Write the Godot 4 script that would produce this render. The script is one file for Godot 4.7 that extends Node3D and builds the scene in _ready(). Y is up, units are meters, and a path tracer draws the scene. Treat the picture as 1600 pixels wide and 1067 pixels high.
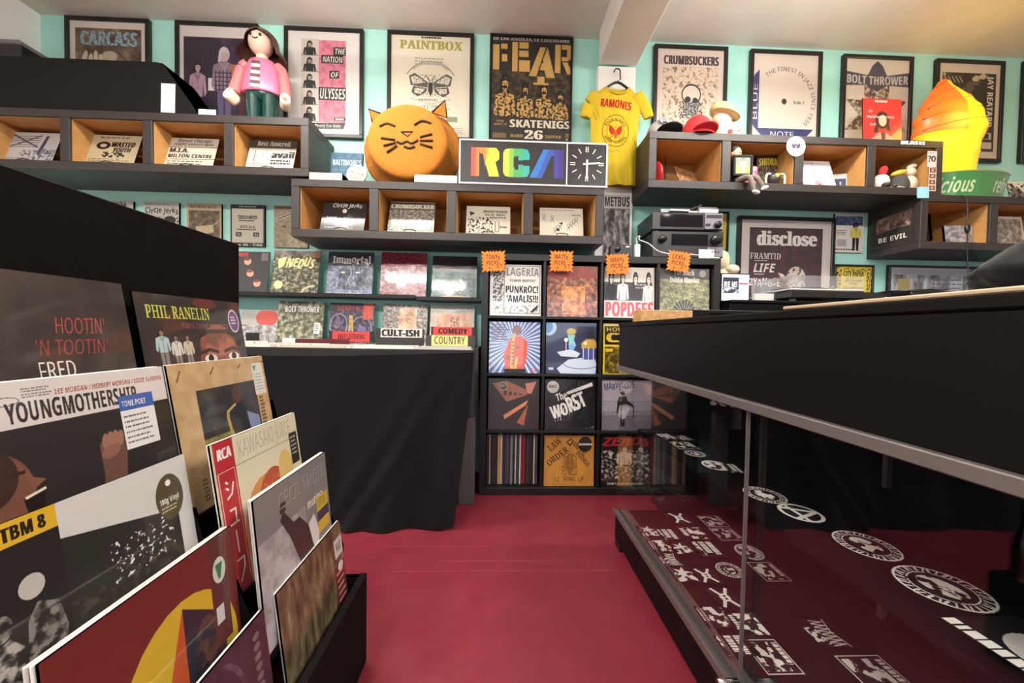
extends Node3D
# A record shop seen down its aisle. World: x right, y up, -z towards the back wall, floor at y = 0, metres.

var M := {}
var used_names := {}
var page_image: Array[Image] = []
var page_x := 0
var page_y := 0
var page_h := 0
var print_mats := []          # [material, page] whose texture is set once the pages are painted
var art_im: Image
var art := Rect2i()
var fonts := []
var glyphs := {}
var mesh_cache := {}

func numbered(called: String) -> String:
	if not used_names.has(called):
		used_names[called] = 0
		return called
	used_names[called] += 1
	return "%s_%03d" % [called, used_names[called]]

func tag(o: Node, label: String, category: String, group := "") -> void:
	o.set_meta("label", label)
	o.set_meta("category", category)
	if group:
		o.set_meta("group", group)

func thing(called: String, label: String, category: String, at := Vector3.ZERO, rot := Vector3.ZERO, group := "") -> Node3D:
	var o := Node3D.new()
	o.name = numbered(called)
	add_child(o)
	o.position = at
	o.rotation = rot
	tag(o, label, category, group)
	return o

func part(called: String, mesh: Mesh, m, parent: Node, at := Vector3.ZERO, rot := Vector3.ZERO) -> MeshInstance3D:
	var o := MeshInstance3D.new()
	o.name = called
	o.mesh = mesh
	if m is Array:
		for i in m.size():
			o.set_surface_override_material(i, m[i])
	elif m != null:
		o.material_override = m
	parent.add_child(o, true)
	o.position = at
	o.rotation = rot
	return o

func one(called: String, mesh: Mesh, m, label: String, category: String, at := Vector3.ZERO, rot := Vector3.ZERO, group := "") -> MeshInstance3D:
	var o := part(numbered(called), mesh, m, self, at, rot)
	tag(o, label, category, group)
	return o

func struct(called: String, mesh: Mesh, m, at := Vector3.ZERO, rot := Vector3.ZERO) -> MeshInstance3D:
	var o := part(called, mesh, m, self, at, rot)
	o.set_meta("kind", "structure")
	return o

# ---------- materials ----------
func mat(called: String, c: Color, rough := 0.6, metal := 0.0, spec := 0.5) -> StandardMaterial3D:
	var m := StandardMaterial3D.new()
	m.resource_name = called
	m.albedo_color = c
	m.roughness = rough
	m.metallic = metal
	m.metallic_specular = spec
	M[called] = m
	return m

func rgb(r: int, g: int, b: int) -> Color:
	return Color8(r, g, b)

func noise_tex(freq: float, c0: Color, c1: Color, size := 512, normal := false, bump := 4.0, s := 1, stretch := false) -> NoiseTexture2D:
	var t := NoiseTexture2D.new()
	t.width = size
	t.height = size
	t.seamless = true
	var n := FastNoiseLite.new()
	n.seed = s
	n.frequency = freq
	n.fractal_octaves = 4
	if stretch:
		n.domain_warp_enabled = true
		n.domain_warp_amplitude = 60.0
	t.noise = n
	if normal:
		t.as_normal_map = true
		t.bump_strength = bump
	else:
		var g := Gradient.new()
		g.set_color(0, c0)
		g.set_color(1, c1)
		t.color_ramp = g
	return t

func tri(m: StandardMaterial3D, s: float) -> StandardMaterial3D:
	m.uv1_triplanar = true
	m.uv1_world_triplanar = true
	m.uv1_scale = Vector3(s, s, s)
	return m

# ---------- meshes ----------
func fan(st: SurfaceTool, pts: Array, away: Vector3) -> void:
	# a convex polygon whose front looks away from the point «away»
	var n: Vector3 = (pts[1] - pts[0]).cross(pts[2] - pts[0])
	var mid := Vector3.ZERO
	for q in pts:
		mid += q
	mid /= pts.size()
	var ps := pts.duplicate()
	if n.dot(mid - away) > 0.0:
		ps.reverse()
		n = -n
	n = -n.normalized()
	for i in range(1, ps.size() - 1):
		for q in [ps[0], ps[i], ps[i + 1]]:
			st.set_normal(n)
			st.add_vertex(q)

func begin() -> SurfaceTool:
	var st := SurfaceTool.new()
	st.begin(Mesh.PRIMITIVE_TRIANGLES)
	return st

func add_box(st: SurfaceTool, c: Vector3, s: Vector3, bevel := 0.0) -> void:
	var h := s / 2.0
	var b := minf(bevel, minf(h.x, minf(h.y, h.z)) * 0.9)
	if b <= 0.0:
		for ax in 3:
			for sg in [-1.0, 1.0]:
				var u := (ax + 1) % 3
				var v := (ax + 2) % 3
				var ps := []
				for k in [[-1, -1], [1, -1], [1, 1], [-1, 1]]:
					var q := Vector3.ZERO
					q[ax] = sg * h[ax]
					q[u] = k[0] * h[u]
					q[v] = k[1] * h[v]
					ps.append(c + q)
				fan(st, ps, c)
		return
	for ax in 3:
		var u := (ax + 1) % 3
		var v := (ax + 2) % 3
		for sg in [-1.0, 1.0]:
			var ps := []
			for k in [[-1, -1], [1, -1], [1, 1], [-1, 1]]:
				var q := Vector3.ZERO
				q[ax] = sg * h[ax]
				q[u] = k[0] * (h[u] - b)
				q[v] = k[1] * (h[v] - b)
				ps.append(c + q)
			fan(st, ps, c)
		for s1 in [-1.0, 1.0]:      # edges along ax
			for s2 in [-1.0, 1.0]:
				var ps := []
				for e in [-1.0, 1.0]:
					var q := Vector3.ZERO
					q[ax] = e * (h[ax] - b)
					q[u] = s1 * h[u]
					q[v] = s2 * (h[v] - b)
					var q2 := q
					q2[u] = s1 * (h[u] - b)
					q2[v] = s2 * h[v]
					if e < 0.0:
						ps += [c + q, c + q2]
					else:
						ps += [c + q2, c + q]
				fan(st, ps, c)
	for sx in [-1.0, 1.0]:
		for sy in [-1.0, 1.0]:
			for sz in [-1.0, 1.0]:
				fan(st, [c + Vector3(sx * h.x, sy * (h.y - b), sz * (h.z - b)), c + Vector3(sx * (h.x - b), sy * h.y, sz * (h.z - b)), c + Vector3(sx * (h.x - b), sy * (h.y - b), sz * h.z)], c)

func cbox(s: Vector3, bevel := 0.0) -> ArrayMesh:
	var key := "b%.4f,%.4f,%.4f,%.4f" % [s.x, s.y, s.z, bevel]
	if not mesh_cache.has(key):
		var st := begin()
		add_box(st, Vector3.ZERO, s, bevel)
		mesh_cache[key] = st.commit()
	return mesh_cache[key]

func boxes(list: Array) -> ArrayMesh:   # [[centre, size, bevel], ...] joined into one mesh
	var st := begin()
	for b in list:
		add_box(st, b[0], b[1], b[2] if b.size() > 2 else 0.0)
	return st.commit()

func span(a: Vector3, b: Vector3, bevel := 0.0) -> Array:   # a box between two corners, for boxes()
	return [(a + b) / 2.0, (b - a).abs(), bevel]

func lathe(prof: Array, seg := 28, scl := Vector3.ONE) -> ArrayMesh:   # prof: Vector2(radius, y) from the bottom up
	var st := begin()
	st.set_smooth_group(0)
	for i in prof.size() - 1:
		for j in seg:
			var a0 := TAU * j / seg
			var a1 := TAU * (j + 1) / seg
			var p0: Vector2 = prof[i]
			var p1: Vector2 = prof[i + 1]
			var q00 := Vector3(p0.x * cos(a0), p0.y, p0.x * sin(a0)) * scl
			var q01 := Vector3(p0.x * cos(a1), p0.y, p0.x * sin(a1)) * scl
			var q10 := Vector3(p1.x * cos(a0), p1.y, p1.x * sin(a0)) * scl
			var q11 := Vector3(p1.x * cos(a1), p1.y, p1.x * sin(a1)) * scl
			var u0 := float(j) / seg
			var u1 := float(j + 1) / seg
			var v0 := 1.0 - float(i) / (prof.size() - 1)
			var v1 := 1.0 - float(i + 1) / (prof.size() - 1)
			for t in [[q00, u0, v0], [q01, u1, v0], [q11, u1, v1], [q00, u0, v0], [q11, u1, v1], [q10, u0, v1]]:
				st.set_uv(Vector2(t[1], t[2]))
				st.add_vertex(t[0])
	st.index()
	st.generate_normals()
	return st.commit()

func tube(pts: Array, r: float, seg := 8, r_end := -1.0) -> ArrayMesh:
	var st := begin()
	add_tube(st, pts, r, seg, r_end)
	st.index()
	st.generate_normals()
	return st.commit()

func add_tube(st: SurfaceTool, pts: Array, r: float, seg := 8, r_end := -1.0) -> void:
	st.set_smooth_group(0)
	var rings := []
	for i in pts.size():
		var d: Vector3
		if i == 0:
			d = pts[1] - pts[0]
		elif i == pts.size() - 1:
			d = pts[i] - pts[i - 1]
		else:
			d = pts[i + 1] - pts[i - 1]
		d = d.normalized()
		var ref := Vector3.UP if absf(d.y) < 0.85 else Vector3.RIGHT
		var u := d.cross(ref).normalized()
		var v := d.cross(u).normalized()
		var rr := r if r_end < 0.0 else lerpf(r, r_end, float(i) / (pts.size() - 1))
		var ring := []
		for j in seg:
			var a := TAU * j / seg
			ring.append(pts[i] + (u * cos(a) + v * sin(a)) * rr)
		rings.append(ring)
	for i in rings.size() - 1:
		for j in seg:
			var k := (j + 1) % seg
			for q in [rings[i][j], rings[i][k], rings[i + 1][k], rings[i][j], rings[i + 1][k], rings[i + 1][j]]:
				st.add_vertex(q)
	for e in [0, rings.size() - 1]:
		for j in range(1, seg - 1):
			var t := [rings[e][0], rings[e][j], rings[e][j + 1]]
			if e == 0:
				t.reverse()
			for q in t:
				st.add_vertex(q)

func curve(pts: Array, steps := 6) -> Array:   # Catmull-Rom through the points
	var out := []
	for i in pts.size() - 1:
		var p0 = pts[maxi(i - 1, 0)]
		var p1 = pts[i]
		var p2 = pts[i + 1]
		var p3 = pts[mini(i + 2, pts.size() - 1)]
		for s in steps:
			out.append(p1.cubic_interpolate(p2, p0, p3, float(s) / steps))
	out.append(pts[-1])
	return out

func ellipsoid(r: Vector3, seg := 24) -> ArrayMesh:
	var prof := []
	for i in 13:
		var a := -PI / 2 + PI * i / 12.0
		prof.append(Vector2(maxf(cos(a), 0.001), sin(a)))
	return lathe(prof, seg, r)

# a flat printed piece: polygon outline in metres (x right, y up), extruded back from its face at z = 0; face is surface 0, rim and back surface 1
func sheet(outline: PackedVector2Array, thick: float, uv: Rect2) -> ArrayMesh:
	var lo := outline[0]
	var hi := outline[0]
	for q in outline:
		lo = lo.min(q)
		hi = hi.max(q)
	var ids := Geometry2D.triangulate_polygon(outline)
	var st := begin()
	for t in range(0, ids.size(), 3):
		var tr := [outline[ids[t]], outline[ids[t + 1]], outline[ids[t + 2]]]
		if (tr[1] - tr[0]).cross(tr[2] - tr[0]) > 0.0:
			tr.reverse()
		for q: Vector2 in tr:
			st.set_normal(Vector3(0, 0, 1))
			var f := Vector2((q.x - lo.x) / (hi.x - lo.x), (hi.y - q.y) / (hi.y - lo.y))
			st.set_uv(uv.position + uv.size * f)
			st.add_vertex(Vector3(q.x, q.y, 0))
	var mesh := st.commit()
	var sd := begin()
	for t in range(0, ids.size(), 3):
		var tr := [outline[ids[t]], outline[ids[t + 1]], outline[ids[t + 2]]]
		if (tr[1] - tr[0]).cross(tr[2] - tr[0]) < 0.0:
			tr.reverse()
		for q: Vector2 in tr:
			sd.set_normal(Vector3(0, 0, -1))
			sd.add_vertex(Vector3(q.x, q.y, -thick))
	var ccw := not Geometry2D.is_polygon_clockwise(outline)
	for i in outline.size():
		var a := outline[i]
		var b := outline[(i + 1) % outline.size()]
		if not ccw:
			var s := a
			a = b
			b = s
		var n := Vector3(b.y - a.y, a.x - b.x, 0).normalized()
		for q in [Vector3(a.x, a.y, 0), Vector3(b.x, b.y, -thick), Vector3(b.x, b.y, 0), Vector3(a.x, a.y, 0), Vector3(a.x, a.y, -thick), Vector3(b.x, b.y, -thick)]:
			sd.set_normal(n)
			sd.add_vertex(q)
	sd.commit(mesh)
	return mesh

func card(w: float, h: float, thick: float, uv: Rect2) -> ArrayMesh:   # printed rectangle standing on y = 0, centred on x
	return sheet(PackedVector2Array([Vector2(-w / 2, 0), Vector2(w / 2, 0), Vector2(w / 2, h), Vector2(-w / 2, h)]), thick, uv)

func prism(outline: PackedVector2Array, depth: float) -> ArrayMesh:   # plain extrusion, front at z = 0
	return sheet(outline, depth, Rect2(0, 0, 1, 1))

func disc_outline(rx: float, ry: float, n := 28) -> PackedVector2Array:
	var o := PackedVector2Array()
	for i in n:
		o.append(Vector2(rx * cos(TAU * i / n), ry * sin(TAU * i / n)))
	return o

# ---------- print: every flat print is painted into a region of a shared page ----------
func new_art(w: int, h: int, bg: Color) -> Array:   # [uv rectangle, page number]
	if page_image.is_empty() or page_x + w + 2 > 2048:
		page_x = 0
		page_y += page_h
		page_h = 0
	if page_image.is_empty() or page_y + h + 2 > 2048:
		page_image.append(Image.create(2048, 2048, false, Image.FORMAT_RGB8))
		page_x = 0
		page_y = 0
		page_h = 0
	art_im = page_image[-1]
	art = Rect2i(page_x, page_y, w, h)
	page_x += w + 2
	page_h = maxi(page_h, h + 2)
	art_im.fill_rect(art.grow(1), bg)
	return [Rect2((art.position.x + 1.0) / 2048.0, (art.position.y + 1.0) / 2048.0, (w - 2.0) / 2048.0, (h - 2.0) / 2048.0), page_image.size() - 1]

func inked(kind: String, page: int) -> StandardMaterial3D:
	var key := "print_%s_%d" % [kind, page]
	if not M.has(key):
		var m := mat(key, Color.WHITE, 0.7)
		if kind == "glossy":
			m.roughness = 0.32
			m.clearcoat_enabled = true
			m.clearcoat = 0.8
			m.clearcoat_roughness = 0.06
		elif kind == "film":
			m.roughness = 0.22
			m.clearcoat_enabled = true
			m.clearcoat = 1.0
			m.clearcoat_roughness = 0.04
			m.normal_enabled = true
			m.normal_texture = M_film
			m.normal_scale = 0.45
			m.uv1_triplanar = false
		elif kind == "framed":
			m.albedo_color = Color(0.9, 0.9, 0.9)
			m.roughness = 0.45
			m.clearcoat_enabled = true
			m.clearcoat = 0.35
			m.clearcoat_roughness = 0.1
		elif kind == "cloth":
			m.roughness = 0.95
			m.metallic_specular = 0.2
		elif kind == "screen":
			m.roughness = 0.3
			m.emission_enabled = true
			m.emission = Color.BLACK
			m.emission_operator = BaseMaterial3D.EMISSION_OP_ADD
			m.emission_energy_multiplier = 0.8
		print_mats.append([m, page])
	return M[key]

var M_film: Texture2D

func finish_prints() -> void:
	var tex := []
	for im in page_image:
		tex.append(ImageTexture.create_from_image(im))
	for e in print_mats:
		e[0].albedo_texture = tex[e[1]]
		if e[0].emission_enabled:
			e[0].emission_texture = tex[e[1]]

func hspan(y: int, x0: int, x1: int, c: Color) -> void:
	if y < art.position.y or y >= art.end.y:
		return
	x0 = maxi(x0, art.position.x)
	x1 = mini(x1, art.end.x)
	if x1 > x0:
		art_im.fill_rect(Rect2i(x0, y, x1 - x0, 1), c)

func fill(loops: Array, c: Color) -> void:   # even-odd fill of closed loops in page pixels
	var lo := 1e9
	var hi := -1e9
	for lp: PackedVector2Array in loops:
		for q in lp:
			lo = minf(lo, q.y)
			hi = maxf(hi, q.y)
	for y in range(maxi(floori(lo), art.position.y), mini(ceili(hi), art.end.y - 1) + 1):
		var yc := y + 0.5
		var xs := []
		for lp: PackedVector2Array in loops:
			var a := lp[lp.size() - 1]
			for b in lp:
				if (a.y <= yc) != (b.y <= yc):
					xs.append(a.x + (yc - a.y) * (b.x - a.x) / (b.y - a.y))
				a = b
		xs.sort()
		for i in range(0, xs.size() - 1, 2):
			hspan(y, roundi(xs[i]), roundi(xs[i + 1]), c)

func px(x: float, y: float) -> Vector2:
	return Vector2(art.position.x + x * art.size.x, art.position.y + y * art.size.y)

func r(x0: float, y0: float, x1: float, y1: float, c: Color) -> void:
	var a := px(x0, y0)
	var b := px(x1, y1)
	art_im.fill_rect(Rect2i(Vector2i(a.round()), Vector2i((b - a).round())).intersection(art), c)

func p(pts: Array, c: Color) -> void:   # polygon from a flat list x, y, x, y ...
	var lp := PackedVector2Array()
	for i in range(0, pts.size(), 2):
		lp.append(px(pts[i], pts[i + 1]))
	fill([lp], c)

func e(cx: float, cy: float, rx: float, ry: float, c: Color, rot := 0.0) -> void:
	var lp := PackedVector2Array()
	for i in 28:
		var q := Vector2(rx * cos(TAU * i / 28), ry * sin(TAU * i / 28)).rotated(rot)
		lp.append(px(cx + q.x, cy + q.y))
	fill([lp], c)

func ring(cx: float, cy: float, rx: float, ry: float, w: float, c: Color) -> void:
	var a := PackedVector2Array()
	var b := PackedVector2Array()
	for i in 36:
		var d := Vector2(cos(TAU * i / 36), sin(TAU * i / 36))
		a.append(px(cx + rx * d.x, cy + ry * d.y))
		b.append(px(cx + (rx - w) * d.x, cy + (ry - w) * d.y))
	fill([a, b], c)

func l(pts: Array, w: float, c: Color) -> void:   # polyline, width as a share of the art's width
	var hw := maxf(w * art.size.x / 2.0, 0.6)
	for i in range(0, pts.size() - 2, 2):
		var a := px(pts[i], pts[i + 1])
		var b := px(pts[i + 2], pts[i + 3])
		var d := (b - a).normalized()
		var n := Vector2(-d.y, d.x) * hw
		var x := d * hw * 0.5
		fill([PackedVector2Array([a + n - x, b + n + x, b - n + x, a - n - x])], c)

func arc(cx: float, cy: float, rx: float, ry: float, a0: float, a1: float, w: float, c: Color) -> void:
	var pts := []
	for i in 13:
		var a := lerpf(a0, a1, i / 12.0)
		pts += [cx + rx * cos(a), cy + ry * sin(a)]
	l(pts, w, c)

func glyph(ch: int, font: int) -> Array:   # [loops at size 64, advance]
	var key := ch * 8 + font
	if not glyphs.has(key):
		var ts := TextServerManager.get_primary_interface()
		var rid: RID = fonts[font].get_rids()[0]
		var gi := ts.font_get_glyph_index(rid, 64, ch, 0)
		var d := ts.font_get_glyph_contours(rid, 64, gi)
		var loops := []
		var at := 0
		for last: int in d.get("contours", []):
			var lp := PackedVector2Array()
			for i in range(at, last + 1):
				lp.append(Vector2(d.points[i].x, d.points[i].y))
			at = last + 1
			if lp.size() > 2:
				loops.append(lp)
		glyphs[key] = [loops, ts.font_get_glyph_advance(rid, 64, gi).x]
	return glyphs[key]

# text whose capitals fill the box x, y, w, h of the art; font 0 sans bold, 1 sans, 2 serif bold, 3 mono; o: rot, skew, bold (extra stroke), arch
func t(s: String, x: float, y: float, w: float, h: float, c: Color, font := 0, o := {}) -> void:
	var total := 0.0
	for i in s.length():
		total += glyph(s.unicode_at(i), font)[1]
	if total <= 0.0:
		return
	var sx := w * art.size.x / total
	var sy := h * art.size.y / 46.0
	if o.has("rot") and absf(absf(o.rot) - PI / 2) < 0.01:   # the box is given upright, the text runs along its height
		sx = h * art.size.y / total
		sy = w * art.size.x / 46.0
	var pen := 0.0
	var skew: float = o.get("skew", 0.0)
	var rot: float = o.get("rot", 0.0)
	var bold: float = o.get("bold", 0.0)
	var arch: float = o.get("arch", 0.0)
	var wob: float = o.get("wob", 0.0)
	var base := px(x, y)
	var mid := Vector2(total * sx, 46.0 * sy) / 2.0
	var off := base + (mid if absf(rot) < 1.5 else Vector2(mid.y, mid.x))
	for i in s.length():
		var g := glyph(s.unicode_at(i), font)
		var lift := (sin(PI * (pen + g[1] / 2) / total)) * arch * art.size.y + (sin(i * 2.7) * wob * sy * 46.0)
		for dx in ([0.0] if bold == 0.0 else [-bold * 23.0, bold * 23.0]):
			var loops := []
			for lp: PackedVector2Array in g[0]:
				var out := PackedVector2Array()
				for q in lp:
					var v := Vector2((pen + q.x + dx - skew * q.y) * sx, (46.0 + q.y) * sy - lift) - mid
					out.append(v.rotated(rot) + off)
				loops.append(out)
			if loops.size():
				fill(loops, c)
		pen += g[1]

func ta(s: String, cx: float, cy: float, rad: float, a0: float, a1: float, h: float, c: Color, font := 0) -> void:   # text along a circle (radii as shares of the width), clockwise from a0 to a1
	var total := 0.0
	for i in s.length():
		total += glyph(s.unicode_at(i), font)[1]
	var w := float(art.size.x)
	var inward := a1 < a0
	var sy := h * w / 46.0
	var sx := absf(a1 - a0) * rad * w / total
	var pen := 0.0
	for i in s.length():
		var g := glyph(s.unicode_at(i), font)
		var a := lerpf(a0, a1, (pen + g[1] / 2.0) / total)
		var o := px(cx, cy) + Vector2(cos(a), sin(a)) * rad * w
		var loops := []
		for lp: PackedVector2Array in g[0]:
			var out := PackedVector2Array()
			for q in lp:
				out.append(o + Vector2((q.x - g[1] / 2.0) * sx, q.y * sy).rotated(a + (-PI / 2 if inward else PI / 2)))
			loops.append(out)
		if loops.size():
			fill(loops, c)
		pen += g[1]

# blotches of one colour where a noise is above a threshold
func n(x0: float, y0: float, x1: float, y1: float, c: Color, freq := 0.05, thr := 0.5, s := 1, stretch := 1.0, ridged := false) -> void:
	var a := px(x0, y0).round()
	var b := px(x1, y1).round()
	var w := int(b.x - a.x)
	var h := int(b.y - a.y)
	if w < 2 or h < 2:
		return
	var f := FastNoiseLite.new()
	f.seed = s
	f.frequency = freq * 1.15
	f.noise_type = FastNoiseLite.TYPE_SIMPLEX_SMOOTH
	f.fractal_octaves = 4
	if ridged:
		f.fractal_type = FastNoiseLite.FRACTAL_RIDGED
	var hh := maxi(2, int(h * stretch))
	var im := f.get_image(w, hh)
	im.convert(Image.FORMAT_L8)
	var d := im.get_data()
	var lim := int(thr * 255.0)
	var soft := 14 if c == K or c == W else 44   # ink is crisp, photographs and paintings blend
	for y in h:
		var row := mini(hh - 1, int(y * stretch)) * w
		var py := int(a.y) + y
		if py < art.position.y or py >= art.end.y:
			continue
		var run := -1
		for x in w:
			var v := d[row + x]
			if v > lim + soft:
				if run < 0:
					run = x
				continue
			if run >= 0:
				hspan(py, int(a.x) + run, int(a.x) + x, c)
				run = -1
			if v > lim - soft:
				var at_x := int(a.x) + x
				if at_x >= art.position.x and at_x < art.end.x:
					art_im.set_pixel(at_x, py, art_im.get_pixel(at_x, py).lerp(c, float(v - lim + soft) / (2.0 * soft)))
		if run >= 0:
			hspan(py, int(a.x) + run, int(a.x) + w, c)

# a blended painting or photograph: noise mapped through a row of colours
func cloud(x0: float, y0: float, x1: float, y1: float, cs: Array, freq := 0.03, s := 1, stretch := 1.0) -> void:
	var a := px(x0, y0).round()
	var b := px(x1, y1).round()
	var w := int(b.x - a.x)
	var h := int(b.y - a.y)
	var f := FastNoiseLite.new()
	f.seed = s
	f.frequency = freq
	f.noise_type = FastNoiseLite.TYPE_SIMPLEX_SMOOTH
	f.fractal_octaves = 5
	f.fractal_gain = 0.6
	f.domain_warp_enabled = true
	f.domain_warp_amplitude = 14.0
	f.domain_warp_frequency = freq * 1.5
	var hh := maxi(2, int(h * stretch))
	var im := f.get_image(w, hh)
	im.convert(Image.FORMAT_L8)
	var d := im.get_data()
	var ramp := []
	for i in 256:
		var v := i / 255.0 * (cs.size() - 1)
		var k := mini(int(v), cs.size() - 2)
		ramp.append(cs[k].lerp(cs[k + 1], v - k))
	for y in h:
		var row := mini(hh - 1, int(y * stretch)) * w
		for x in w:
			var at := Vector2i(int(a.x) + x, int(a.y) + y)
			if art.has_point(at):
				art_im.set_pixelv(at, ramp[d[row + x]])

func lines(x0: float, y0: float, x1: float, y1: float, rows: int, c: Color, s := 1, fill_share := 0.5) -> void:   # rows of small unreadable print
	var g := RandomNumberGenerator.new()
	g.seed = s
	for i in rows:
		var y := lerpf(y0, y1, float(i) / rows)
		var hgt := (y1 - y0) / rows * fill_share
		var x := x0
		var stop := x1 - (x1 - x0) * g.randf() * 0.25
		while x < stop:
			var wd := (x1 - x0) * g.randf_range(0.04, 0.13)
			r(x, y, minf(x + wd, stop), y + hgt, c)
			x += wd + (x1 - x0) * 0.025

# head and shoulders of nobody in particular, standing in the box
func fig(x: float, y: float, w: float, h: float, skin: Color, top: Color, hair: Color, legs := Color.BLACK, full := true) -> void:
	var cx := x + w / 2
	var hh := h * (0.17 if full else 0.42)
	var dk := skin.lerp(hair, 0.75)
	e(cx, y + hh * 0.52, w * 0.21, hh * 0.56, hair)
	p([cx - w * 0.21, y + hh * 0.5, cx - w * 0.12, y + hh * 0.5, cx - w * 0.14, y + hh * 1.1, cx - w * 0.25, y + hh * 1.1], hair)
	p([cx - w * 0.07, y + hh * 0.8, cx + w * 0.07, y + hh * 0.8, cx + w * 0.09, y + hh * 1.2, cx - w * 0.09, y + hh * 1.2], skin.lerp(hair, 0.25))
	e(cx + w * 0.015, y + hh * 0.6, w * 0.14, hh * 0.4, skin)
	for s in [-1.0, 1.0]:
		e(cx + w * 0.02 + s * w * 0.055, y + hh * 0.55, w * 0.028, hh * 0.045, dk)
	l([cx - w * 0.03, y + hh * 0.8, cx + w * 0.07, y + hh * 0.79], w * 0.03, dk)
	p([cx - w * 0.12, y + hh * 0.42, cx - w * 0.1, y + hh * 0.22, cx + w * 0.15, y + hh * 0.24, cx + w * 0.16, y + hh * 0.45, cx + w * 0.02, y + hh * 0.34], hair)
	var sh := y + hh * 1.05
	var hip := y + h * (0.55 if full else 1.0)
	p([cx - w * 0.12, sh, cx + w * 0.12, sh, cx + w * 0.42, sh + h * 0.05, cx + w * 0.5, hip - h * 0.06, cx + w * 0.36, hip, cx + w * 0.3, sh + h * 0.2, cx + w * 0.28, hip, cx - w * 0.28, hip, cx - w * 0.3, sh + h * 0.2, cx - w * 0.36, hip, cx - w * 0.5, hip - h * 0.06, cx - w * 0.42, sh + h * 0.05], top)
	var shade_ := top.lerp(hair, 0.35)
	l([cx, sh + h * 0.02, cx + w * 0.02, hip], w * 0.035, shade_)
	l([cx - w * 0.29, sh + h * 0.16, cx - w * 0.27, hip], w * 0.04, shade_)
	l([cx + w * 0.29, sh + h * 0.16, cx + w * 0.27, hip], w * 0.04, shade_)
	p([cx - w * 0.12, sh, cx, sh + h * 0.09, cx - w * 0.05, sh + h * 0.1, cx - w * 0.17, sh + h * 0.02], shade_)
	p([cx + w * 0.12, sh, cx, sh + h * 0.09, cx + w * 0.05, sh + h * 0.1, cx + w * 0.17, sh + h * 0.02], shade_)
	if full:
		p([cx - w * 0.27, hip, cx - w * 0.02, hip, cx - w * 0.06, y + h, cx - w * 0.24, y + h], legs)
		p([cx + w * 0.27, hip, cx + w * 0.02, hip, cx + w * 0.06, y + h, cx + w * 0.24, y + h], legs)

func _ready() -> void:
	# ---------- camera ----------
	var cam := Camera3D.new()
	cam.name = "camera"
	cam.position = Vector3(0, 1.0, 0)
	cam.rotation = Vector3(-0.0241925, -0.0360332, 0.0165579)
	cam.fov = 83.29
	cam.near = 0.02
	add_child(cam)
	cam.make_current()
	# ---------- daylight outside the shop window behind the camera, lamps on the ceiling ----------
	var sky_mat := ProceduralSkyMaterial.new()
	sky_mat.sky_top_color = Color(0.55, 0.68, 0.85)
	sky_mat.sky_horizon_color = Color(0.86, 0.88, 0.9)
	sky_mat.ground_bottom_color = Color(0.34, 0.33, 0.32)
	sky_mat.ground_horizon_color = Color(0.6, 0.6, 0.6)
	var sky := Sky.new()
	sky.sky_material = sky_mat
	var env := Environment.new()
	env.background_mode = Environment.BG_SKY
	env.sky = sky
	env.background_energy_multiplier = 5.0
	env.tonemap_mode = Environment.TONE_MAPPER_LINEAR
	env.tonemap_exposure = 1.16
	env.sdfgi_enabled = true
	env.ssao_enabled = true
	env.ssil_enabled = true
	var we := WorldEnvironment.new()
	we.name = "surroundings"
	we.environment = env
	add_child(we)
	for q in LAMPS:
		lamp_light(q)
	# ---------- everything else, largest first ----------
	fonts = []
	for f in [["Droid Sans", 700], ["Droid Sans", 400], ["Droid Serif", 700], ["Droid Sans Mono", 400]]:
		var sf := SystemFont.new()
		sf.font_names = PackedStringArray([f[0]])
		sf.font_weight = f[1]
		fonts.append(sf)
	make_materials()
	build_room()
	build_shelves()
	build_racks()
	build_counter()
	build_wall_pictures()
	build_ledge_records()
	build_cube_records()
	build_bin_records()
	build_shelf_things()
	build_hifi()
	build_patches()
	finish_prints()

# hanging lamps: [x, z, size along x, size along z, energy, place, sideways energy]; the photograph shows one mirrored in the sleeves on the upper ledge
const LAMPS := [[-1.1, -1.8, 1.2, 0.2, 0.25, "over the aisle end of the record rack", 0.16], [1.7, -1.8, 1.2, 0.2, 0.3, "above the display counter", 0.2], [-1.1, 0.3, 1.2, 0.2, 0.8, "overhead on the rack side", 0.85], [1.7, 0.3, 1.2, 0.2, 0.5, "overhead on the counter side", 0.5]]

func lamp_light(q: Array) -> void:
	var a := AreaLight3D.new()
	a.name = "ceiling_lamp_light"
	a.position = Vector3(q[0], 2.705, q[1])
	a.rotation = Vector3(-PI / 2, 0, 0)
	a.area_size = Vector2(q[2] - 0.06, q[3] - 0.06)
	a.light_color = Color(1.0, 0.98, 0.945)
	a.light_energy = q[4] * 8.0
	a.area_range = 12.0
	a.area_attenuation = 2.0
	a.area_normalize_energy = true
	a.shadow_enabled = true
	add_child(a, true)
	for s in [-0.3, 0.3]:      # what the lens throws sideways and up
		var o := OmniLight3D.new()
		o.name = "ceiling_lamp_glow"
		o.position = Vector3(q[0] + s * q[2], 2.66, q[1])
		o.light_color = a.light_color
		o.light_energy = q[6]
		o.light_size = 0.06
		o.omni_range = 12.0
		o.omni_attenuation = 2.0
		o.shadow_enabled = true
		add_child(o, true)

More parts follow.
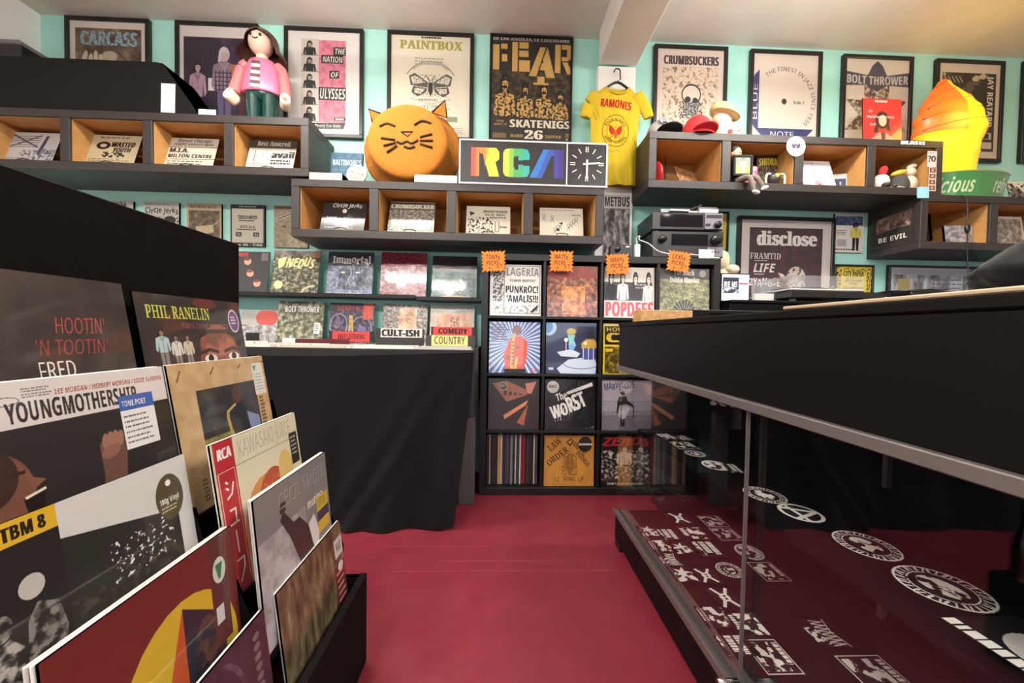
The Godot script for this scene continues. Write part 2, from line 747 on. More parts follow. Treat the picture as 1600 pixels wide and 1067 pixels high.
func make_materials() -> void:
	M_film = noise_tex(0.028, Color.BLACK, Color.WHITE, 1024, true, 3.0, 7, true)
	var m := tri(mat("mint_paint", Color.WHITE, 0.75), 0.6)
	m.albedo_texture = noise_tex(0.01, rgb(164, 222, 208), rgb(172, 228, 216), 512)
	m = tri(mat("white_paint", Color.WHITE, 0.8), 0.6)
	m.albedo_texture = noise_tex(0.012, rgb(234, 234, 230), rgb(241, 240, 237), 512, false, 4.0, 3)
	m = tri(mat("ceiling_paint", Color.WHITE, 0.85), 0.5)
	m.albedo_texture = noise_tex(0.012, rgb(216, 211, 203), rgb(224, 219, 212), 512, false, 4.0, 5)
	m = tri(mat("red_floor_paint", Color.WHITE, 0.42), 0.55)
	m.albedo_texture = noise_tex(0.012, rgb(120, 35, 48), rgb(130, 41, 55), 1024, false, 4.0, 8)
	m.roughness_texture = noise_tex(0.02, Color(0.36, 0.36, 0.36), Color(0.55, 0.55, 0.55), 512, false, 4.0, 18)
	m.roughness = 1.0
	m = tri(mat("shelf_stain", Color.WHITE, 0.5), 2.2)
	m.albedo_texture = noise_tex(0.02, rgb(46, 41, 39), rgb(55, 49, 46), 512, false, 4.0, 11)
	m = tri(mat("plywood", Color.WHITE, 0.62), 2.0)
	m.albedo_texture = noise_tex(0.014, rgb(176, 128, 70), rgb(196, 148, 88), 512, false, 4.0, 13, true)
	m = tri(mat("pine", Color.WHITE, 0.6), 6.0)
	m.albedo_texture = noise_tex(0.012, rgb(180, 130, 76), rgb(214, 172, 116), 512, false, 4.0, 23, true)
	m = tri(mat("black_laminate", Color.WHITE, 0.48), 2.0)
	m.albedo_texture = noise_tex(0.02, rgb(14, 13, 13), rgb(19, 17, 17), 512, false, 4.0, 15)
	m = tri(mat("black_paint", Color.WHITE, 0.8, 0.0, 0.2), 1.5)
	m.albedo_texture = noise_tex(0.02, rgb(17, 14, 13), rgb(22, 18, 17), 512, false, 4.0, 16)
	m = tri(mat("black_cloth", Color.WHITE, 0.95, 0.0, 0.2), 3.0)
	m.albedo_texture = noise_tex(0.05, rgb(18, 17, 18), rgb(23, 22, 23), 512, false, 4.0, 17)
	m.rim_enabled = true
	m.rim = 0.25
	mat("black_felt", rgb(14, 13, 14), 0.95, 0.0, 0.1)
	mat("black_frame", rgb(24, 22, 22), 0.35)
	mat("grey_panel", rgb(92, 90, 88), 0.6)
	mat("aluminium", rgb(136, 128, 126), 0.45, 0.7)
	mat("counter_black", rgb(9, 8, 8), 0.5, 0.0, 0.3)
	mat("chrome", rgb(200, 200, 200), 0.18, 1.0)
	mat("black_plastic", rgb(22, 22, 23), 0.3)
	mat("grey_plastic", rgb(128, 126, 134), 0.35, 0.3)
	mat("dark_plastic", rgb(34, 33, 36), 0.4)
	mat("white_card", rgb(222, 218, 210), 0.7)
	mat("sleeve_edge", rgb(196, 190, 180), 0.6)
	mat("dark_edge", rgb(40, 37, 36), 0.5)
	mat("tan_edge", rgb(170, 140, 100), 0.6)
	mat("white_plastic", rgb(228, 226, 222), 0.35)
	mat("cream_edge", rgb(206, 194, 168), 0.6)
	mat("mat_beige", rgb(168, 150, 122), 0.6)
	m = mat("glass", Color(0.16, 0.2, 0.19, 0.012), 0.02)
	m.transparency = BaseMaterial3D.TRANSPARENCY_ALPHA
	m = mat("clear_acrylic", Color(0.9, 0.9, 0.93, 0.06), 0.04)
	m.transparency = BaseMaterial3D.TRANSPARENCY_ALPHA
	m = mat("lamp_diffuser", rgb(240, 236, 226), 0.6)
	m.emission_enabled = true
	m.emission = Color(1.0, 0.98, 0.945)
	m.emission_energy_multiplier = 9.0

func build_room() -> void:
	var d := 2.72
	struct("floor", cbox(Vector3(8.5, 0.12, 8.2)), M.red_floor_paint, Vector3(0.96, -0.06, 0.9))
	var fl := get_node("floor")
	for q in [[-0.25, -1.77, 0.5], [0.1, -1.655, 0.7], [0.05, -1.585, 0.95]]:
		part("paint_seam", cbox(Vector3(q[2], 0.0012, 0.004)), M.get("seam_red") if M.has("seam_red") else mat("seam_red", rgb(146, 56, 68), 0.5), fl, Vector3(q[0] - 0.96, 0.0604, q[1] - 0.9))
	struct("ceiling", cbox(Vector3(8.5, 0.12, 8.2)), M.ceiling_paint, Vector3(0.96, 3.12, 0.9))
	struct("wall_back", cbox(Vector3(8.5, 3.06, 0.14)), M.mint_paint, Vector3(0.96, 1.53, -d - 0.07))
	struct("wall_left", cbox(Vector3(0.14, 3.06, 7.6)), M.white_paint, Vector3(-3.15, 1.53, 1.08))
	struct("wall_right", cbox(Vector3(0.14, 3.06, 7.6)), M.white_paint, Vector3(5.07, 1.53, 1.08))
	# shop front behind the camera with a wide window
	struct("wall_front", boxes([span(Vector3(-3.08, 0, 4.8), Vector3(5.0, 0.7, 4.94)), span(Vector3(-3.08, 2.6, 4.8), Vector3(5.0, 3.06, 4.94)), span(Vector3(-3.08, 0.7, 4.8), Vector3(-2.4, 2.6, 4.94)), span(Vector3(4.2, 0.7, 4.8), Vector3(5.0, 2.6, 4.94)), span(Vector3(0.7, 0.7, 4.8), Vector3(1.1, 2.6, 4.94))]), M.white_paint)
	for k in 2:
		var x := -0.85 if k == 0 else 2.65
		var w := Node3D.new()
		w.name = "window_%d" % (k + 1)
		w.set_meta("kind", "structure")
		add_child(w)
		w.position = Vector3(x, 1.65, 4.86)
		part("window_frame", boxes([span(Vector3(-1.55, -0.95, -0.03), Vector3(1.55, -0.89, 0.03)), span(Vector3(-1.55, 0.89, -0.03), Vector3(1.55, 0.95, 0.03)), span(Vector3(-1.55, -0.89, -0.03), Vector3(-1.49, 0.89, 0.03)), span(Vector3(1.49, -0.89, -0.03), Vector3(1.55, 0.89, 0.03))]), M.black_frame, w)
		part("pane", cbox(Vector3(2.98, 1.78, 0.006)), M.glass, w)
	# beam along the ceiling and the pier that carries it
	struct("trim_1", cbox(Vector3(0.262, 0.22, 7.5), 0.006), M.ceiling_paint, Vector3(0.789, 2.95, 1.1))
	struct("trim_2", cbox(Vector3(0.262, 2.84, 0.06), 0.004), M.white_paint, Vector3(0.789, 1.42, -2.69))
	for q in LAMPS:
		var f := thing("ceiling_light", "long white lamp hanging from the ceiling %s" % q[5], "ceiling lamp", Vector3(q[0], 3.06, q[1]), Vector3.ZERO, "ceiling lamps")
		part("lamp_housing", boxes([[Vector3(0, -0.262, 0), Vector3(q[2], 0.024, 0.05), 0.004], [Vector3(-q[2] / 2, -0.3, 0), Vector3(0.02, 0.08, q[3]), 0.004], [Vector3(q[2] / 2, -0.3, 0), Vector3(0.02, 0.08, q[3]), 0.004]]), M.white_plastic, f)
		part("lamp_hanger", boxes([[Vector3(-q[2] * 0.3, -0.125, 0), Vector3(0.008, 0.25, 0.008)], [Vector3(q[2] * 0.3, -0.125, 0), Vector3(0.008, 0.25, 0.008)]]), M.chrome, f)
		part("lamp_diffuser", cbox(Vector3(q[2] - 0.04, 0.06, q[3] - 0.01), 0.015), M.lamp_diffuser, f, Vector3(0, -0.306, 0))

# ---------- what is printed on posters, sleeves, flyers, cards and patches ----------
const K := Color(0.075, 0.07, 0.07)
const W := Color(0.93, 0.92, 0.89)
const GREY := Color(0.5, 0.49, 0.48)

func paint(what: String) -> Array:
	var a := []
	match what:
		# framed posters on the wall, mount included
		"blue_block":
			a = new_art(288, 392, rgb(226, 218, 208))
			r(0.075, 0.07, 0.93, 0.95, rgb(98, 78, 66))
			cloud(0.075, 0.07, 0.93, 0.95, [rgb(52, 40, 36), rgb(92, 74, 62), rgb(122, 102, 86), rgb(160, 140, 118)], 0.012, 4)
			t("CARCASS", 0.14, 0.1, 0.74, 0.13, rgb(150, 192, 204), 0, {"bold": 0.14})
			n(0.14, 0.1, 0.88, 0.235, rgb(98, 78, 66), 0.09, 0.68, 3)
			for i in 4:
				e(0.2 + i * 0.07, 0.34 + 0.03 * (i % 2), 0.03, 0.06, rgb(216, 200, 176), 0.4 - i * 0.2)
			e(0.52, 0.33, 0.1, 0.05, rgb(200, 186, 160))
			e(0.56, 0.4, 0.06, 0.04, rgb(226, 212, 186))
			l([0.6, 0.27, 0.8, 0.42, 0.9, 0.5], 0.012, rgb(70, 56, 48))
			n(0.1, 0.45, 0.9, 0.9, rgb(188, 170, 146), 0.035, 0.6, 6)
		"purple_band":
			a = new_art(288, 392, rgb(222, 214, 210))
			r(0.06, 0.11, 0.95, 0.97, rgb(46, 38, 56))
			n(0.5, 0.11, 0.95, 0.97, rgb(84, 56, 96), 0.02, 0.45, 5, 0.3)
			r(0.38, 0.5, 0.47, 0.62, rgb(226, 216, 214))
			fig(0.12, 0.34, 0.24, 0.62, rgb(196, 168, 170), rgb(176, 142, 164), K, rgb(70, 56, 92))
			fig(0.42, 0.2, 0.34, 0.76, rgb(206, 180, 176), rgb(150, 128, 150), rgb(214, 208, 214), rgb(108, 98, 136))
			for i in 5:
				r(0.47 + i * 0.05, 0.42, 0.485 + i * 0.05, 0.62, rgb(66, 52, 70))
				r(0.46, 0.44 + i * 0.04, 0.72, 0.452 + i * 0.04, rgb(74, 60, 78))
			p([0.66, 0.36, 0.74, 0.36, 0.86, 0.6, 0.8, 0.66, 0.7, 0.5], rgb(190, 122, 92))
			r(0.78, 0.4, 0.95, 0.97, rgb(96, 52, 60))
			t("son", 0.8, 0.13, 0.11, 0.32, W, 0, {"rot": -PI / 2, "bold": 0.1})
		"pink_titles":
			a = new_art(288, 392, rgb(228, 224, 220))
			for i in 5:
				var y := 0.075 + i * 0.16
				r(0.185, y, 0.42, y + 0.155, rgb(206, 200, 190))
				fig(0.21, y + 0.02, 0.18, 0.135, rgb(176, 166, 152), K, K, K, false)
				r(0.185, y + 0.154, 0.42, y + 0.159, K)
			r(0.425, 0.085, 0.8, 0.88, rgb(222, 132, 152))
			n(0.425, 0.085, 0.8, 0.88, rgb(198, 104, 128), 0.03, 0.56, 12)
			for q in [["THE", 0.64, 0.16, 0.145, 0.055], ["NATION", 0.475, 0.24, 0.275, 0.055], ["OF", 0.585, 0.39, 0.11, 0.05], ["ULYSSES", 0.435, 0.55, 0.355, 0.1]]:
				r(q[1] - 0.012, q[2] - 0.012, q[1] + q[3] + 0.012, q[2] + q[4] + 0.012, K)
				t(q[0], q[1], q[2], q[3], q[4], W, 0, {"skew": 0.15})
			r(0.64, 0.83, 0.8, 0.86, K)
			lines(0.66, 0.836, 0.79, 0.857, 1, W, 3, 0.9)
			p([0.185, 0.89, 0.8, 0.88, 0.77, 0.94, 0.2, 0.95], K)
			t("Plays Pretty For Baby", 0.24, 0.9, 0.5, 0.025, W, 2)
		"butterfly":
			a = new_art(288, 392, rgb(233, 226, 204))
			lines(0.38, 0.012, 0.66, 0.03, 1, K, 3, 0.8)
			t("PAINTBOX", 0.11, 0.05, 0.78, 0.085, rgb(170, 164, 74), 2, {"bold": 0.1})
			arc(0.5, 0.52, 0.34, 0.27, PI * 1.17, PI * 1.83, 0.012, GREY)
			arc(0.5, 0.5, 0.3, 0.24, PI * 1.25, PI * 1.75, 0.03, rgb(196, 190, 172))
			lines(0.3, 0.22, 0.7, 0.3, 3, rgb(172, 166, 150), 8)
			for s in [-1.0, 1.0]:
				p([0.5 + s * 0.03, 0.46, 0.5 + s * 0.2, 0.37, 0.5 + s * 0.27, 0.4, 0.5 + s * 0.25, 0.49, 0.5 + s * 0.04, 0.51], rgb(90, 86, 80))
				p([0.5 + s * 0.06, 0.46, 0.5 + s * 0.19, 0.39, 0.5 + s * 0.25, 0.415, 0.5 + s * 0.22, 0.48], rgb(222, 214, 194))
				p([0.5 + s * 0.04, 0.52, 0.5 + s * 0.22, 0.5, 0.5 + s * 0.24, 0.56, 0.5 + s * 0.16, 0.6, 0.5 + s * 0.06, 0.56], rgb(84, 80, 74))
				p([0.5 + s * 0.07, 0.525, 0.5 + s * 0.2, 0.515, 0.5 + s * 0.2, 0.565, 0.5 + s * 0.12, 0.575], rgb(222, 214, 194))
				l([0.5 + s * 0.01, 0.45, 0.5 + s * 0.05, 0.4], 0.008, K)
			n(0.28, 0.38, 0.72, 0.6, rgb(60, 56, 52), 0.12, 0.68, 5)
			p([0.475, 0.46, 0.525, 0.46, 0.53, 0.54, 0.5, 0.6, 0.47, 0.54], K)
			for s in [-1.0, 1.0]:
				l([0.5 - s * 0.25, 0.62, 0.5 + s * 0.25, 0.72], 0.018, rgb(196, 190, 174))
			lines(0.35, 0.62, 0.65, 0.66, 1, rgb(150, 146, 134), 4)
			t("LUTTI", 0.41, 0.69, 0.2, 0.03, GREY, 2)
			r(0.7, 0.79, 0.84, 0.84, rgb(140, 146, 108))
			lines(0.7, 0.9, 0.95, 0.97, 4, GREY, 5, 0.3)
		"stencil_gold":
			a = new_art(300, 400, rgb(44, 40, 36))
			var G := rgb(214, 172, 96)
			n(0.0, 0.33, 1.0, 0.72, rgb(92, 76, 52), 0.03, 0.5, 6)
			t("DE LOS ANGELES, LE LEGENDAIRE", 0.02, 0.012, 0.96, 0.026, W, 2)
			for q in [[0.02, 0.08, 0.1, 0.32], [0.12, 0.07, 0.2, 0.12], [0.13, 0.17, 0.2, 0.24], [0.26, 0.05, 0.33, 0.33], [0.345, 0.05, 0.46, 0.11], [0.345, 0.13, 0.46, 0.19], [0.345, 0.22, 0.48, 0.33], [0.795, 0.06, 0.865, 0.33], [0.88, 0.06, 0.97, 0.105], [0.945, 0.06, 1.0, 0.2], [0.88, 0.175, 0.97, 0.215]]:
				r(q[0], q[1], q[2], q[3], G)
			p([0.89, 0.225, 0.955, 0.225, 1.0, 0.3, 1.0, 0.34, 0.955, 0.34], G)
			p([0.47, 0.37, 0.61, 0.09, 0.68, 0.09, 0.565, 0.37], G)
			p([0.7, 0.09, 0.8, 0.38, 0.69, 0.38, 0.665, 0.31, 0.605, 0.31, 0.635, 0.24, 0.655, 0.24, 0.645, 0.21], G)
			for q in [[0.04, 0.36, 0.27, 0.4], [0.32, 0.43, 0.22, 0.34], [0.55, 0.42, 0.23, 0.35], [0.76, 0.5, 0.22, 0.28]]:
				fig(q[0], q[1], q[2], q[3], G, G, K, K, false)
				e(q[0] + q[2] * 0.5, q[1] + q[3] * 0.3, q[2] * 0.12, q[3] * 0.04, K)
				n(q[0], q[1] + q[3] * 0.3, q[0] + q[2], q[1] + q[3], K, 0.06, 0.6, int(q[0] * 90))
			r(0.53, 0.43, 0.72, 0.45, G)
			r(0.58, 0.37, 0.67, 0.43, G)
			t("ET DE", 0.08, 0.8, 0.09, 0.018, G, 2)
			t("AUSTIN, TX", 0.04, 0.83, 0.17, 0.018, G, 2)
			t("SKATENIGS", 0.24, 0.79, 0.76, 0.072, rgb(232, 222, 196), 0, {"bold": 0.08})
			r(0.03, 0.92, 0.2, 0.97, rgb(120, 98, 60))
			t("MARDI", 0.25, 0.93, 0.16, 0.028, G, 2)
			t("26", 0.43, 0.885, 0.23, 0.085, rgb(232, 222, 196), 2, {"bold": 0.12})
			t("JANVIER", 0.69, 0.93, 0.2, 0.028, G, 2)
			t("20", 0.94, 0.91, 0.06, 0.028, G, 2)
			t("8", 0.95, 0.95, 0.03, 0.03, G, 2)
		"skull_scrawl":
			a = new_art(288, 392, rgb(226, 208, 198))
			t("CRUMBSUCKERS", 0.1, 0.07, 0.82, 0.085, rgb(66, 50, 54), 0, {"bold": 0.14})
			r(0.09, 0.175, 0.91, 0.82, rgb(232, 218, 196))
			cloud(0.09, 0.175, 0.91, 0.82, [rgb(96, 80, 76), rgb(206, 178, 158), rgb(234, 220, 200), rgb(222, 190, 164), rgb(120, 98, 90), rgb(232, 218, 198)], 0.035, 21)
			e(0.52, 0.45, 0.14, 0.1, rgb(226, 210, 196))
			ring(0.52, 0.45, 0.145, 0.105, 0.016, K)
			e(0.47, 0.5, 0.045, 0.03, K)
			e(0.58, 0.51, 0.04, 0.03, K)
			p([0.4, 0.53, 0.64, 0.53, 0.6, 0.66, 0.42, 0.66], rgb(150, 148, 150))
			n(0.34, 0.52, 0.7, 0.7, K, 0.09, 0.58, 8)
			t("YEARS", 0.2, 0.86, 0.5, 0.05, rgb(66, 50, 54), 2)
		"record_label":
			a = new_art(288, 392, rgb(230, 216, 202))
			var N := rgb(52, 58, 112)
			e(0.5, 0.48, 0.585, 0.432, N)
			r(0.105, 0.0, 1.0, 0.755, rgb(230, 216, 202))
			ta("THE FINEST IN JAZZ SINCE 1939", 0.49, 0.48, 0.42, -PI * 0.72, PI * 0.25, 0.06, rgb(74, 68, 70), 1)
			e(0.49, 0.48, 0.038, 0.03, rgb(58, 52, 50))
			t("Side 1", 0.63, 0.472, 0.17, 0.03, rgb(86, 80, 78), 0)
			t("BLUE", 0.012, 0.3, 0.07, 0.38, W, 1, {"rot": -PI / 2})
			t("NOTE", 0.28, 0.785, 0.38, 0.06, W, 1)
		"iron_star":
			a = new_art(288, 392, rgb(222, 212, 202))
			for k in 8:
				var g := TAU * k / 8.0 + 0.39
				var d := Vector2(cos(g), sin(g) * 0.8)
				var s := Vector2(-sin(g), cos(g) * 0.8)
				var o := Vector2(0.5, 0.58)
				var q1 := o + d * 0.2 + s * 0.12
				var q2 := o + d * 0.2 - s * 0.12
				var q3 := o + d * 0.52
				p([o.x, o.y, q1.x, q1.y, q3.x, q3.y, q2.x, q2.y], rgb(122, 92, 78) if k % 2 else rgb(140, 130, 116))
				p([o.x, o.y, q1.x, q1.y, q3.x, q3.y], rgb(90, 74, 70))
			n(0.02, 0.25, 0.98, 0.95, rgb(214, 204, 190), 0.04, 0.62, 31)
			p([0.0, 0.13, 0.35, 0.17, 0.42, 0.07, 0.5, 0.02, 0.58, 0.07, 0.65, 0.17, 1.0, 0.13, 1.0, 0.28, 0.65, 0.27, 0.5, 0.34, 0.35, 0.27, 0.0, 0.28], rgb(74, 76, 96))
			t("BOLT THROWER", 0.02, 0.165, 0.96, 0.085, rgb(206, 204, 206), 0, {"bold": 0.05, "arch": -0.015})
		"dotted_vertical":
			a = new_art(288, 392, rgb(224, 212, 194))
			r(0.07, 0.1, 0.93, 0.92, rgb(58, 52, 48))
			for i in 46:
				e(0.1 + 0.66 * fmod(i * 0.618, 1.0), 0.12 + 0.5 * fmod(i * 0.377, 1.0), 0.02 + 0.012 * (i % 3), 0.016 + 0.008 * (i % 3), rgb(206, 194, 170) if i % 4 == 0 else rgb(104, 96, 84))
			for i in 5:
				l([0.1 + i * 0.06, 0.14, 0.16 + i * 0.06, 0.2], 0.014, rgb(206, 194, 170))
			p([0.52, 0.3, 0.72, 0.44, 0.7, 0.52, 0.5, 0.4], rgb(200, 190, 172))
			t("JAY REATARD", 0.8, 0.13, 0.09, 0.53, rgb(230, 222, 206), 0, {"rot": PI / 2, "bold": 0.06})
			r(0.72, 0.72, 0.89, 0.79, rgb(206, 196, 176))
			r(0.76, 0.73, 0.85, 0.78, rgb(60, 54, 50))
			r(0.1, 0.82, 0.9, 0.89, rgb(214, 204, 184))
		"red_singer":
			a = new_art(176, 216, rgb(196, 52, 52))
			lines(0.32, 0.035, 0.72, 0.08, 1, W, 4, 0.8)
			e(0.5, 0.42, 0.18, 0.17, rgb(70, 40, 34))
			e(0.51, 0.43, 0.1, 0.11, rgb(232, 180, 152))
			p([0.32, 0.5, 0.4, 0.45, 0.4, 0.66, 0.28, 0.66], rgb(70, 40, 34))
			p([0.62, 0.5, 0.68, 0.5, 0.72, 0.64, 0.6, 0.6], rgb(70, 40, 34))
			p([0.14, 1.0, 0.2, 0.8, 0.42, 0.66, 0.6, 0.66, 0.78, 0.78, 0.86, 1.0], rgb(226, 142, 126))
			p([0.46, 0.66, 0.58, 0.66, 0.56, 0.9, 0.5, 0.92], rgb(92, 46, 44))
			t("To", 0.14, 0.22, 0.1, 0.05, W, 2, {"skew": 0.3})
			t("continue, forever", 0.1, 0.33, 0.7, 0.05, W, 2, {"skew": 0.3, "wob": 0.2})
			t("Love", 0.18, 0.48, 0.16, 0.05, W, 2, {"skew": 0.3})
		"blackletter":
			a = new_art(320, 300, rgb(218, 208, 202))
			r(0.1, 0.1, 0.9, 0.98, rgb(58, 48, 50))
			n(0.1, 0.12, 0.9, 0.98, rgb(84, 46, 54), 0.02, 0.48, 3)
			t("disclose", 0.18, 0.15, 0.66, 0.17, W, 2, {"bold": 0.14})
			t("FRAMTID", 0.11, 0.42, 0.34, 0.075, W, 2)
			lines(0.16, 0.51, 0.34, 0.53, 1, W, 2)
			t("LIFE", 0.14, 0.55, 0.24, 0.11, W, 0, {"skew": 0.25})
			lines(0.16, 0.68, 0.3, 0.7, 1, W, 4)
			t("ZYANOSE", 0.11, 0.74, 0.34, 0.09, W, 0, {"wob": 0.12})
			e(0.62, 0.75, 0.11, 0.17, rgb(206, 192, 184))
			n(0.5, 0.55, 0.75, 0.98, rgb(58, 48, 50), 0.05, 0.68, 14)
			p([0.42, 0.66, 0.48, 0.68, 0.52, 0.74, 0.48, 0.77], rgb(206, 192, 184))
		"column_photo":
			a = new_art(112, 224, rgb(206, 202, 196))
			t("METBUS", 0.02, 0.03, 0.96, 0.14, K, 0)
			r(0.0, 0.21, 1.0, 1.0, rgb(196, 192, 186))
			cloud(0.0, 0.2, 1.0, 1.0, [rgb(24, 22, 22), rgb(80, 78, 76), rgb(160, 156, 152), rgb(226, 222, 216)], 0.03, 7, 0.6)
			r(0.25, 0.86, 0.95, 1.0, rgb(64, 62, 60))
			e(0.42, 0.93, 0.07, 0.035, GREY)
		"sport_flyer":
			a = new_art(144, 184, rgb(212, 208, 200))
			r(0.05, 0.06, 0.95, 0.3, rgb(60, 84, 128))
			cloud(0.05, 0.06, 0.95, 0.3, [rgb(40, 60, 104), rgb(84, 110, 150), rgb(170, 186, 206)], 0.05, 3)
			fig(0.52, 0.22, 0.42, 0.72, rgb(120, 92, 74), rgb(210, 196, 96), K, K)
			lines(0.07, 0.42, 0.45, 0.56, 3, rgb(90, 88, 86), 5)
			r(0.1, 0.66, 0.42, 0.84, rgb(166, 164, 160))
			lines(0.05, 0.9, 0.7, 0.95, 1, K, 8)
		"yellow_notice":
			a = new_art(160, 120, rgb(238, 214, 62))
			n(0.02, 0.03, 0.98, 0.3, K, 0.09, 0.6, 4)
			n(0.0, 0.2, 0.16, 1.0, K, 0.09, 0.58, 6)
			n(0.86, 0.2, 1.0, 1.0, K, 0.09, 0.58, 7)
			r(0.2, 0.16, 0.8, 0.34, rgb(238, 214, 62))
			t("CITY PAPER", 0.22, 0.17, 0.56, 0.16, rgb(76, 64, 28), 0, {"bold": 0.1})
			t("BEST RECORD", 0.27, 0.45, 0.46, 0.07, K, 2)
			t("STORE", 0.38, 0.55, 0.24, 0.06, K, 2)
			t("CELEBRATES", 0.22, 0.68, 0.56, 0.08, K, 2)
			t("SUMMER", 0.32, 0.79, 0.36, 0.07, K, 2)
			t("RECORDS", 0.3, 0.89, 0.4, 0.07, K, 2)
		"newspaper":
			a = new_art(280, 120, rgb(212, 214, 220))
			r(0.04, 0.06, 0.97, 0.22, rgb(196, 198, 206))
			cloud(0.05, 0.2, 0.92, 1.0, [rgb(60, 62, 66), rgb(130, 132, 138), rgb(206, 208, 214), rgb(238, 240, 246)], 0.03, 8, 0.3)
			r(0.1, 0.3, 0.24, 0.62, rgb(196, 176, 110))
			r(0.93, 0.0, 1.0, 1.0, rgb(64, 104, 190))
			lines(0.5, 0.3, 0.9, 0.9, 6, rgb(120, 122, 128), 5, 0.3)
		"plain_dark":
			a = new_art(64, 96, rgb(54, 52, 50))
			n(0, 0, 1, 1, rgb(90, 88, 84), 0.06, 0.55, 2)
		"yellow_strip":
			a = new_art(48, 96, rgb(226, 206, 60))
			r(0.2, 0.1, 0.8, 0.2, K)
			lines(0.15, 0.3, 0.85, 0.9, 6, rgb(120, 104, 20), 3)
		# small flyers on the wall under the shelf
		"flyer_scrawl":
			a = new_art(144, 184, rgb(206, 202, 190))
			t("SIN34", 0.3, 0.03, 0.5, 0.1, K, 0, {"wob": 0.05})
			t("RAD?", 0.4, 0.2, 0.35, 0.09, K, 0, {"wob": 0.1})
			n(0.05, 0.35, 0.95, 0.95, K, 0.05, 0.6, 3)
		"flyer_hand":
			a = new_art(144, 184, rgb(208, 204, 196))
			t("Circle Jerks", 0.03, 0.13, 0.94, 0.13, K, 0, {"wob": 0.12, "skew": 0.1})
			l([0.05, 0.05, 0.95, 0.04], 0.01, K)
			e(0.74, 0.42, 0.16, 0.1, K)
			n(0.4, 0.35, 1.0, 0.95, K, 0.06, 0.52, 9)
			lines(0.08, 0.5, 0.45, 0.9, 8, GREY, 4)
		"flyer_sepia":
			a = new_art(144, 184, rgb(196, 176, 140))
			t("CENTURION, WAY U?", 0.08, 0.06, 0.8, 0.06, rgb(66, 54, 40))
			r(0.06, 0.17, 0.94, 0.95, rgb(150, 128, 94))
			cloud(0.06, 0.17, 0.94, 0.95, [rgb(56, 46, 34), rgb(110, 92, 66), rgb(170, 148, 110)], 0.03, 13)
			p([0.25, 0.55, 0.75, 0.5, 0.78, 0.68, 0.3, 0.75], rgb(206, 188, 150))
			l([0.7, 0.55, 0.95, 0.38], 0.02, rgb(206, 188, 150))
		"flyer_type":
			a = new_art(144, 184, rgb(206, 198, 178))
			r(0.0, 0.0, 1.0, 0.1, K)
			r(0.0, 0.0, 0.05, 1.0, K)
			r(0.95, 0.0, 1.0, 1.0, K)
			t("THE MERCURY", 0.25, 0.03, 0.5, 0.04, W)
			t("THEORIES", 0.22, 0.26, 0.56, 0.08, K, 2, {"bold": 0.1})
			lines(0.25, 0.37, 0.75, 0.42, 1, K, 3)
			t("RITUALS", 0.28, 0.5, 0.44, 0.06, K, 2)
			lines(0.2, 0.58, 0.8, 0.62, 1, K, 7)
			for x in [0.16, 0.66]:
				r(x, 0.66, x + 0.17, 0.76, K)
				t("54", x + 0.03, 0.68, 0.11, 0.055, W, 2)
			r(0.0, 0.9, 1.0, 1.0, K)
			t("Jun 26 - 7:00", 0.08, 0.925, 0.84, 0.055, W, 0)
		"flyer_tan":
			a = new_art(144, 184, rgb(152, 138, 108))
			n(0.0, 0.0, 1.0, 1.0, rgb(176, 162, 130), 0.04, 0.5, 15)
			r(0.04, 0.04, 0.9, 0.08, rgb(110, 98, 76))
			p([0.06, 0.3, 0.62, 0.12, 0.7, 0.17, 0.1, 0.37], rgb(206, 198, 172))
			l([0.1, 0.33, 0.6, 0.16], 0.03, rgb(90, 80, 62))
			e(0.3, 0.5, 0.08, 0.03, rgb(110, 98, 76))
			n(0.4, 0.7, 1.0, 1.0, rgb(206, 194, 156), 0.05, 0.5, 6)
		# flyers leaning in the shelf cubbies
		"cub_flag":
			a = new_art(160, 128, rgb(210, 208, 206))
			var B := rgb(72, 72, 92)
			for i in 6:
				l([0.05, 0.15 + i * 0.07, 0.6, 0.13 + i * 0.07], 0.012, B)
			l([0.05, 0.1, 0.6, 0.5], 0.03, B)
			l([0.6, 0.1, 0.05, 0.5], 0.03, B)
			p([0.7, 0.1, 0.76, 0.12, 0.7, 0.75, 0.62, 0.72], B)
			t("Rattt", 0.7, 0.55, 0.28, 0.16, B, 2, {"skew": 0.3})
			n(0.3, 0.6, 0.98, 0.95, B, 0.05, 0.6, 3)
			lines(0.05, 0.85, 0.6, 0.95, 2, rgb(140, 140, 150), 2)
		"cub_youth":
			a = new_art(160, 128, rgb(206, 192, 156))
			lines(0.15, 0.06, 0.95, 0.13, 1, GREY, 6, 0.8)
			e(0.27, 0.36, 0.14, 0.13, K)
			e(0.27, 0.36, 0.07, 0.06, rgb(206, 192, 156))
			t("WASTED", 0.42, 0.24, 0.48, 0.17, K, 0, {"bold": 0.14, "skew": 0.2})
			t("YOUTH", 0.48, 0.43, 0.36, 0.14, K, 0, {"bold": 0.14, "skew": 0.2})
			n(0.3, 0.58, 0.75, 0.76, K, 0.06, 0.5, 6)
			lines(0.05, 0.8, 0.9, 0.95, 3, rgb(120, 110, 86), 9)
		"cub_centre":
			a = new_art(160, 128, rgb(216, 210, 192))
			t("Street Chicago", 0.15, 0.04, 0.7, 0.1, K, 2, {"skew": 0.2})
			t("AGENT ORANGE MAN", 0.1, 0.18, 0.8, 0.08, rgb(80, 78, 72), 0, {"wob": 0.1})
			l([0.0, 0.33, 1.0, 0.31], 0.012, K)
			t("M.I.A.", 0.03, 0.36, 0.4, 0.14, K, 0, {"bold": 0.1})
			t("MILTON CENTRE", 0.03, 0.56, 0.9, 0.12, K, 0, {"bold": 0.08})
			l([0.0, 0.74, 1.0, 0.72], 0.012, K)
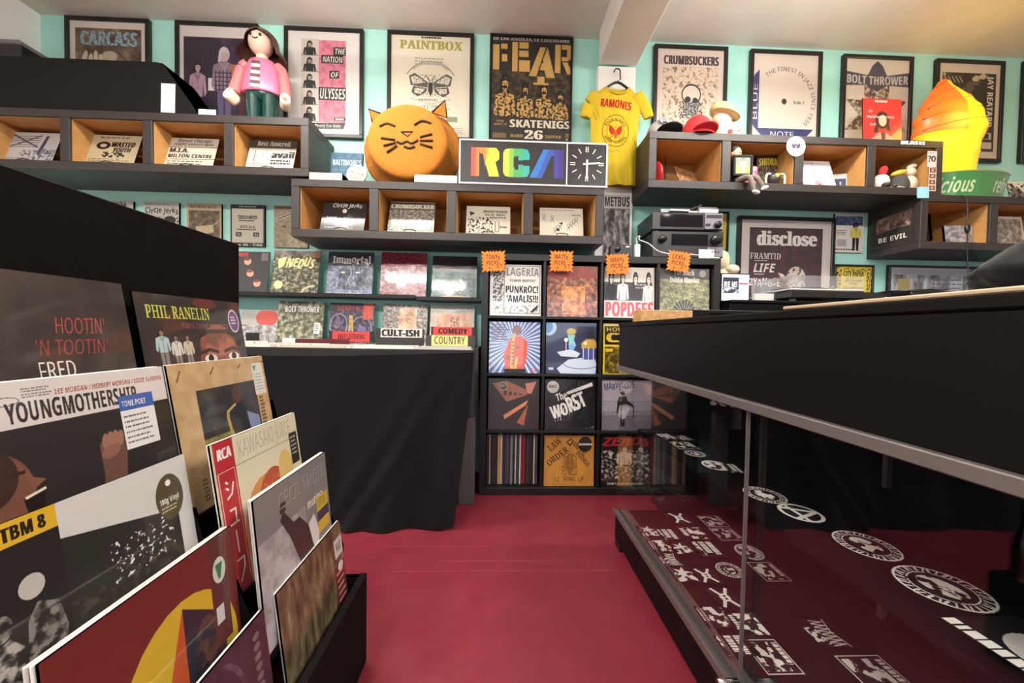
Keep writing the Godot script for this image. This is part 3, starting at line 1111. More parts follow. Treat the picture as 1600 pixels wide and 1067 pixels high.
			lines(0.05, 0.8, 0.95, 0.95, 2, K, 4, 0.35)
		"cub_avail":
			a = new_art(160, 112, rgb(208, 204, 188))
			r(0.0, 0.0, 1.0, 0.3, rgb(70, 68, 62))
			t("Rest Assured", 0.15, 0.08, 0.7, 0.15, W, 2)
			t("avail", 0.5, 0.42, 0.48, 0.2, K, 0, {"bold": 0.16})
			ring(0.25, 0.55, 0.07, 0.09, 0.012, GREY)
			r(0.14, 0.38, 0.155, 0.75, K)
			lines(0.5, 0.68, 0.98, 0.86, 2, K, 5, 0.6)
			lines(0.03, 0.8, 0.5, 0.92, 2, GREY, 7, 0.4)
		"cub_green":
			a = new_art(176, 144, rgb(40, 38, 38))
			t("Circle Jerks", 0.2, 0.08, 0.68, 0.14, W, 0, {"skew": 0.2, "wob": 0.1})
			e(0.5, 0.34, 0.05, 0.07, W)
			t("Gang", 0.1, 0.52, 0.25, 0.09, W, 0)
			t("green", 0.08, 0.62, 0.3, 0.09, W, 0)
			p([0.45, 0.95, 0.5, 0.55, 0.62, 0.42, 0.72, 0.55, 0.75, 0.95], rgb(110, 108, 106))
			n(0.42, 0.4, 0.8, 0.95, rgb(40, 38, 38), 0.06, 0.5, 3)
			lines(0.1, 0.88, 0.8, 0.93, 1, rgb(170, 168, 166), 4)
		"cub_crumb":
			a = new_art(176, 128, rgb(96, 94, 86))
			r(0.0, 0.0, 1.0, 0.03, W)
			r(0.0, 0.96, 1.0, 1.0, W)
			t("CRUMBSUCKER", 0.03, 0.08, 0.94, 0.15, rgb(222, 216, 196), 0, {"bold": 0.16})
			cloud(0.0, 0.28, 1.0, 0.95, [rgb(40, 38, 36), rgb(104, 100, 92), rgb(176, 170, 152), rgb(222, 216, 196)], 0.07, 8)
			t("ROCKETS", 0.42, 0.82, 0.5, 0.1, rgb(222, 216, 196), 0)
		"cub_minute":
			a = new_art(176, 112, rgb(216, 210, 192))
			t("MINUTEMEN", 0.38, 0.15, 0.54, 0.08, K, 0)
			t("SALEE", 0.42, 0.28, 0.22, 0.06, K, 0)
			t("MEAT", 0.68, 0.28, 0.2, 0.06, K, 0)
			t("PUPPETS", 0.54, 0.38, 0.36, 0.06, K, 0)
			p([0.08, 0.2, 0.2, 0.26, 0.1, 0.36], K)
			n(0.05, 0.4, 0.6, 0.95, K, 0.07, 0.62, 5)
			l([0.66, 0.55, 0.66, 0.9, 0.74, 0.9, 0.74, 0.55], 0.012, K)
			t("DMA", 0.76, 0.7, 0.16, 0.08, K, 0)
			lines(0.25, 0.93, 0.7, 0.97, 1, K, 2)
		"cub_doodle":
			a = new_art(176, 112, rgb(220, 214, 196))
			lines(0.06, 0.07, 0.9, 0.12, 1, GREY, 3, 0.6)
			for i in 9:
				var x := 0.1 + fmod(i * 0.37, 0.8)
				var y := 0.3 + fmod(i * 0.29, 0.5)
				ring(x, y, 0.035, 0.055, 0.008, K)
				l([x, y + 0.05, x - 0.03, y + 0.16], 0.008, K)
				l([x, y + 0.05, x + 0.03, y + 0.16], 0.008, K)
			e(0.5, 0.55, 0.03, 0.04, K)
			e(0.42, 0.78, 0.04, 0.04, K)
			t("Red Cross", 0.74, 0.22, 0.2, 0.06, K, 2)
		# sleeves on the two picture ledges
		"led_faces":
			a = new_art(184, 184, rgb(40, 40, 42))
			lines(0.04, 0.03, 0.55, 0.13, 1, rgb(170, 46, 56), 7, 0.9)
			for q in [[0.5, 0.24], [0.58, 0.52], [0.18, 0.78], [0.75, 0.75]]:
				e(q[0], q[1], 0.08, 0.08, rgb(206, 144, 116))
				e(q[0] - 0.02, q[1] - 0.06, 0.07, 0.04, rgb(96, 60, 46))
			r(0.8, 0.04, 0.95, 0.22, rgb(92, 92, 92))
		"led_olive":
			a = new_art(200, 200, rgb(76, 76, 66))
			cloud(0.0, 0.0, 1.0, 1.0, [rgb(30, 32, 28), rgb(58, 60, 50), rgb(92, 92, 76), rgb(160, 158, 128), rgb(206, 204, 170)], 0.045, 5)
			cloud(0.0, 0.0, 1.0, 0.12, [rgb(60, 58, 56), rgb(120, 112, 108), rgb(160, 150, 146)], 0.02, 6)
			p([0.1, 0.2, 0.28, 0.14, 0.24, 0.36, 0.12, 0.42], rgb(226, 216, 150))
			t("NEDUS", 0.26, 0.18, 0.6, 0.2, rgb(226, 216, 150), 0, {"skew": 0.4, "wob": 0.1, "bold": 0.1})
			e(0.16, 0.78, 0.09, 0.09, rgb(222, 214, 160))
			r(0.84, 0.02, 0.98, 0.16, rgb(190, 128, 84))
			arc(0.9, 1.0, 0.25, 0.2, PI, PI * 1.5, 0.04, rgb(210, 204, 160))
		"led_gothic":
			a = new_art(200, 200, rgb(92, 98, 112))
			r(0.0, 0.0, 1.0, 0.34, rgb(56, 58, 66))
			cloud(0.0, 0.32, 1.0, 1.0, [rgb(44, 46, 56), rgb(92, 98, 112), rgb(128, 136, 154), rgb(176, 186, 210)], 0.02, 4)
			cloud(0.0, 0.45, 0.25, 1.0, [rgb(90, 98, 120), rgb(150, 160, 186), rgb(206, 214, 232)], 0.04, 6)
			cloud(0.0, 0.86, 1.0, 1.0, [rgb(110, 120, 150), rgb(150, 160, 190), rgb(196, 206, 230)], 0.03, 8)
			t("Immortal", 0.1, 0.1, 0.84, 0.16, W, 2, {"wob": 0.08, "bold": 0.08})
			for x in [0.34, 0.66]:
				e(x, 0.47, 0.05, 0.02, W)
			l([0.5, 0.36, 0.52, 0.5, 0.46, 0.66], 0.02, rgb(190, 196, 210))
			lines(0.2, 0.93, 0.85, 0.98, 1, W, 3, 0.8)
		"led_crimson":
			a = new_art(200, 200, rgb(180, 152, 156))
			r(0.0, 0.0, 1.0, 0.32, rgb(96, 34, 44))
			n(0.0, 0.0, 1.0, 0.35, rgb(140, 46, 58), 0.05, 0.5, 3)
			cloud(0.0, 0.33, 1.0, 1.0, [rgb(104, 50, 62), rgb(160, 106, 114), rgb(196, 160, 162), rgb(232, 214, 210)], 0.04, 13)
		"led_teal":
			a = new_art(200, 200, rgb(100, 126, 122))
			r(0.0, 0.0, 1.0, 0.3, rgb(44, 34, 34))
			r(0.0, 0.3, 1.0, 0.36, rgb(150, 156, 152))
			cloud(0.0, 0.36, 1.0, 1.0, [rgb(70, 92, 90), rgb(104, 130, 126), rgb(140, 162, 156)], 0.012, 3)
			lines(0.18, 0.7, 0.85, 0.82, 1, rgb(150, 66, 58), 4, 0.9)
			e(0.5, 1.0, 0.35, 0.1, rgb(214, 180, 130))
		"led_redsun":
			a = new_art(160, 184, rgb(176, 172, 168))
			e(0.7, 0.22, 0.3, 0.24, rgb(206, 74, 66))
			cloud(0.0, 0.42, 1.0, 1.0, [rgb(96, 92, 92), rgb(160, 156, 154), rgb(226, 224, 220)], 0.03, 8)
			r(0.0, 0.84, 0.6, 1.0, rgb(176, 40, 44))
		"led_battle":
			a = new_art(200, 200, rgb(88, 92, 74))
			cloud(0.0, 0.0, 1.0, 1.0, [rgb(34, 36, 28), rgb(72, 76, 58), rgb(118, 120, 94), rgb(176, 176, 142), rgb(216, 214, 190)], 0.035, 44)
			t("BOLT THROWER", 0.16, 0.13, 0.74, 0.14, rgb(50, 52, 42), 0, {"bold": 0.3})
			t("BOLT THROWER", 0.15, 0.12, 0.74, 0.13, W, 0, {"bold": 0.05})
			r(0.8, 0.48, 0.93, 0.72, W)
			lines(0.82, 0.52, 0.91, 0.68, 4, K, 3)
		"led_violet":
			a = new_art(200, 200, rgb(58, 54, 66))
			t("LANDFALL", 0.18, 0.07, 0.58, 0.11, rgb(176, 60, 72), 0)
			ring(0.22, 0.52, 0.2, 0.28, 0.03, rgb(150, 142, 176))
			ring(0.72, 0.6, 0.24, 0.3, 0.03, rgb(150, 142, 176))
			e(0.2, 0.45, 0.07, 0.14, rgb(116, 98, 120))
			p([0.44, 0.28, 0.52, 0.28, 0.56, 0.75, 0.44, 0.78], rgb(206, 172, 74))
			e(0.74, 0.62, 0.1, 0.1, rgb(110, 104, 160))
			n(0.0, 0.2, 1.0, 1.0, rgb(120, 112, 140), 0.04, 0.66, 3)
			r(0.74, 0.0, 0.96, 0.38, rgb(214, 84, 66))
		"led_monster":
			a = new_art(200, 200, rgb(190, 182, 172))
			cloud(0.0, 0.0, 1.0, 1.0, [rgb(40, 36, 34), rgb(150, 140, 132), rgb(226, 218, 206)], 0.06, 5)
			cloud(0.36, 0.1, 0.76, 0.75, [rgb(190, 140, 108), rgb(226, 186, 150), rgb(240, 220, 190)], 0.02, 7)
		"led_peach":
			a = new_art(200, 200, rgb(206, 190, 172))
			r(0.0, 0.0, 1.0, 0.18, rgb(170, 172, 160))
			r(0.16, 0.2, 0.88, 0.95, rgb(230, 190, 158))
			cloud(0.16, 0.2, 0.88, 0.95, [rgb(206, 130, 100), rgb(228, 176, 142), rgb(238, 206, 172)], 0.02, 7)
			n(0.45, 0.25, 0.65, 0.6, rgb(160, 110, 90), 0.08, 0.6, 5)
		# sleeves in the cube shelf
		"cube_punk":
			a = new_art(224, 224, rgb(218, 216, 210))
			r(0.06, 0.05, 0.27, 0.72, rgb(60, 58, 58))
			n(0.06, 0.05, 0.27, 0.72, rgb(206, 202, 196), 0.06, 0.5, 3)
			t("LAGERIA", 0.31, 0.07, 0.64, 0.15, GREY, 0, {"wob": 0.06})
			t("TOWER BRITOS?", 0.38, 0.29, 0.5, 0.05, K, 0)
			t("PUNKROC!", 0.3, 0.42, 0.64, 0.13, K, 0, {"wob": 0.06, "bold": 0.06})
			t("'AMALIS!!!", 0.32, 0.6, 0.62, 0.13, K, 0, {"wob": 0.06, "bold": 0.06})
			for q in [[0.28, 0.03, 0.97, 0.03], [0.97, 0.03, 0.97, 0.95], [0.28, 0.95, 0.97, 0.95], [0.28, 0.03, 0.28, 0.95]]:
				l(q, 0.01, K)
			n(0.06, 0.78, 0.95, 0.95, GREY, 0.05, 0.66, 9)
			p([0.78, 0.92, 0.93, 0.78, 0.93, 0.84, 0.84, 0.93], K)
		"cube_rust":
			a = new_art(224, 224, rgb(176, 112, 76))
			cloud(0.0, 0.0, 1.0, 1.0, [rgb(48, 34, 32), rgb(110, 66, 50), rgb(176, 112, 74), rgb(222, 160, 100)], 0.035, 3)
			cloud(0.3, 0.4, 0.75, 0.95, [rgb(120, 70, 48), rgb(206, 136, 80), rgb(232, 172, 108)], 0.03, 5)
			cloud(0.0, 0.0, 1.0, 0.24, [rgb(120, 66, 52), rgb(150, 88, 68)], 0.03, 9)
			t("PLACID", 0.2, 0.03, 0.6, 0.08, rgb(176, 52, 50), 0, {"bold": 0.1})
			t("CASUALTIES", 0.03, 0.13, 0.94, 0.1, rgb(168, 46, 46), 0, {"bold": 0.1})
			t("CAGE", 0.62, 0.72, 0.26, 0.06, rgb(186, 66, 70), 0)
			t("OF PITY", 0.6, 0.8, 0.3, 0.06, rgb(186, 66, 70), 0)
		"cube_band":
			a = new_art(224, 224, rgb(222, 214, 200))
			r(0.0, 0.3, 0.95, 0.66, rgb(70, 66, 66))
			for q in [[0.02, 0.08, K], [0.25, 0.07, W], [0.5, 0.1, rgb(60, 58, 58)], [0.76, 0.1, W]]:
				fig(q[0], q[1], 0.24, 0.58, rgb(222, 214, 200), q[2], K, K, false)
			t("PLAY RECORD", 0.62, 0.33, 0.22, 0.03, W)
			t("THESE TUNES", 0.62, 0.39, 0.2, 0.03, W)
			r(0.0, 0.66, 1.0, 1.0, rgb(222, 214, 200))
			t("POPDEES", 0.02, 0.69, 0.96, 0.28, rgb(206, 66, 72), 0, {"bold": 0.1})
		"cube_field":
			a = new_art(224, 224, rgb(134, 134, 116))
			r(0.0, 0.0, 1.0, 0.3, rgb(104, 102, 98))
			cloud(0.0, 0.22, 1.0, 1.0, [rgb(88, 90, 78), rgb(130, 132, 108), rgb(176, 176, 134), rgb(206, 204, 160)], 0.02, 3, 1.6)
			e(0.5, 0.78, 0.2, 0.16, rgb(84, 88, 92))
			for i in 9:
				var g := PI + PI * (i + 0.5) / 9.0
				l([0.5 + 0.1 * cos(g), 0.85 + 0.05 * sin(g), 0.5 + 0.26 * cos(g), 0.85 + 0.32 * sin(g)], 0.012, rgb(196, 194, 150))
			n(0.0, 0.3, 1.0, 1.0, rgb(96, 96, 84), 0.07, 0.68, 7)
			t("The Black", 0.28, 0.04, 0.42, 0.1, W, 2, {"bold": 0.08})
			t("Dahlia Murder", 0.2, 0.18, 0.6, 0.1, W, 2, {"bold": 0.08})
			e(0.86, 0.1, 0.07, 0.07, rgb(176, 172, 166))
		"cube_sax":
			a = new_art(224, 224, rgb(96, 116, 172))
			for i in 40:
				var g := TAU * i / 40.0
				p([0.5, 0.42, 0.5 + 0.9 * cos(g - 0.035), 0.42 + 0.9 * sin(g - 0.035), 0.5 + 0.9 * cos(g + 0.035), 0.42 + 0.9 * sin(g + 0.035)], rgb(206, 216, 230))
			lines(0.05, 0.05, 0.4, 0.38, 7, rgb(96, 78, 96), 4, 0.7)
			e(0.54, 0.17, 0.09, 0.1, rgb(140, 86, 62))
			p([0.4, 0.34, 0.5, 0.28, 0.62, 0.28, 0.74, 0.38, 0.74, 0.68, 0.68, 0.92, 0.33, 0.92, 0.28, 0.68], rgb(214, 82, 52))
			l([0.5, 0.24, 0.46, 0.4, 0.44, 0.92], 0.05, rgb(206, 174, 92))
			l([0.44, 0.92, 0.52, 0.9, 0.54, 0.7], 0.05, rgb(206, 174, 92))
			for i in 7:
				e(0.46, 0.4 + i * 0.07, 0.025, 0.015, rgb(120, 86, 40))
			e(0.56, 0.5, 0.05, 0.04, rgb(140, 86, 62))
			e(0.38, 0.7, 0.05, 0.04, rgb(140, 86, 62))
			r(0.3, 0.92, 0.72, 1.0, K)
			t("LP", 0.82, 0.9, 0.12, 0.07, rgb(206, 74, 92), 2)
		"cube_diner":
			a = new_art(224, 224, rgb(52, 54, 86))
			e(0.06, 0.1, 0.15, 0.16, rgb(176, 206, 230))
			e(0.02, 0.08, 0.12, 0.13, rgb(96, 140, 196))
			r(0.8, 0.08, 0.94, 0.3, rgb(40, 40, 52))
			p([0.22, 0.58, 0.5, 0.52, 0.68, 0.6, 0.62, 0.68, 0.3, 0.66], rgb(206, 216, 226))
			p([0.22, 0.9, 0.45, 0.72, 0.95, 0.66, 1.0, 0.8, 0.98, 1.0, 0.3, 1.0], rgb(196, 210, 226))
			arc(0.7, 0.8, 0.35, 0.1, 0.2, PI, 0.012, rgb(70, 72, 90))
			e(0.5, 0.18, 0.09, 0.07, rgb(206, 176, 70))
			p([0.42, 0.24, 0.58, 0.24, 0.55, 0.34, 0.6, 0.46, 0.45, 0.5, 0.45, 0.34], rgb(140, 206, 206))
			e(0.51, 0.48, 0.06, 0.06, rgb(120, 170, 226))
			e(0.4, 0.34, 0.04, 0.04, W)
			l([0.4, 0.36, 0.4, 0.56], 0.012, W)
			p([0.7, 0.4, 0.8, 0.32, 0.95, 0.32, 1.0, 0.4, 1.0, 0.5, 0.7, 0.5], rgb(190, 156, 66))
			r(0.72, 0.5, 0.96, 0.72, rgb(72, 82, 150))
			for x in [0.74, 0.84, 0.94]:
				l([x, 0.5, x, 0.72], 0.012, W)
			e(0.78, 0.4, 0.03, 0.03, W)
			r(0.06, 0.88, 0.16, 0.93, rgb(196, 210, 226))
		"cube_yellow":
			a = new_art(224, 224, rgb(222, 190, 44))
			r(0.04, 0.06, 1.0, 0.42, K)
			t("HOW I SPENT", 0.06, 0.08, 1.0, 0.08, rgb(222, 190, 44), 0)
			t("CIVIL", 0.06, 0.19, 1.0, 0.18, rgb(222, 190, 44), 0, {"bold": 0.14})
			cloud(0.04, 0.46, 1.0, 0.98, [rgb(34, 28, 12), rgb(90, 76, 24), rgb(206, 174, 44)], 0.03, 8)
			r(0.06, 0.5, 0.2, 0.56, rgb(222, 190, 44))
		"cube_road":
			a = new_art(224, 224, rgb(46, 40, 38))
			p([0.08, 0.1, 0.36, 0.05, 0.74, 0.22, 0.76, 0.32, 0.36, 0.46], rgb(150, 92, 72))
			p([0.3, 0.72, 0.78, 0.42, 0.74, 0.52, 0.32, 0.8], rgb(206, 132, 86))
			p([0.56, 0.86, 0.78, 0.5, 0.7, 0.92], rgb(166, 92, 60))
			p([0.72, 0.1, 0.94, 0.06, 0.84, 0.3, 0.76, 0.3], rgb(196, 128, 104))
			for i in 4:
				r(0.3 + i * 0.1, 0.24 + i * 0.02, 0.36 + i * 0.1, 0.33, rgb(60, 48, 44))
			e(0.29, 0.16, 0.08, 0.08, rgb(70, 66, 60))
			ring(0.29, 0.16, 0.08, 0.08, 0.012, rgb(190, 170, 130))
			lines(0.24, 0.13, 0.34, 0.19, 2, rgb(206, 196, 176), 3)
		"cube_worst":
			a = new_art(224, 224, rgb(34, 32, 32))
			e(0.16, 0.16, 0.12, 0.12, rgb(196, 192, 186))
			t("KNAAZ", 0.08, 0.12, 0.16, 0.06, K, 0)
			t("The", 0.22, 0.27, 0.22, 0.14, W, 0, {"rot": -0.3})
			t("WO", 0.12, 0.5, 0.34, 0.24, W, 0, {"rot": -0.3, "bold": 0.1})
			t("RST", 0.42, 0.3, 0.38, 0.3, W, 0, {"rot": -0.42, "bold": 0.1})
			p([0.42, 0.26, 0.93, 0.06, 0.95, 0.13, 0.45, 0.31], W)
			for i in 10:
				var x := 0.2 + i * 0.055
				p([x, 0.66 - i * 0.03, x + 0.022, 0.65 - i * 0.03, x + 0.012, 0.84 - i * 0.035 + 0.05 * (i % 3)], W)
			t("2 x LP", 0.9, 0.92, 0.07, 0.03, W, 1)
		"cube_beach":
			a = new_art(224, 224, rgb(196, 186, 196))
			r(0.0, 0.42, 1.0, 0.62, rgb(166, 160, 172))
			r(0.0, 0.62, 1.0, 1.0, rgb(132, 126, 134))
			n(0.0, 0.45, 1.0, 0.7, rgb(206, 200, 206), 0.06, 0.55, 3, 4.0)
			t("MARVELOUS", 0.04, 0.06, 0.62, 0.13, rgb(66, 76, 112), 0, {"wob": 0.15, "rot": -0.08})
			e(0.42, 0.27, 0.04, 0.05, K)
			p([0.35, 0.34, 0.48, 0.32, 0.52, 0.42, 0.64, 0.5, 0.62, 0.54, 0.48, 0.48, 0.46, 0.92, 0.38, 0.92, 0.36, 0.5, 0.33, 0.66, 0.3, 0.66, 0.32, 0.42], K)
			l([0.63, 0.5, 0.64, 0.74], 0.02, K)
			p([0.4, 0.5, 0.48, 0.48, 0.5, 0.74, 0.4, 0.8], rgb(150, 146, 152))
		"cube_law":
			a = new_art(224, 224, rgb(206, 148, 64))
			n(0.0, 0.0, 1.0, 1.0, rgb(196, 136, 56), 0.02, 0.5, 3)
			var D := rgb(60, 40, 22)
			t("LAW", 0.06, 0.12, 0.3, 0.13, D, 2, {"rot": -0.75})
			t("ORDER", 0.02, 0.36, 0.5, 0.12, D, 2, {"rot": -0.65})
			t("AND THE", 0.54, 0.22, 0.34, 0.09, D, 2, {"rot": 0.8})
			t("SONGS", 0.6, 0.42, 0.36, 0.09, D, 2, {"rot": 0.85})
			p([0.44, 0.14, 0.54, 0.06, 0.6, 0.12, 0.52, 0.22], D)
			p([0.47, 0.14, 0.54, 0.09, 0.57, 0.12, 0.52, 0.18], rgb(206, 148, 64))
			e(0.82, 0.18, 0.14, 0.15, rgb(50, 44, 38))
			r(0.69, 0.16, 0.96, 0.2, rgb(206, 200, 190))
			p([0.42, 0.44, 0.5, 0.34, 0.58, 0.44, 0.62, 0.6, 0.52, 0.8, 0.42, 0.62], rgb(160, 108, 46))
			n(0.36, 0.36, 0.66, 0.8, rgb(136, 90, 40), 0.07, 0.58, 6)
			t("12 SONG LP", 0.2, 0.82, 0.6, 0.08, D, 3)
		"cube_boys":
			a = new_art(224, 224, rgb(34, 30, 30))
			t("ZEROS", 0.02, 0.04, 0.94, 0.16, rgb(190, 44, 50), 0, {"skew": 0.3, "bold": 0.06, "wob": 0.08})
			l([0.05, 0.22, 0.9, 0.16], 0.012, rgb(190, 44, 50))
			for q in [[0.04, 0.28, rgb(40, 36, 36)], [0.32, 0.2, rgb(214, 204, 186)], [0.64, 0.2, rgb(90, 84, 80)]]:
				fig(q[0], q[1], 0.32, 0.68, rgb(226, 216, 196), q[2], rgb(70, 60, 56), rgb(50, 46, 46))
			n(0.02, 0.3, 0.98, 0.88, rgb(226, 216, 198), 0.045, 0.66, 4)
			t("DON'T PUSH ME AROUND", 0.14, 0.93, 0.72, 0.045, W, 0)
		# sleeves in the nearest bins
		"bin_red_type":
			a = new_art(384, 384, rgb(52, 44, 42))
			n(0.0, 0.0, 1.0, 1.0, rgb(60, 50, 47), 0.01, 0.5, 3)
			e(0.1, 0.9, 0.3, 0.4, rgb(96, 46, 40))
			t("HOOTIN'", 0.6, 0.22, 0.25, 0.085, rgb(166, 74, 62), 1, {"skew": 0.2})
			t("'N TOOTIN'", 0.5, 0.335, 0.35, 0.08, rgb(150, 64, 54), 1, {"skew": 0.2})
			t("FRED", 0.5, 0.445, 0.17, 0.085, rgb(226, 222, 216), 1)
			lines(0.5, 0.6, 0.9, 0.68, 1, rgb(226, 222, 216), 3, 0.9)
		"bin_portrait":
			a = new_art(384, 384, rgb(44, 40, 40))
			e(0.6, 0.04, 0.12, 0.045, rgb(96, 46, 38))
			t("PHIL RANELIN", 0.07, 0.08, 0.56, 0.09, rgb(190, 196, 84), 2)
			t("VIBES FROM THE TRIBE", 0.34, 0.2, 0.48, 0.04, rgb(130, 66, 76), 2)
			e(0.69, 0.56, 0.23, 0.36, rgb(140, 82, 58))
			e(0.67, 0.36, 0.19, 0.1, rgb(166, 102, 74))
			n(0.48, 0.26, 0.9, 0.9, rgb(116, 66, 48), 0.012, 0.55, 4)
			p([0.45, 0.42, 0.48, 0.27, 0.6, 0.245, 0.8, 0.245, 0.9, 0.29, 0.92, 0.42, 0.87, 0.31, 0.78, 0.275, 0.6, 0.275, 0.5, 0.31], rgb(48, 34, 30))
			for q in [[0.57, 0.475], [0.83, 0.47]]:
				e(q[0], q[1], 0.065, 0.032, rgb(226, 216, 206))
				e(q[0], q[1], 0.028, 0.032, rgb(30, 20, 18))
				l([q[0] - 0.1, q[1] - 0.045, q[0], q[1] - 0.07, q[0] + 0.09, q[1] - 0.045], 0.026, rgb(50, 32, 26))
			p([0.68, 0.5, 0.72, 0.5, 0.77, 0.68, 0.63, 0.68], rgb(120, 68, 48))
			l([0.58, 0.78, 0.7, 0.8, 0.8, 0.77], 0.02, rgb(84, 40, 34))
			fig(0.1, 0.24, 0.12, 0.3, rgb(150, 120, 100), rgb(170, 196, 196), K, GREY)
			fig(0.22, 0.28, 0.1, 0.28, rgb(150, 120, 100), rgb(206, 204, 196), K, GREY)
			fig(0.32, 0.28, 0.1, 0.28, rgb(150, 120, 100), rgb(196, 184, 160), K, GREY)
			r(0.08, 0.5, 0.46, 0.7, rgb(40, 52, 40))
			e(0.9, 0.17, 0.065, 0.1, rgb(220, 212, 216))
			e(0.9, 0.17, 0.055, 0.088, rgb(104, 66, 120))
			lines(0.865, 0.13, 0.935, 0.21, 3, rgb(220, 212, 216), 6)
		"bin_white_head":
			a = new_art(448, 448, rgb(42, 38, 38))
			r(0.0, 0.0, 1.0, 0.2, rgb(208, 202, 198))
			ring(0.24, 0.085, 0.05, 0.02, 0.005, GREY)
			lines(0.3, 0.035, 0.42, 0.085, 4, GREY, 3, 0.5)
			t("LEE MORGAN / HERBERT MORGAN / EDDIE GLADDEN", 0.42, 0.055, 0.56, 0.026, rgb(150, 72, 64), 0, {"skew": 0.2})
			t("YOUNGMOTHERSHIP", 0.235, 0.095, 0.575, 0.085, rgb(36, 32, 32), 0, {"bold": 0.03})
			p([0.57, 0.36, 0.64, 0.32, 0.69, 0.36, 0.7, 0.44, 0.64, 0.74, 0.53, 0.78, 0.57, 0.5], rgb(104, 72, 62))
			for i in 4:
				e(0.6 + 0.026 * i, 0.345 + 0.006 * absf(i - 1.5), 0.017, 0.04, rgb(150, 108, 92), 0.15)
			e(0.62, 0.41, 0.05, 0.03, rgb(134, 94, 80), -0.3)
			e(0.17, 0.46, 0.12, 0.17, rgb(112, 74, 60))
			e(0.12, 0.38, 0.12, 0.13, rgb(58, 40, 36))
			p([0.24, 0.34, 0.29, 0.42, 0.33, 0.44, 0.28, 0.47], rgb(124, 82, 66))
			p([0.24, 0.5, 0.32, 0.475, 0.31, 0.55, 0.25, 0.57], rgb(34, 22, 22))
			l([0.25, 0.495, 0.32, 0.478], 0.012, rgb(222, 206, 190))
			l([0.2, 0.39, 0.26, 0.385], 0.014, rgb(50, 32, 28))
			r(0.7, 0.14, 0.9, 0.43, rgb(224, 222, 222))
			r(0.7, 0.14, 0.9, 0.22, rgb(56, 92, 164))
			t("TONE POET", 0.715, 0.17, 0.14, 0.03, W, 0)
			lines(0.715, 0.25, 0.885, 0.42, 6, rgb(96, 96, 100), 6, 0.3)
		"bin_sax_brown":
			a = new_art(384, 384, rgb(196, 166, 122))
			n(0.0, 0.0, 1.0, 1.0, rgb(184, 152, 108), 0.012, 0.52, 3)
			r(0.2, 0.2, 0.84, 0.97, rgb(54, 50, 44))
			cloud(0.2, 0.2, 0.84, 0.97, [rgb(34, 32, 30), rgb(54, 50, 44), rgb(72, 68, 52)], 0.01, 7)
			cloud(0.2, 0.55, 0.5, 0.97, [rgb(60, 58, 40), rgb(130, 126, 70), rgb(186, 178, 108)], 0.012, 17)
			e(0.6, 0.29, 0.06, 0.07, rgb(86, 62, 48))
			p([0.5, 0.42, 0.56, 0.36, 0.7, 0.36, 0.8, 0.46, 0.84, 0.7, 0.8, 0.97, 0.62, 0.97, 0.62, 0.6], rgb(40, 40, 44))
			p([0.68, 0.44, 0.82, 0.5, 0.84, 0.8, 0.76, 0.97, 0.68, 0.97, 0.7, 0.7], rgb(126, 136, 172))
			l([0.47, 0.4, 0.46, 0.44, 0.5, 0.78, 0.56, 0.86, 0.5, 0.94, 0.44, 0.86], 0.03, rgb(176, 150, 80))
			l([0.47, 0.4, 0.56, 0.36], 0.02, rgb(190, 170, 110))
			for i in 4:
				l([0.06 + i * 0.3, 0.12 - i * 0.02, 0.1 + i * 0.3, 0.05], 0.012, rgb(104, 82, 54))
			lines(0.86, 0.35, 0.93, 0.6, 8, rgb(60, 48, 34), 4, 0.7)
			r(0.83, 0.06, 0.97, 0.33, rgb(216, 212, 200))
			p([0.84, 0.08, 0.89, 0.08, 0.865, 0.13], rgb(70, 140, 120))
			lines(0.845, 0.15, 0.96, 0.31, 6, rgb(130, 170, 170), 5, 0.4)
			lines(0.12, 0.8, 0.17, 0.96, 6, rgb(90, 70, 46), 5, 0.6)
		"bin_yellow_strip":
			a = new_art(448, 448, rgb(206, 204, 200))
			r(0.0, 0.0, 0.31, 1.0, rgb(40, 36, 34))
			r(0.0, 0.0, 0.31, 0.1, rgb(214, 172, 46))
			t("TBM 8", 0.12, 0.025, 0.15, 0.055, rgb(40, 32, 20), 0, {"bold": 0.1})
			p([0.31, 0.16, 0.9, 0.3, 0.9, 1.0, 0.31, 1.0], rgb(46, 44, 40))
			n(0.5, 0.3, 0.85, 0.5, W, 0.05, 0.72, 6)
			n(0.31, 0.45, 0.9, 0.95, rgb(74, 70, 58), 0.03, 0.62, 9)
			e(0.52, 0.72, 0.07, 0.1, rgb(88, 72, 58))
			e(0.19, 0.29, 0.045, 0.05, rgb(186, 180, 172))
			p([0.14, 0.6, 0.16, 0.42, 0.2, 0.36, 0.27, 0.4, 0.29, 0.52, 0.26, 0.66], rgb(128, 124, 118))
			p([0.02, 0.56, 0.05, 0.46, 0.1, 0.44, 0.14, 0.5, 0.12, 0.64, 0.06, 0.68], rgb(172, 166, 158))
			e(0.08, 0.39, 0.035, 0.05, rgb(150, 142, 132))
			n(0.02, 0.34, 0.3, 0.7, rgb(40, 36, 34), 0.03, 0.55, 5)
			lines(0.1, 0.72, 0.14, 0.98, 9, rgb(140, 120, 44), 3, 0.7)
			lines(0.18, 0.74, 0.22, 0.98, 8, rgb(140, 120, 44), 5, 0.7)
			e(0.86, 0.21, 0.09, 0.13, rgb(82, 74, 50))
			t("180g Vinyl", 0.79, 0.21, 0.13, 0.03, W, 0)
			lines(0.8, 0.26, 0.92, 0.3, 2, rgb(190, 182, 150), 2, 0.4)
			e(0.86, 0.13, 0.018, 0.018, W)
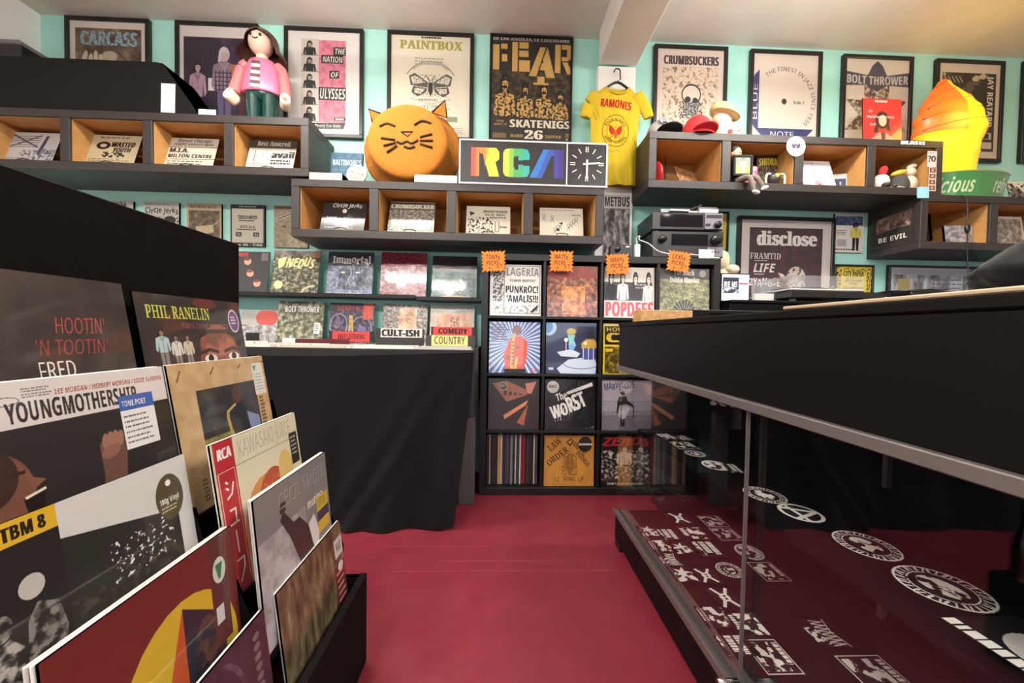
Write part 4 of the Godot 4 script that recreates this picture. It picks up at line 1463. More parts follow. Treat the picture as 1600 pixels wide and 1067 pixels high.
		"bin_juice":
			a = new_art(384, 384, rgb(214, 206, 176))
			t("KAWASAKI·JUICE", 0.24, 0.04, 0.66, 0.12, rgb(170, 164, 150), 1)
			l([0.2, 0.2, 1.0, 0.2], 0.006, rgb(120, 116, 100))
			e(0.48, 0.72, 0.28, 0.36, rgb(206, 142, 84))
			e(0.58, 0.66, 0.22, 0.32, rgb(172, 74, 50))
			for i in 9:
				ring(0.5 + 0.14 * sin(i * 2.1), 0.58 + 0.045 * i, 0.12, 0.09, 0.02, rgb(214, 150, 66) if i % 2 else rgb(126, 40, 36))
			n(0.42, 0.4, 0.78, 0.98, rgb(206, 96, 60), 0.05, 0.62, 5)
			e(0.76, 0.42, 0.1, 0.16, rgb(214, 182, 110))
			r(0.02, 0.0, 0.2, 1.0, rgb(178, 42, 50))
			t("RCA", 0.045, 0.05, 0.13, 0.07, W, 0, {"bold": 0.16, "skew": 0.1})
			for q in [[0.035, 0.2, 0.185, 0.2], [0.185, 0.2, 0.185, 0.96], [0.035, 0.2, 0.035, 0.96]]:
				l(q, 0.006, rgb(230, 190, 186))
			var jw := rgb(236, 224, 220)   # katakana down the strip
			l([0.085, 0.27, 0.105, 0.285], 0.014, jw)
			l([0.085, 0.31, 0.105, 0.325], 0.014, jw)
			l([0.085, 0.38, 0.13, 0.36, 0.155, 0.29], 0.014, jw)
			l([0.09, 0.46, 0.14, 0.46, 0.135, 0.55], 0.014, jw)
			l([0.075, 0.55, 0.16, 0.55], 0.014, jw)
			l([0.115, 0.6, 0.115, 0.74], 0.014, jw)
			l([0.085, 0.79, 0.15, 0.79, 0.145, 0.85, 0.095, 0.93], 0.014, jw)
			for k in 3:
				lines(0.04 + k * 0.012, 0.6, 0.046 + k * 0.012, 0.94, 14, jw, k, 0.6)
			r(0.86, 0.16, 0.98, 0.42, rgb(44, 42, 40))
			lines(0.875, 0.19, 0.965, 0.36, 5, rgb(190, 186, 170), 3, 0.4)
		"bin_circle":
			a = new_art(448, 448, rgb(112, 44, 42))
			e(0.6, 0.62, 0.37, 0.42, rgb(206, 172, 48))
			p([0.6, 0.24, 0.38, 0.9, 0.6, 1.0, 0.6, 0.5], rgb(190, 84, 44))
			p([0.6, 0.24, 0.9, 0.46, 0.82, 1.0, 0.6, 1.0], rgb(46, 42, 58))
			p([0.9, 0.46, 0.82, 1.0, 0.68, 1.0], rgb(38, 74, 72))
			e(0.74, 0.52, 0.08, 0.14, rgb(92, 60, 54))
			n(0.62, 0.4, 0.86, 1.0, rgb(38, 36, 50), 0.02, 0.6, 5)
			r(0.8, 0.0, 0.93, 0.62, rgb(92, 48, 50))
			e(0.87, 0.2, 0.05, 0.075, rgb(206, 206, 196))
			p([0.84, 0.16, 0.9, 0.16, 0.875, 0.25, 0.86, 0.25], rgb(60, 128, 84))
			r(0.82, 0.4, 0.88, 0.5, rgb(206, 206, 200))
			lines(0.26, 0.44, 0.4, 0.52, 3, rgb(190, 150, 146), 3, 0.5)
		"bin_double_bass":
			a = new_art(384, 384, rgb(128, 124, 124))
			r(0.0, 0.3, 0.5, 1.0, rgb(176, 172, 172))
			n(0.0, 0.3, 0.6, 1.0, rgb(150, 146, 146), 0.01, 0.5, 3)
			n(0.0, 0.4, 0.5, 1.0, rgb(190, 186, 186), 0.012, 0.55, 5)
			t("CECIL McBEE", 0.26, 0.08, 0.7, 0.11, rgb(196, 192, 190), 1)
			t("CECIL McBEE", 0.265, 0.085, 0.7, 0.11, rgb(112, 108, 108), 1)
			t("mutima", 0.63, 0.28, 0.26, 0.07, W, 0)
			p([0.3, 0.2, 0.42, 0.34, 0.5, 0.34, 0.62, 0.46, 0.7, 0.62, 0.6, 0.98, 0.44, 0.98, 0.46, 0.66, 0.36, 0.42, 0.26, 0.26], rgb(58, 52, 52))
			p([0.62, 0.46, 0.72, 0.42, 0.78, 0.6, 0.72, 0.76, 0.66, 0.62], rgb(222, 218, 214))
			l([0.28, 0.16, 0.34, 0.16], 0.03, rgb(50, 46, 46))
			l([0.27, 0.2, 0.33, 0.2], 0.03, rgb(50, 46, 46))
			r(0.77, 0.32, 0.97, 0.62, rgb(206, 178, 62))
			r(0.77, 0.44, 0.97, 0.52, rgb(74, 64, 84))
			lines(0.79, 0.34, 0.95, 0.42, 4, rgb(90, 76, 30), 4, 0.4)
		"bin_purple":
			a = new_art(320, 320, rgb(72, 52, 62))
			ring(0.6, 0.4, 0.2, 0.36, 0.03, rgb(104, 84, 92))
			ring(0.62, 0.4, 0.12, 0.24, 0.02, rgb(100, 80, 88))
			n(0.0, 0.0, 1.0, 1.0, rgb(62, 44, 54), 0.015, 0.55, 3)
			for i in 14:
				e(0.9, 0.1 + i * 0.06, 0.03, 0.022, rgb(120, 104, 104))
		"bin_forest":
			a = new_art(384, 384, rgb(104, 90, 66))
			cloud(0.0, 0.0, 1.0, 1.0, [rgb(52, 42, 34), rgb(92, 76, 56), rgb(126, 110, 80), rgb(170, 152, 114)], 0.022, 13, 0.3)
			r(0.84, 0.12, 1.0, 0.28, rgb(206, 202, 196))
			t("NAD", 0.87, 0.16, 0.1, 0.07, K, 2)
			r(0.8, 0.34, 1.0, 0.84, rgb(104, 40, 40))
			lines(0.83, 0.4, 0.98, 0.8, 7, rgb(196, 160, 140), 5, 0.4)
			e(0.92, 0.37, 0.05, 0.04, rgb(216, 212, 206))
		# cards, signs, odd printed things
		"card_easy":
			a = new_art(176, 40, rgb(32, 28, 28))
			r(0.08, 0.04, 0.9, 0.94, rgb(204, 62, 60))
			t("EASY LISTENING", 0.2, 0.28, 0.6, 0.42, K, 0)
		"card_cult":
			a = new_art(176, 48, rgb(46, 44, 44))
			r(0.1, 0.0, 0.95, 0.48, rgb(206, 202, 196))
			t("CULT-ISH", 0.12, 0.08, 0.78, 0.34, K, 0, {"bold": 0.14})
		"card_comedy":
			a = new_art(176, 40, rgb(34, 32, 32))
			r(0.05, 0.0, 0.9, 0.55, rgb(206, 66, 64))
			t("COMEDY", 0.16, 0.12, 0.64, 0.32, K, 0, {"bold": 0.08})
		"card_country":
			a = new_art(176, 36, rgb(60, 58, 58))
			r(0.12, 0.0, 0.85, 0.8, rgb(226, 214, 126))
			t("COUNTRY", 0.17, 0.12, 0.62, 0.55, rgb(90, 84, 70), 0)
		"card_tab":
			a = new_art(96, 24, rgb(216, 214, 210))
			t("S", 0.48, 0.25, 0.06, 0.5, K, 0)
		"burst_tony":
			a = new_art(128, 112, rgb(236, 124, 34))
			hand("TONYs", "PICKS")
		"burst_matt":
			a = new_art(128, 112, rgb(236, 124, 34))
			hand("MATTs", "PICKS,")
		"burst_mary":
			a = new_art(128, 112, rgb(236, 124, 34))
			hand("MARYs", "PICKS")
		"burst_lexi":
			a = new_art(128, 112, rgb(236, 124, 34))
			hand("LEXIs", "PICKS")
		"rca":
			a = new_art(420, 176, rgb(44, 42, 42))
			var cs := [rgb(226, 88, 78), rgb(236, 140, 60), rgb(242, 176, 60), rgb(246, 232, 74), rgb(206, 226, 86), rgb(150, 204, 90), rgb(86, 190, 110), rgb(64, 190, 190), rgb(60, 130, 214), rgb(62, 96, 190), rgb(70, 66, 160), rgb(64, 52, 140)]
			# R, then C, then A, each cut into upright colour bands
			r(0.1, 0.16, 0.145, 0.84, cs[0])
			p([0.145, 0.16, 0.235, 0.16, 0.235, 0.84, 0.19, 0.84, 0.19, 0.3, 0.175, 0.27, 0.175, 0.84, 0.145, 0.84], cs[1])
			p([0.235, 0.16, 0.27, 0.16, 0.27, 0.84, 0.235, 0.52], cs[2])
			p([0.27, 0.16, 0.335, 0.16, 0.365, 0.26, 0.365, 0.42, 0.33, 0.5, 0.365, 0.84, 0.27, 0.84, 0.235, 0.52], cs[3])
			p([0.19, 0.84, 0.19, 0.3, 0.21, 0.3, 0.25, 0.84], rgb(44, 42, 42))
			p([0.4, 0.26, 0.42, 0.18, 0.46, 0.16, 0.46, 0.84, 0.42, 0.82, 0.4, 0.72], cs[4])
			r(0.46, 0.16, 0.5, 0.84, cs[5])
			p([0.5, 0.16, 0.59, 0.16, 0.59, 0.84, 0.5, 0.84, 0.5, 0.6, 0.53, 0.6, 0.53, 0.36, 0.5, 0.36], cs[6])
			p([0.59, 0.16, 0.63, 0.18, 0.65, 0.28, 0.65, 0.42, 0.57, 0.42, 0.57, 0.36, 0.53, 0.36, 0.53, 0.62, 0.57, 0.62, 0.57, 0.56, 0.65, 0.56, 0.65, 0.74, 0.63, 0.82, 0.59, 0.84], cs[7])
			r(0.51, 0.34, 0.545, 0.66, rgb(44, 42, 42))
			r(0.545, 0.44, 0.66, 0.54, rgb(44, 42, 42))
			p([0.65, 0.84, 0.78, 0.16, 0.83, 0.16, 0.72, 0.84], cs[8])
			p([0.72, 0.84, 0.83, 0.16, 0.88, 0.16, 0.88, 0.3, 0.86, 0.3, 0.77, 0.84], cs[9])
			p([0.88, 0.16, 0.925, 0.16, 0.925, 0.84, 0.88, 0.84], cs[10])
			r(0.925, 0.16, 0.97, 0.84, cs[11])
			p([0.77, 0.84, 0.85, 0.34, 0.875, 0.34, 0.875, 0.84], rgb(44, 42, 42))
		"shirt_print":
			a = new_art(256, 320, rgb(206, 178, 52))
			t("RAMONES", 0.17, 0.09, 0.66, 0.13, rgb(176, 48, 36), 0, {"rot": 0.09, "bold": 0.1})
			ring(0.5, 0.6, 0.28, 0.27, 0.012, rgb(104, 70, 30))
			ring(0.5, 0.6, 0.19, 0.18, 0.01, rgb(104, 70, 30))
			ta("ROCK'N ROLL", 0.5, 0.6, 0.215, -PI * 0.86, -PI * 0.14, 0.05, rgb(90, 58, 26))
			ta("HIGH SCHOOL", 0.5, 0.6, 0.262, PI * 0.86, PI * 0.14, 0.05, rgb(90, 58, 26))
			for s in [-1.0, 1.0]:
				p([0.5, 0.6, 0.5 + s * 0.06, 0.54, 0.5 + s * 0.13, 0.5, 0.5 + s * 0.14, 0.58, 0.5 + s * 0.1, 0.66, 0.5 + s * 0.04, 0.67], rgb(176, 58, 36))
				l([0.5 + s * 0.05, 0.68, 0.5 + s * 0.12, 0.72], 0.014, rgb(104, 70, 30))
			e(0.5, 0.54, 0.03, 0.03, rgb(206, 150, 60))
			p([0.46, 0.6, 0.54, 0.6, 0.53, 0.7, 0.5, 0.74, 0.47, 0.7], rgb(190, 84, 44))
			l([0.03, 0.27, 0.1, 0.42], 0.008, rgb(120, 92, 40))
			l([0.1, 0.24, 0.16, 0.4], 0.008, rgb(120, 92, 40))
			l([0.88, 0.56, 0.94, 0.66, 0.86, 0.72, 0.96, 0.8], 0.008, rgb(120, 92, 40))
			l([0.35, 0.92, 0.45, 0.95, 0.52, 0.91, 0.6, 0.95], 0.008, rgb(120, 92, 40))
		"seal":
			a = new_art(128, 128, rgb(222, 218, 222))
			ticks(0.5, 0.5, 0.37, 0.45, 30, rgb(70, 64, 88))
			for s in [-1.0, 1.0]:
				p([0.5, 0.45, 0.5 + s * 0.1, 0.4, 0.5 + s * 0.22, 0.36, 0.5 + s * 0.22, 0.52, 0.5 + s * 0.14, 0.62, 0.5 + s * 0.04, 0.6], rgb(60, 54, 74))
			e(0.5, 0.4, 0.04, 0.05, rgb(60, 54, 74))
			p([0.45, 0.5, 0.55, 0.5, 0.53, 0.68, 0.5, 0.74, 0.47, 0.68], rgb(120, 110, 130))
		"document":
			a = new_art(160, 144, rgb(220, 212, 218))
			t("YG", 0.4, 0.07, 0.08, 0.06, GREY, 2)
			lines(0.06, 0.1, 0.94, 0.14, 1, rgb(170, 164, 170), 4)
			t("A2", 0.38, 0.34, 0.18, 0.12, rgb(70, 66, 72), 2)
			lines(0.1, 0.22, 0.6, 0.26, 1, rgb(176, 170, 176), 6)
			lines(0.1, 0.56, 0.7, 0.78, 3, rgb(176, 170, 176), 8, 0.25)
			ring(0.5, 0.9, 0.13, 0.14, 0.03, rgb(176, 52, 66))
			e(0.5, 0.9, 0.07, 0.07, rgb(190, 76, 88))
			lines(0.06, 0.9, 0.3, 0.94, 1, GREY, 3)
		"photo_blue":
			a = new_art(64, 96, rgb(212, 206, 200))
			r(0.06, 0.25, 0.94, 0.97, rgb(44, 60, 84))
			fig(0.25, 0.3, 0.5, 0.66, rgb(150, 170, 190), rgb(86, 130, 160), K, K, false)
			lines(0.1, 0.06, 0.9, 0.2, 2, GREY, 3)
		"tv_photo":
			a = new_art(112, 128, rgb(140, 146, 130))
			r(0.0, 0.5, 1.0, 1.0, rgb(150, 160, 100))
			fig(0.3, 0.06, 0.42, 0.9, rgb(206, 200, 190), rgb(216, 214, 208), K, rgb(190, 188, 184))
		"pink_box":
			a = new_art(112, 128, rgb(176, 62, 96))
			e(0.5, 0.45, 0.34, 0.28, rgb(216, 116, 150))
			n(0.05, 0.05, 0.95, 0.95, rgb(226, 160, 180), 0.05, 0.62, 4)
			r(0.3, 0.5, 0.7, 0.58, rgb(110, 30, 56))
			e(0.75, 0.12, 0.14, 0.1, rgb(226, 210, 214))
			r(0.15, 0.8, 0.85, 0.95, rgb(222, 206, 214))
		"monster_box":
			a = new_art(128, 128, rgb(70, 62, 48))
			t("SHIDRA", 0.1, 0.08, 0.8, 0.2, rgb(206, 194, 60), 0, {"bold": 0.12, "arch": 0.02})
			n(0.0, 0.3, 1.0, 1.0, rgb(140, 124, 96), 0.04, 0.52, 3)
			n(0.0, 0.3, 1.0, 1.0, rgb(38, 34, 30), 0.06, 0.62, 9)
		"blast":
			a = new_art(160, 36, rgb(46, 42, 40))
			t("BLAST!", 0.05, 0.16, 0.9, 0.66, W, 0, {"bold": 0.24})
		"seven":
			a = new_art(56, 96, rgb(214, 196, 196))
			t("?O", 0.1, 0.3, 0.8, 0.36, K, 0, {"bold": 0.1})
			lines(0.1, 0.08, 0.9, 0.2, 2, GREY, 3)
		"booth_strip":
			a = new_art(40, 128, rgb(214, 196, 184))
			for i in 4:
				r(0.12, 0.03 + i * 0.245, 0.88, 0.22 + i * 0.245, rgb(96, 66, 56))
				e(0.5, 0.12 + i * 0.245, 0.2, 0.06, rgb(196, 140, 116))
		"be_evil":
			a = new_art(192, 112, rgb(40, 34, 32))
			p([0.1, 0.14, 0.96, 0.04, 0.9, 0.5, 0.08, 0.62], rgb(96, 74, 66))
			cloud(0.1, 0.13, 0.92, 0.55, [rgb(44, 34, 32), rgb(104, 80, 72), rgb(190, 156, 140)], 0.04, 4)
			t("BE EVIL", 0.14, 0.76, 0.72, 0.15, W, 0)
		"shelf_photo":
			a = new_art(128, 112, rgb(200, 190, 178))
			cloud(0.08, 0.1, 0.94, 0.92, [rgb(60, 54, 50), rgb(130, 120, 110), rgb(206, 198, 186)], 0.04, 3)
		"black_flyer":
			a = new_art(160, 80, rgb(206, 198, 184))
			t("BLACK FLAG", 0.36, 0.12, 0.62, 0.24, K, 0, {"bold": 0.08})
			t("ROCK", 0.45, 0.5, 0.5, 0.24, K, 0)
			p([0.02, 0.55, 0.2, 0.2, 0.34, 0.5, 0.3, 0.9, 0.05, 0.9], rgb(120, 112, 102))
			n(0.0, 0.1, 0.4, 0.95, K, 0.05, 0.6, 6)
		"cd_case":
			a = new_art(80, 80, rgb(150, 146, 150))
			cloud(0.0, 0.0, 1.0, 1.0, [rgb(70, 66, 72), rgb(150, 146, 150), rgb(212, 208, 210)], 0.04, 8)
		"brown_single":
			a = new_art(128, 128, rgb(166, 122, 82))
			n(0.05, 0.05, 0.95, 0.95, rgb(122, 82, 56), 0.03, 0.52, 5)
			n(0.05, 0.05, 0.95, 0.95, rgb(196, 156, 108), 0.04, 0.62, 9)
			e(0.55, 0.75, 0.12, 0.12, rgb(96, 60, 44))
		"dark_single":
			a = new_art(112, 112, rgb(56, 50, 46))
			n(0.0, 0.0, 1.0, 1.0, rgb(110, 92, 70), 0.03, 0.58, 5)
		"baltimore":
			a = new_art(176, 144, rgb(58, 88, 110))
			n(0.0, 0.0, 1.0, 1.0, rgb(70, 104, 126), 0.02, 0.5, 5)
			t("BALTIMORE'S", 0.06, 0.2, 0.9, 0.15, rgb(180, 200, 208), 0)
			lines(0.08, 0.45, 0.9, 0.9, 3, rgb(84, 116, 136), 4, 0.3)
		"badge":
			a = new_art(112, 112, rgb(196, 186, 166))
			t("The", 0.35, 0.14, 0.3, 0.12, rgb(84, 76, 64), 2, {"skew": 0.2})
			t("BALTIMORE", 0.08, 0.38, 0.84, 0.16, rgb(70, 64, 54), 2)
			t("MUSEUM", 0.2, 0.62, 0.6, 0.12, rgb(84, 76, 64), 2)
		"spine_text":
			a = new_art(192, 28, rgb(214, 208, 194))
			t("first six records", 0.04, 0.2, 0.9, 0.5, rgb(120, 114, 104), 0)
		"white_note":
			a = new_art(64, 128, rgb(222, 216, 216))
			l([0.2, 0.3, 0.5, 0.24, 0.6, 0.4, 0.8, 0.36], 0.02, rgb(176, 170, 176))
			ring(0.45, 0.4, 0.25, 0.1, 0.02, rgb(196, 190, 196))
			l([0.2, 0.6, 0.3, 0.62], 0.02, rgb(176, 170, 176))
		"screen_left":
			a = new_art(144, 144, rgb(220, 212, 226))
			r(0.04, 0.12, 0.62, 0.72, rgb(50, 50, 60))
			n(0.04, 0.5, 0.62, 0.72, rgb(206, 210, 226), 0.03, 0.56, 4)
			t("RE", 0.08, 0.28, 0.24, 0.2, W, 0)
			t("MS", 0.36, 0.28, 0.22, 0.2, W, 0)
			r(0.64, 0.32, 0.96, 0.38, rgb(206, 70, 96))
			r(0.64, 0.16, 0.96, 0.18, rgb(214, 150, 170))
			lines(0.64, 0.44, 0.96, 0.6, 3, rgb(176, 172, 190), 5, 0.3)
			lines(0.7, 0.88, 0.9, 0.91, 1, GREY, 6)
		"cap_badge":
			a = new_art(64, 64, rgb(196, 190, 184))
			ring(0.5, 0.5, 0.46, 0.46, 0.05, K)
			e(0.5, 0.38, 0.17, 0.2, K)
			e(0.5, 0.42, 0.1, 0.14, rgb(190, 184, 178))
			p([0.2, 0.85, 0.35, 0.6, 0.65, 0.6, 0.8, 0.85], K)
		"green_band":
			a = new_art(512, 64, rgb(58, 132, 66))
			t("delicious", 0.1, 0.22, 0.36, 0.5, rgb(196, 214, 170), 0, {"skew": 0.25})
			t("refreshing", 0.62, 0.22, 0.4, 0.5, rgb(196, 214, 170), 0, {"skew": 0.25})
		"soft_serve":
			a = new_art(256, 256, rgb(250, 206, 40))
			swirl()
	return a

func ticks(cx: float, cy: float, r0: float, r1: float, count: int, c: Color) -> void:   # unreadable lettering round a ring
	for i in count:
		var g := TAU * i / count
		l([cx + r0 * cos(g), cy + r0 * sin(g), cx + r1 * cos(g + 0.05 * (i % 3)), cy + r1 * sin(g + 0.05 * (i % 3))], 0.022 + 0.01 * (i % 2), c)

func hand(s1: String, s2: String) -> void:   # marker lettering and hearts on a price burst
	var d := rgb(70, 36, 18)
	t(s1, 0.2, 0.2, 0.56, 0.2, d, 0, {"wob": 0.06})
	t(s2, 0.2, 0.47, 0.52, 0.2, d, 0, {"wob": 0.06})
	for q in [[0.34, 0.8], [0.66, 0.76], [0.8, 0.66]]:
		e(q[0] - 0.018, q[1], 0.024, 0.026, rgb(150, 36, 16))
		e(q[0] + 0.018, q[1], 0.024, 0.026, rgb(150, 36, 16))
		p([q[0] - 0.04, q[1] + 0.01, q[0] + 0.04, q[1] + 0.01, q[0], q[1] + 0.07], rgb(150, 36, 16))

func swirl() -> void:   # the two flavours of the cone sign, angle across, height up
	var o := rgb(232, 108, 36)
	p([0.5, 0.0, 1.0, 0.0, 1.0, 0.52, 0.62, 0.52, 0.72, 0.42, 0.64, 0.44, 0.76, 0.3, 0.66, 0.34, 0.78, 0.22, 0.68, 0.24, 0.74, 0.14, 0.66, 0.14, 0.66, 0.0], o)
	p([0.0, 0.0, 0.5, 0.0, 0.5, 0.55, 0.0, 0.55], o)

var patch_n := 0
func patch_art(kind: int) -> Array:   # white ink on black cloth
	patch_n += 1
	var a := new_art(112, 112, rgb(28, 26, 26))
	match kind:
		0:      # letter in a ring
			e(0.5, 0.5, 0.48, 0.48, W)
			e(0.5, 0.5, 0.4, 0.4, rgb(28, 26, 26))
			l([0.2, 0.85, 0.5, 0.1, 0.8, 0.85], 0.1, W)
			l([0.12, 0.6, 0.88, 0.6], 0.1, W)
		1:      # ring of lettering round a beast
			ring(0.5, 0.5, 0.48, 0.48, 0.03, W)
			ring(0.5, 0.5, 0.34, 0.34, 0.02, W)
			ticks(0.5, 0.5, 0.36, 0.45, 34, W)
			e(0.5, 0.5, 0.26, 0.2, W)
			n(0.22, 0.28, 0.78, 0.72, K, 0.025, 0.56, patch_n * 5)
		2:      # jagged name
			for i in 7:
				l([0.06 + i * 0.13, 0.64, 0.12 + i * 0.13, 0.28, 0.17 + i * 0.13, 0.64], 0.035, W)
			l([0.02, 0.2, 0.5, 0.34, 0.98, 0.2], 0.03, W)
			n(0.3, 0.66, 0.9, 0.98, W, 0.03, 0.5, patch_n)
		3:      # framed picture
			for q in [[0.03, 0.03, 0.97, 0.03], [0.97, 0.03, 0.97, 0.97], [0.03, 0.97, 0.97, 0.97], [0.03, 0.03, 0.03, 0.97]]:
				l(q, 0.03, W)
			n(0.1, 0.25, 0.9, 0.92, W, 0.022, 0.52, patch_n * 7)
			lines(0.12, 0.07, 0.9, 0.22, 1, W, patch_n, 0.9)
		4:      # splash of ink with lettering
			n(0.05, 0.05, 0.95, 0.72, W, 0.018, 0.5, patch_n * 3)
			lines(0.12, 0.76, 0.9, 0.96, 1, W, patch_n, 0.9)
		5:      # crossed bars
			l([0.05, 0.2, 0.95, 0.8], 0.12, W)
			l([0.05, 0.8, 0.95, 0.2], 0.12, W)
			e(0.5, 0.5, 0.2, 0.2, W)
			e(0.43, 0.48, 0.05, 0.06, K)
			e(0.57, 0.48, 0.05, 0.06, K)
		6:      # filled disc with emblem
			e(0.5, 0.5, 0.48, 0.48, W)
			n(0.15, 0.15, 0.85, 0.85, K, 0.02, 0.55, patch_n)
			ring(0.5, 0.5, 0.4, 0.4, 0.02, K)
		7:      # two lines of lettering
			lines(0.04, 0.2, 0.98, 0.76, 2, W, patch_n, 0.75)
			n(0.04, 0.78, 0.96, 0.95, W, 0.03, 0.5, patch_n)
		8:      # star and splash
			for k in 5:
				var g := TAU * k / 5.0 - PI / 2
				p([0.4, 0.5, 0.4 + 0.14 * cos(g - 0.6), 0.5 + 0.14 * sin(g - 0.6), 0.4 + 0.38 * cos(g), 0.5 + 0.38 * sin(g), 0.4 + 0.14 * cos(g + 0.6), 0.5 + 0.14 * sin(g + 0.6)], W)
			n(0.4, 0.1, 0.98, 0.9, W, 0.022, 0.5, patch_n * 2)
		9:      # disc with V, name alongside
			e(0.62, 0.42, 0.36, 0.36, rgb(190, 188, 184))
			l([0.44, 0.25, 0.62, 0.7, 0.82, 0.25], 0.1, rgb(28, 26, 26))
			lines(0.02, 0.8, 0.9, 0.98, 1, W, 5, 0.9)
	return a

# ---------- furniture ----------
func build_shelves() -> void:
	wall_shelf(-3.04, 1.912, "dark stained four-cubby wall shelf reaching the white side wall")
	wall_shelf(-1.252, 1.552, "dark stained four-cubby wall shelf hanging over the cube shelf and picture ledges")
	wall_shelf(0.912, 1.91, "dark stained four-cubby wall shelf beside the hanging yellow shirt")
	wall_shelf(2.672, 1.575, "dark stained wall shelf under the cone lamp, hung lower than its neighbour")

func wall_shelf(x: float, y: float, label: String) -> void:
	var s := thing("wall_shelf", label, "shelf", Vector3(x, y, -2.72), Vector3.ZERO, "four-cubby wall shelves")
	var w := 1.89
	var h := 0.345
	var d := 0.355
	part("top_board", cbox(Vector3(w, 0.045, d), 0.002), M.shelf_stain, s, Vector3(w / 2, h - 0.0225, d / 2))
	part("bottom_board", cbox(Vector3(w, 0.048, d), 0.002), M.shelf_stain, s, Vector3(w / 2, 0.024, d / 2))
	for k in 5:
		var side := k == 0 or k == 4
		var t_ := 0.048 if side else 0.055
		var cx := 0.024 if k == 0 else (w - 0.024 if k == 4 else 0.461 + 0.467 * (k - 1) + 0.0275)
		part("side_panel" if side else "divider", cbox(Vector3(t_, h - 0.093, d), 0.002), M.shelf_stain, s, Vector3(cx, 0.048 + (h - 0.093) / 2, d / 2))
	for k in 4:
		var x0 := 0.0485 + 0.467 * k
		var x1 := (0.461 + 0.467 * k) - 0.0005 if k < 3 else w - 0.0485
		var y0 := 0.0485
		var y1 := h - 0.0455
		var f := d - 0.014
		var tk := 0.003
		part("cubby_lining", boxes([span(Vector3(x0, y0, 0.0), Vector3(x1, y1, tk)), span(Vector3(x0, y0, tk), Vector3(x0 + tk, y1, f)), span(Vector3(x1 - tk, y0, tk), Vector3(x1, y1, f)), span(Vector3(x0 + tk, y0, tk), Vector3(x1 - tk, y0 + tk, f)), span(Vector3(x0 + tk, y1 - tk, tk), Vector3(x1 - tk, y1, f))]), M.plywood, s)

const TIERS := [[[-0.722, 1.08], [-0.648, 0.923], [-0.607, 0.754], [-0.518, 0.612], [-0.455, 0.445]], [[-0.738, 1.07], [-0.672, 0.921], [-0.566, 0.766], [-0.482, 0.655], [-0.452, 0.447]]]   # top edge of the front sleeve: column, tier
const LEAN := [0.175, 0.175, 0.15, 0.1, 0.128]

func tier_foot(c: int, i: int) -> Vector2:
	return Vector2(TIERS[c][i][0] + 0.315 * sin(LEAN[i]), TIERS[c][i][1] - 0.315 * cos(LEAN[i]))

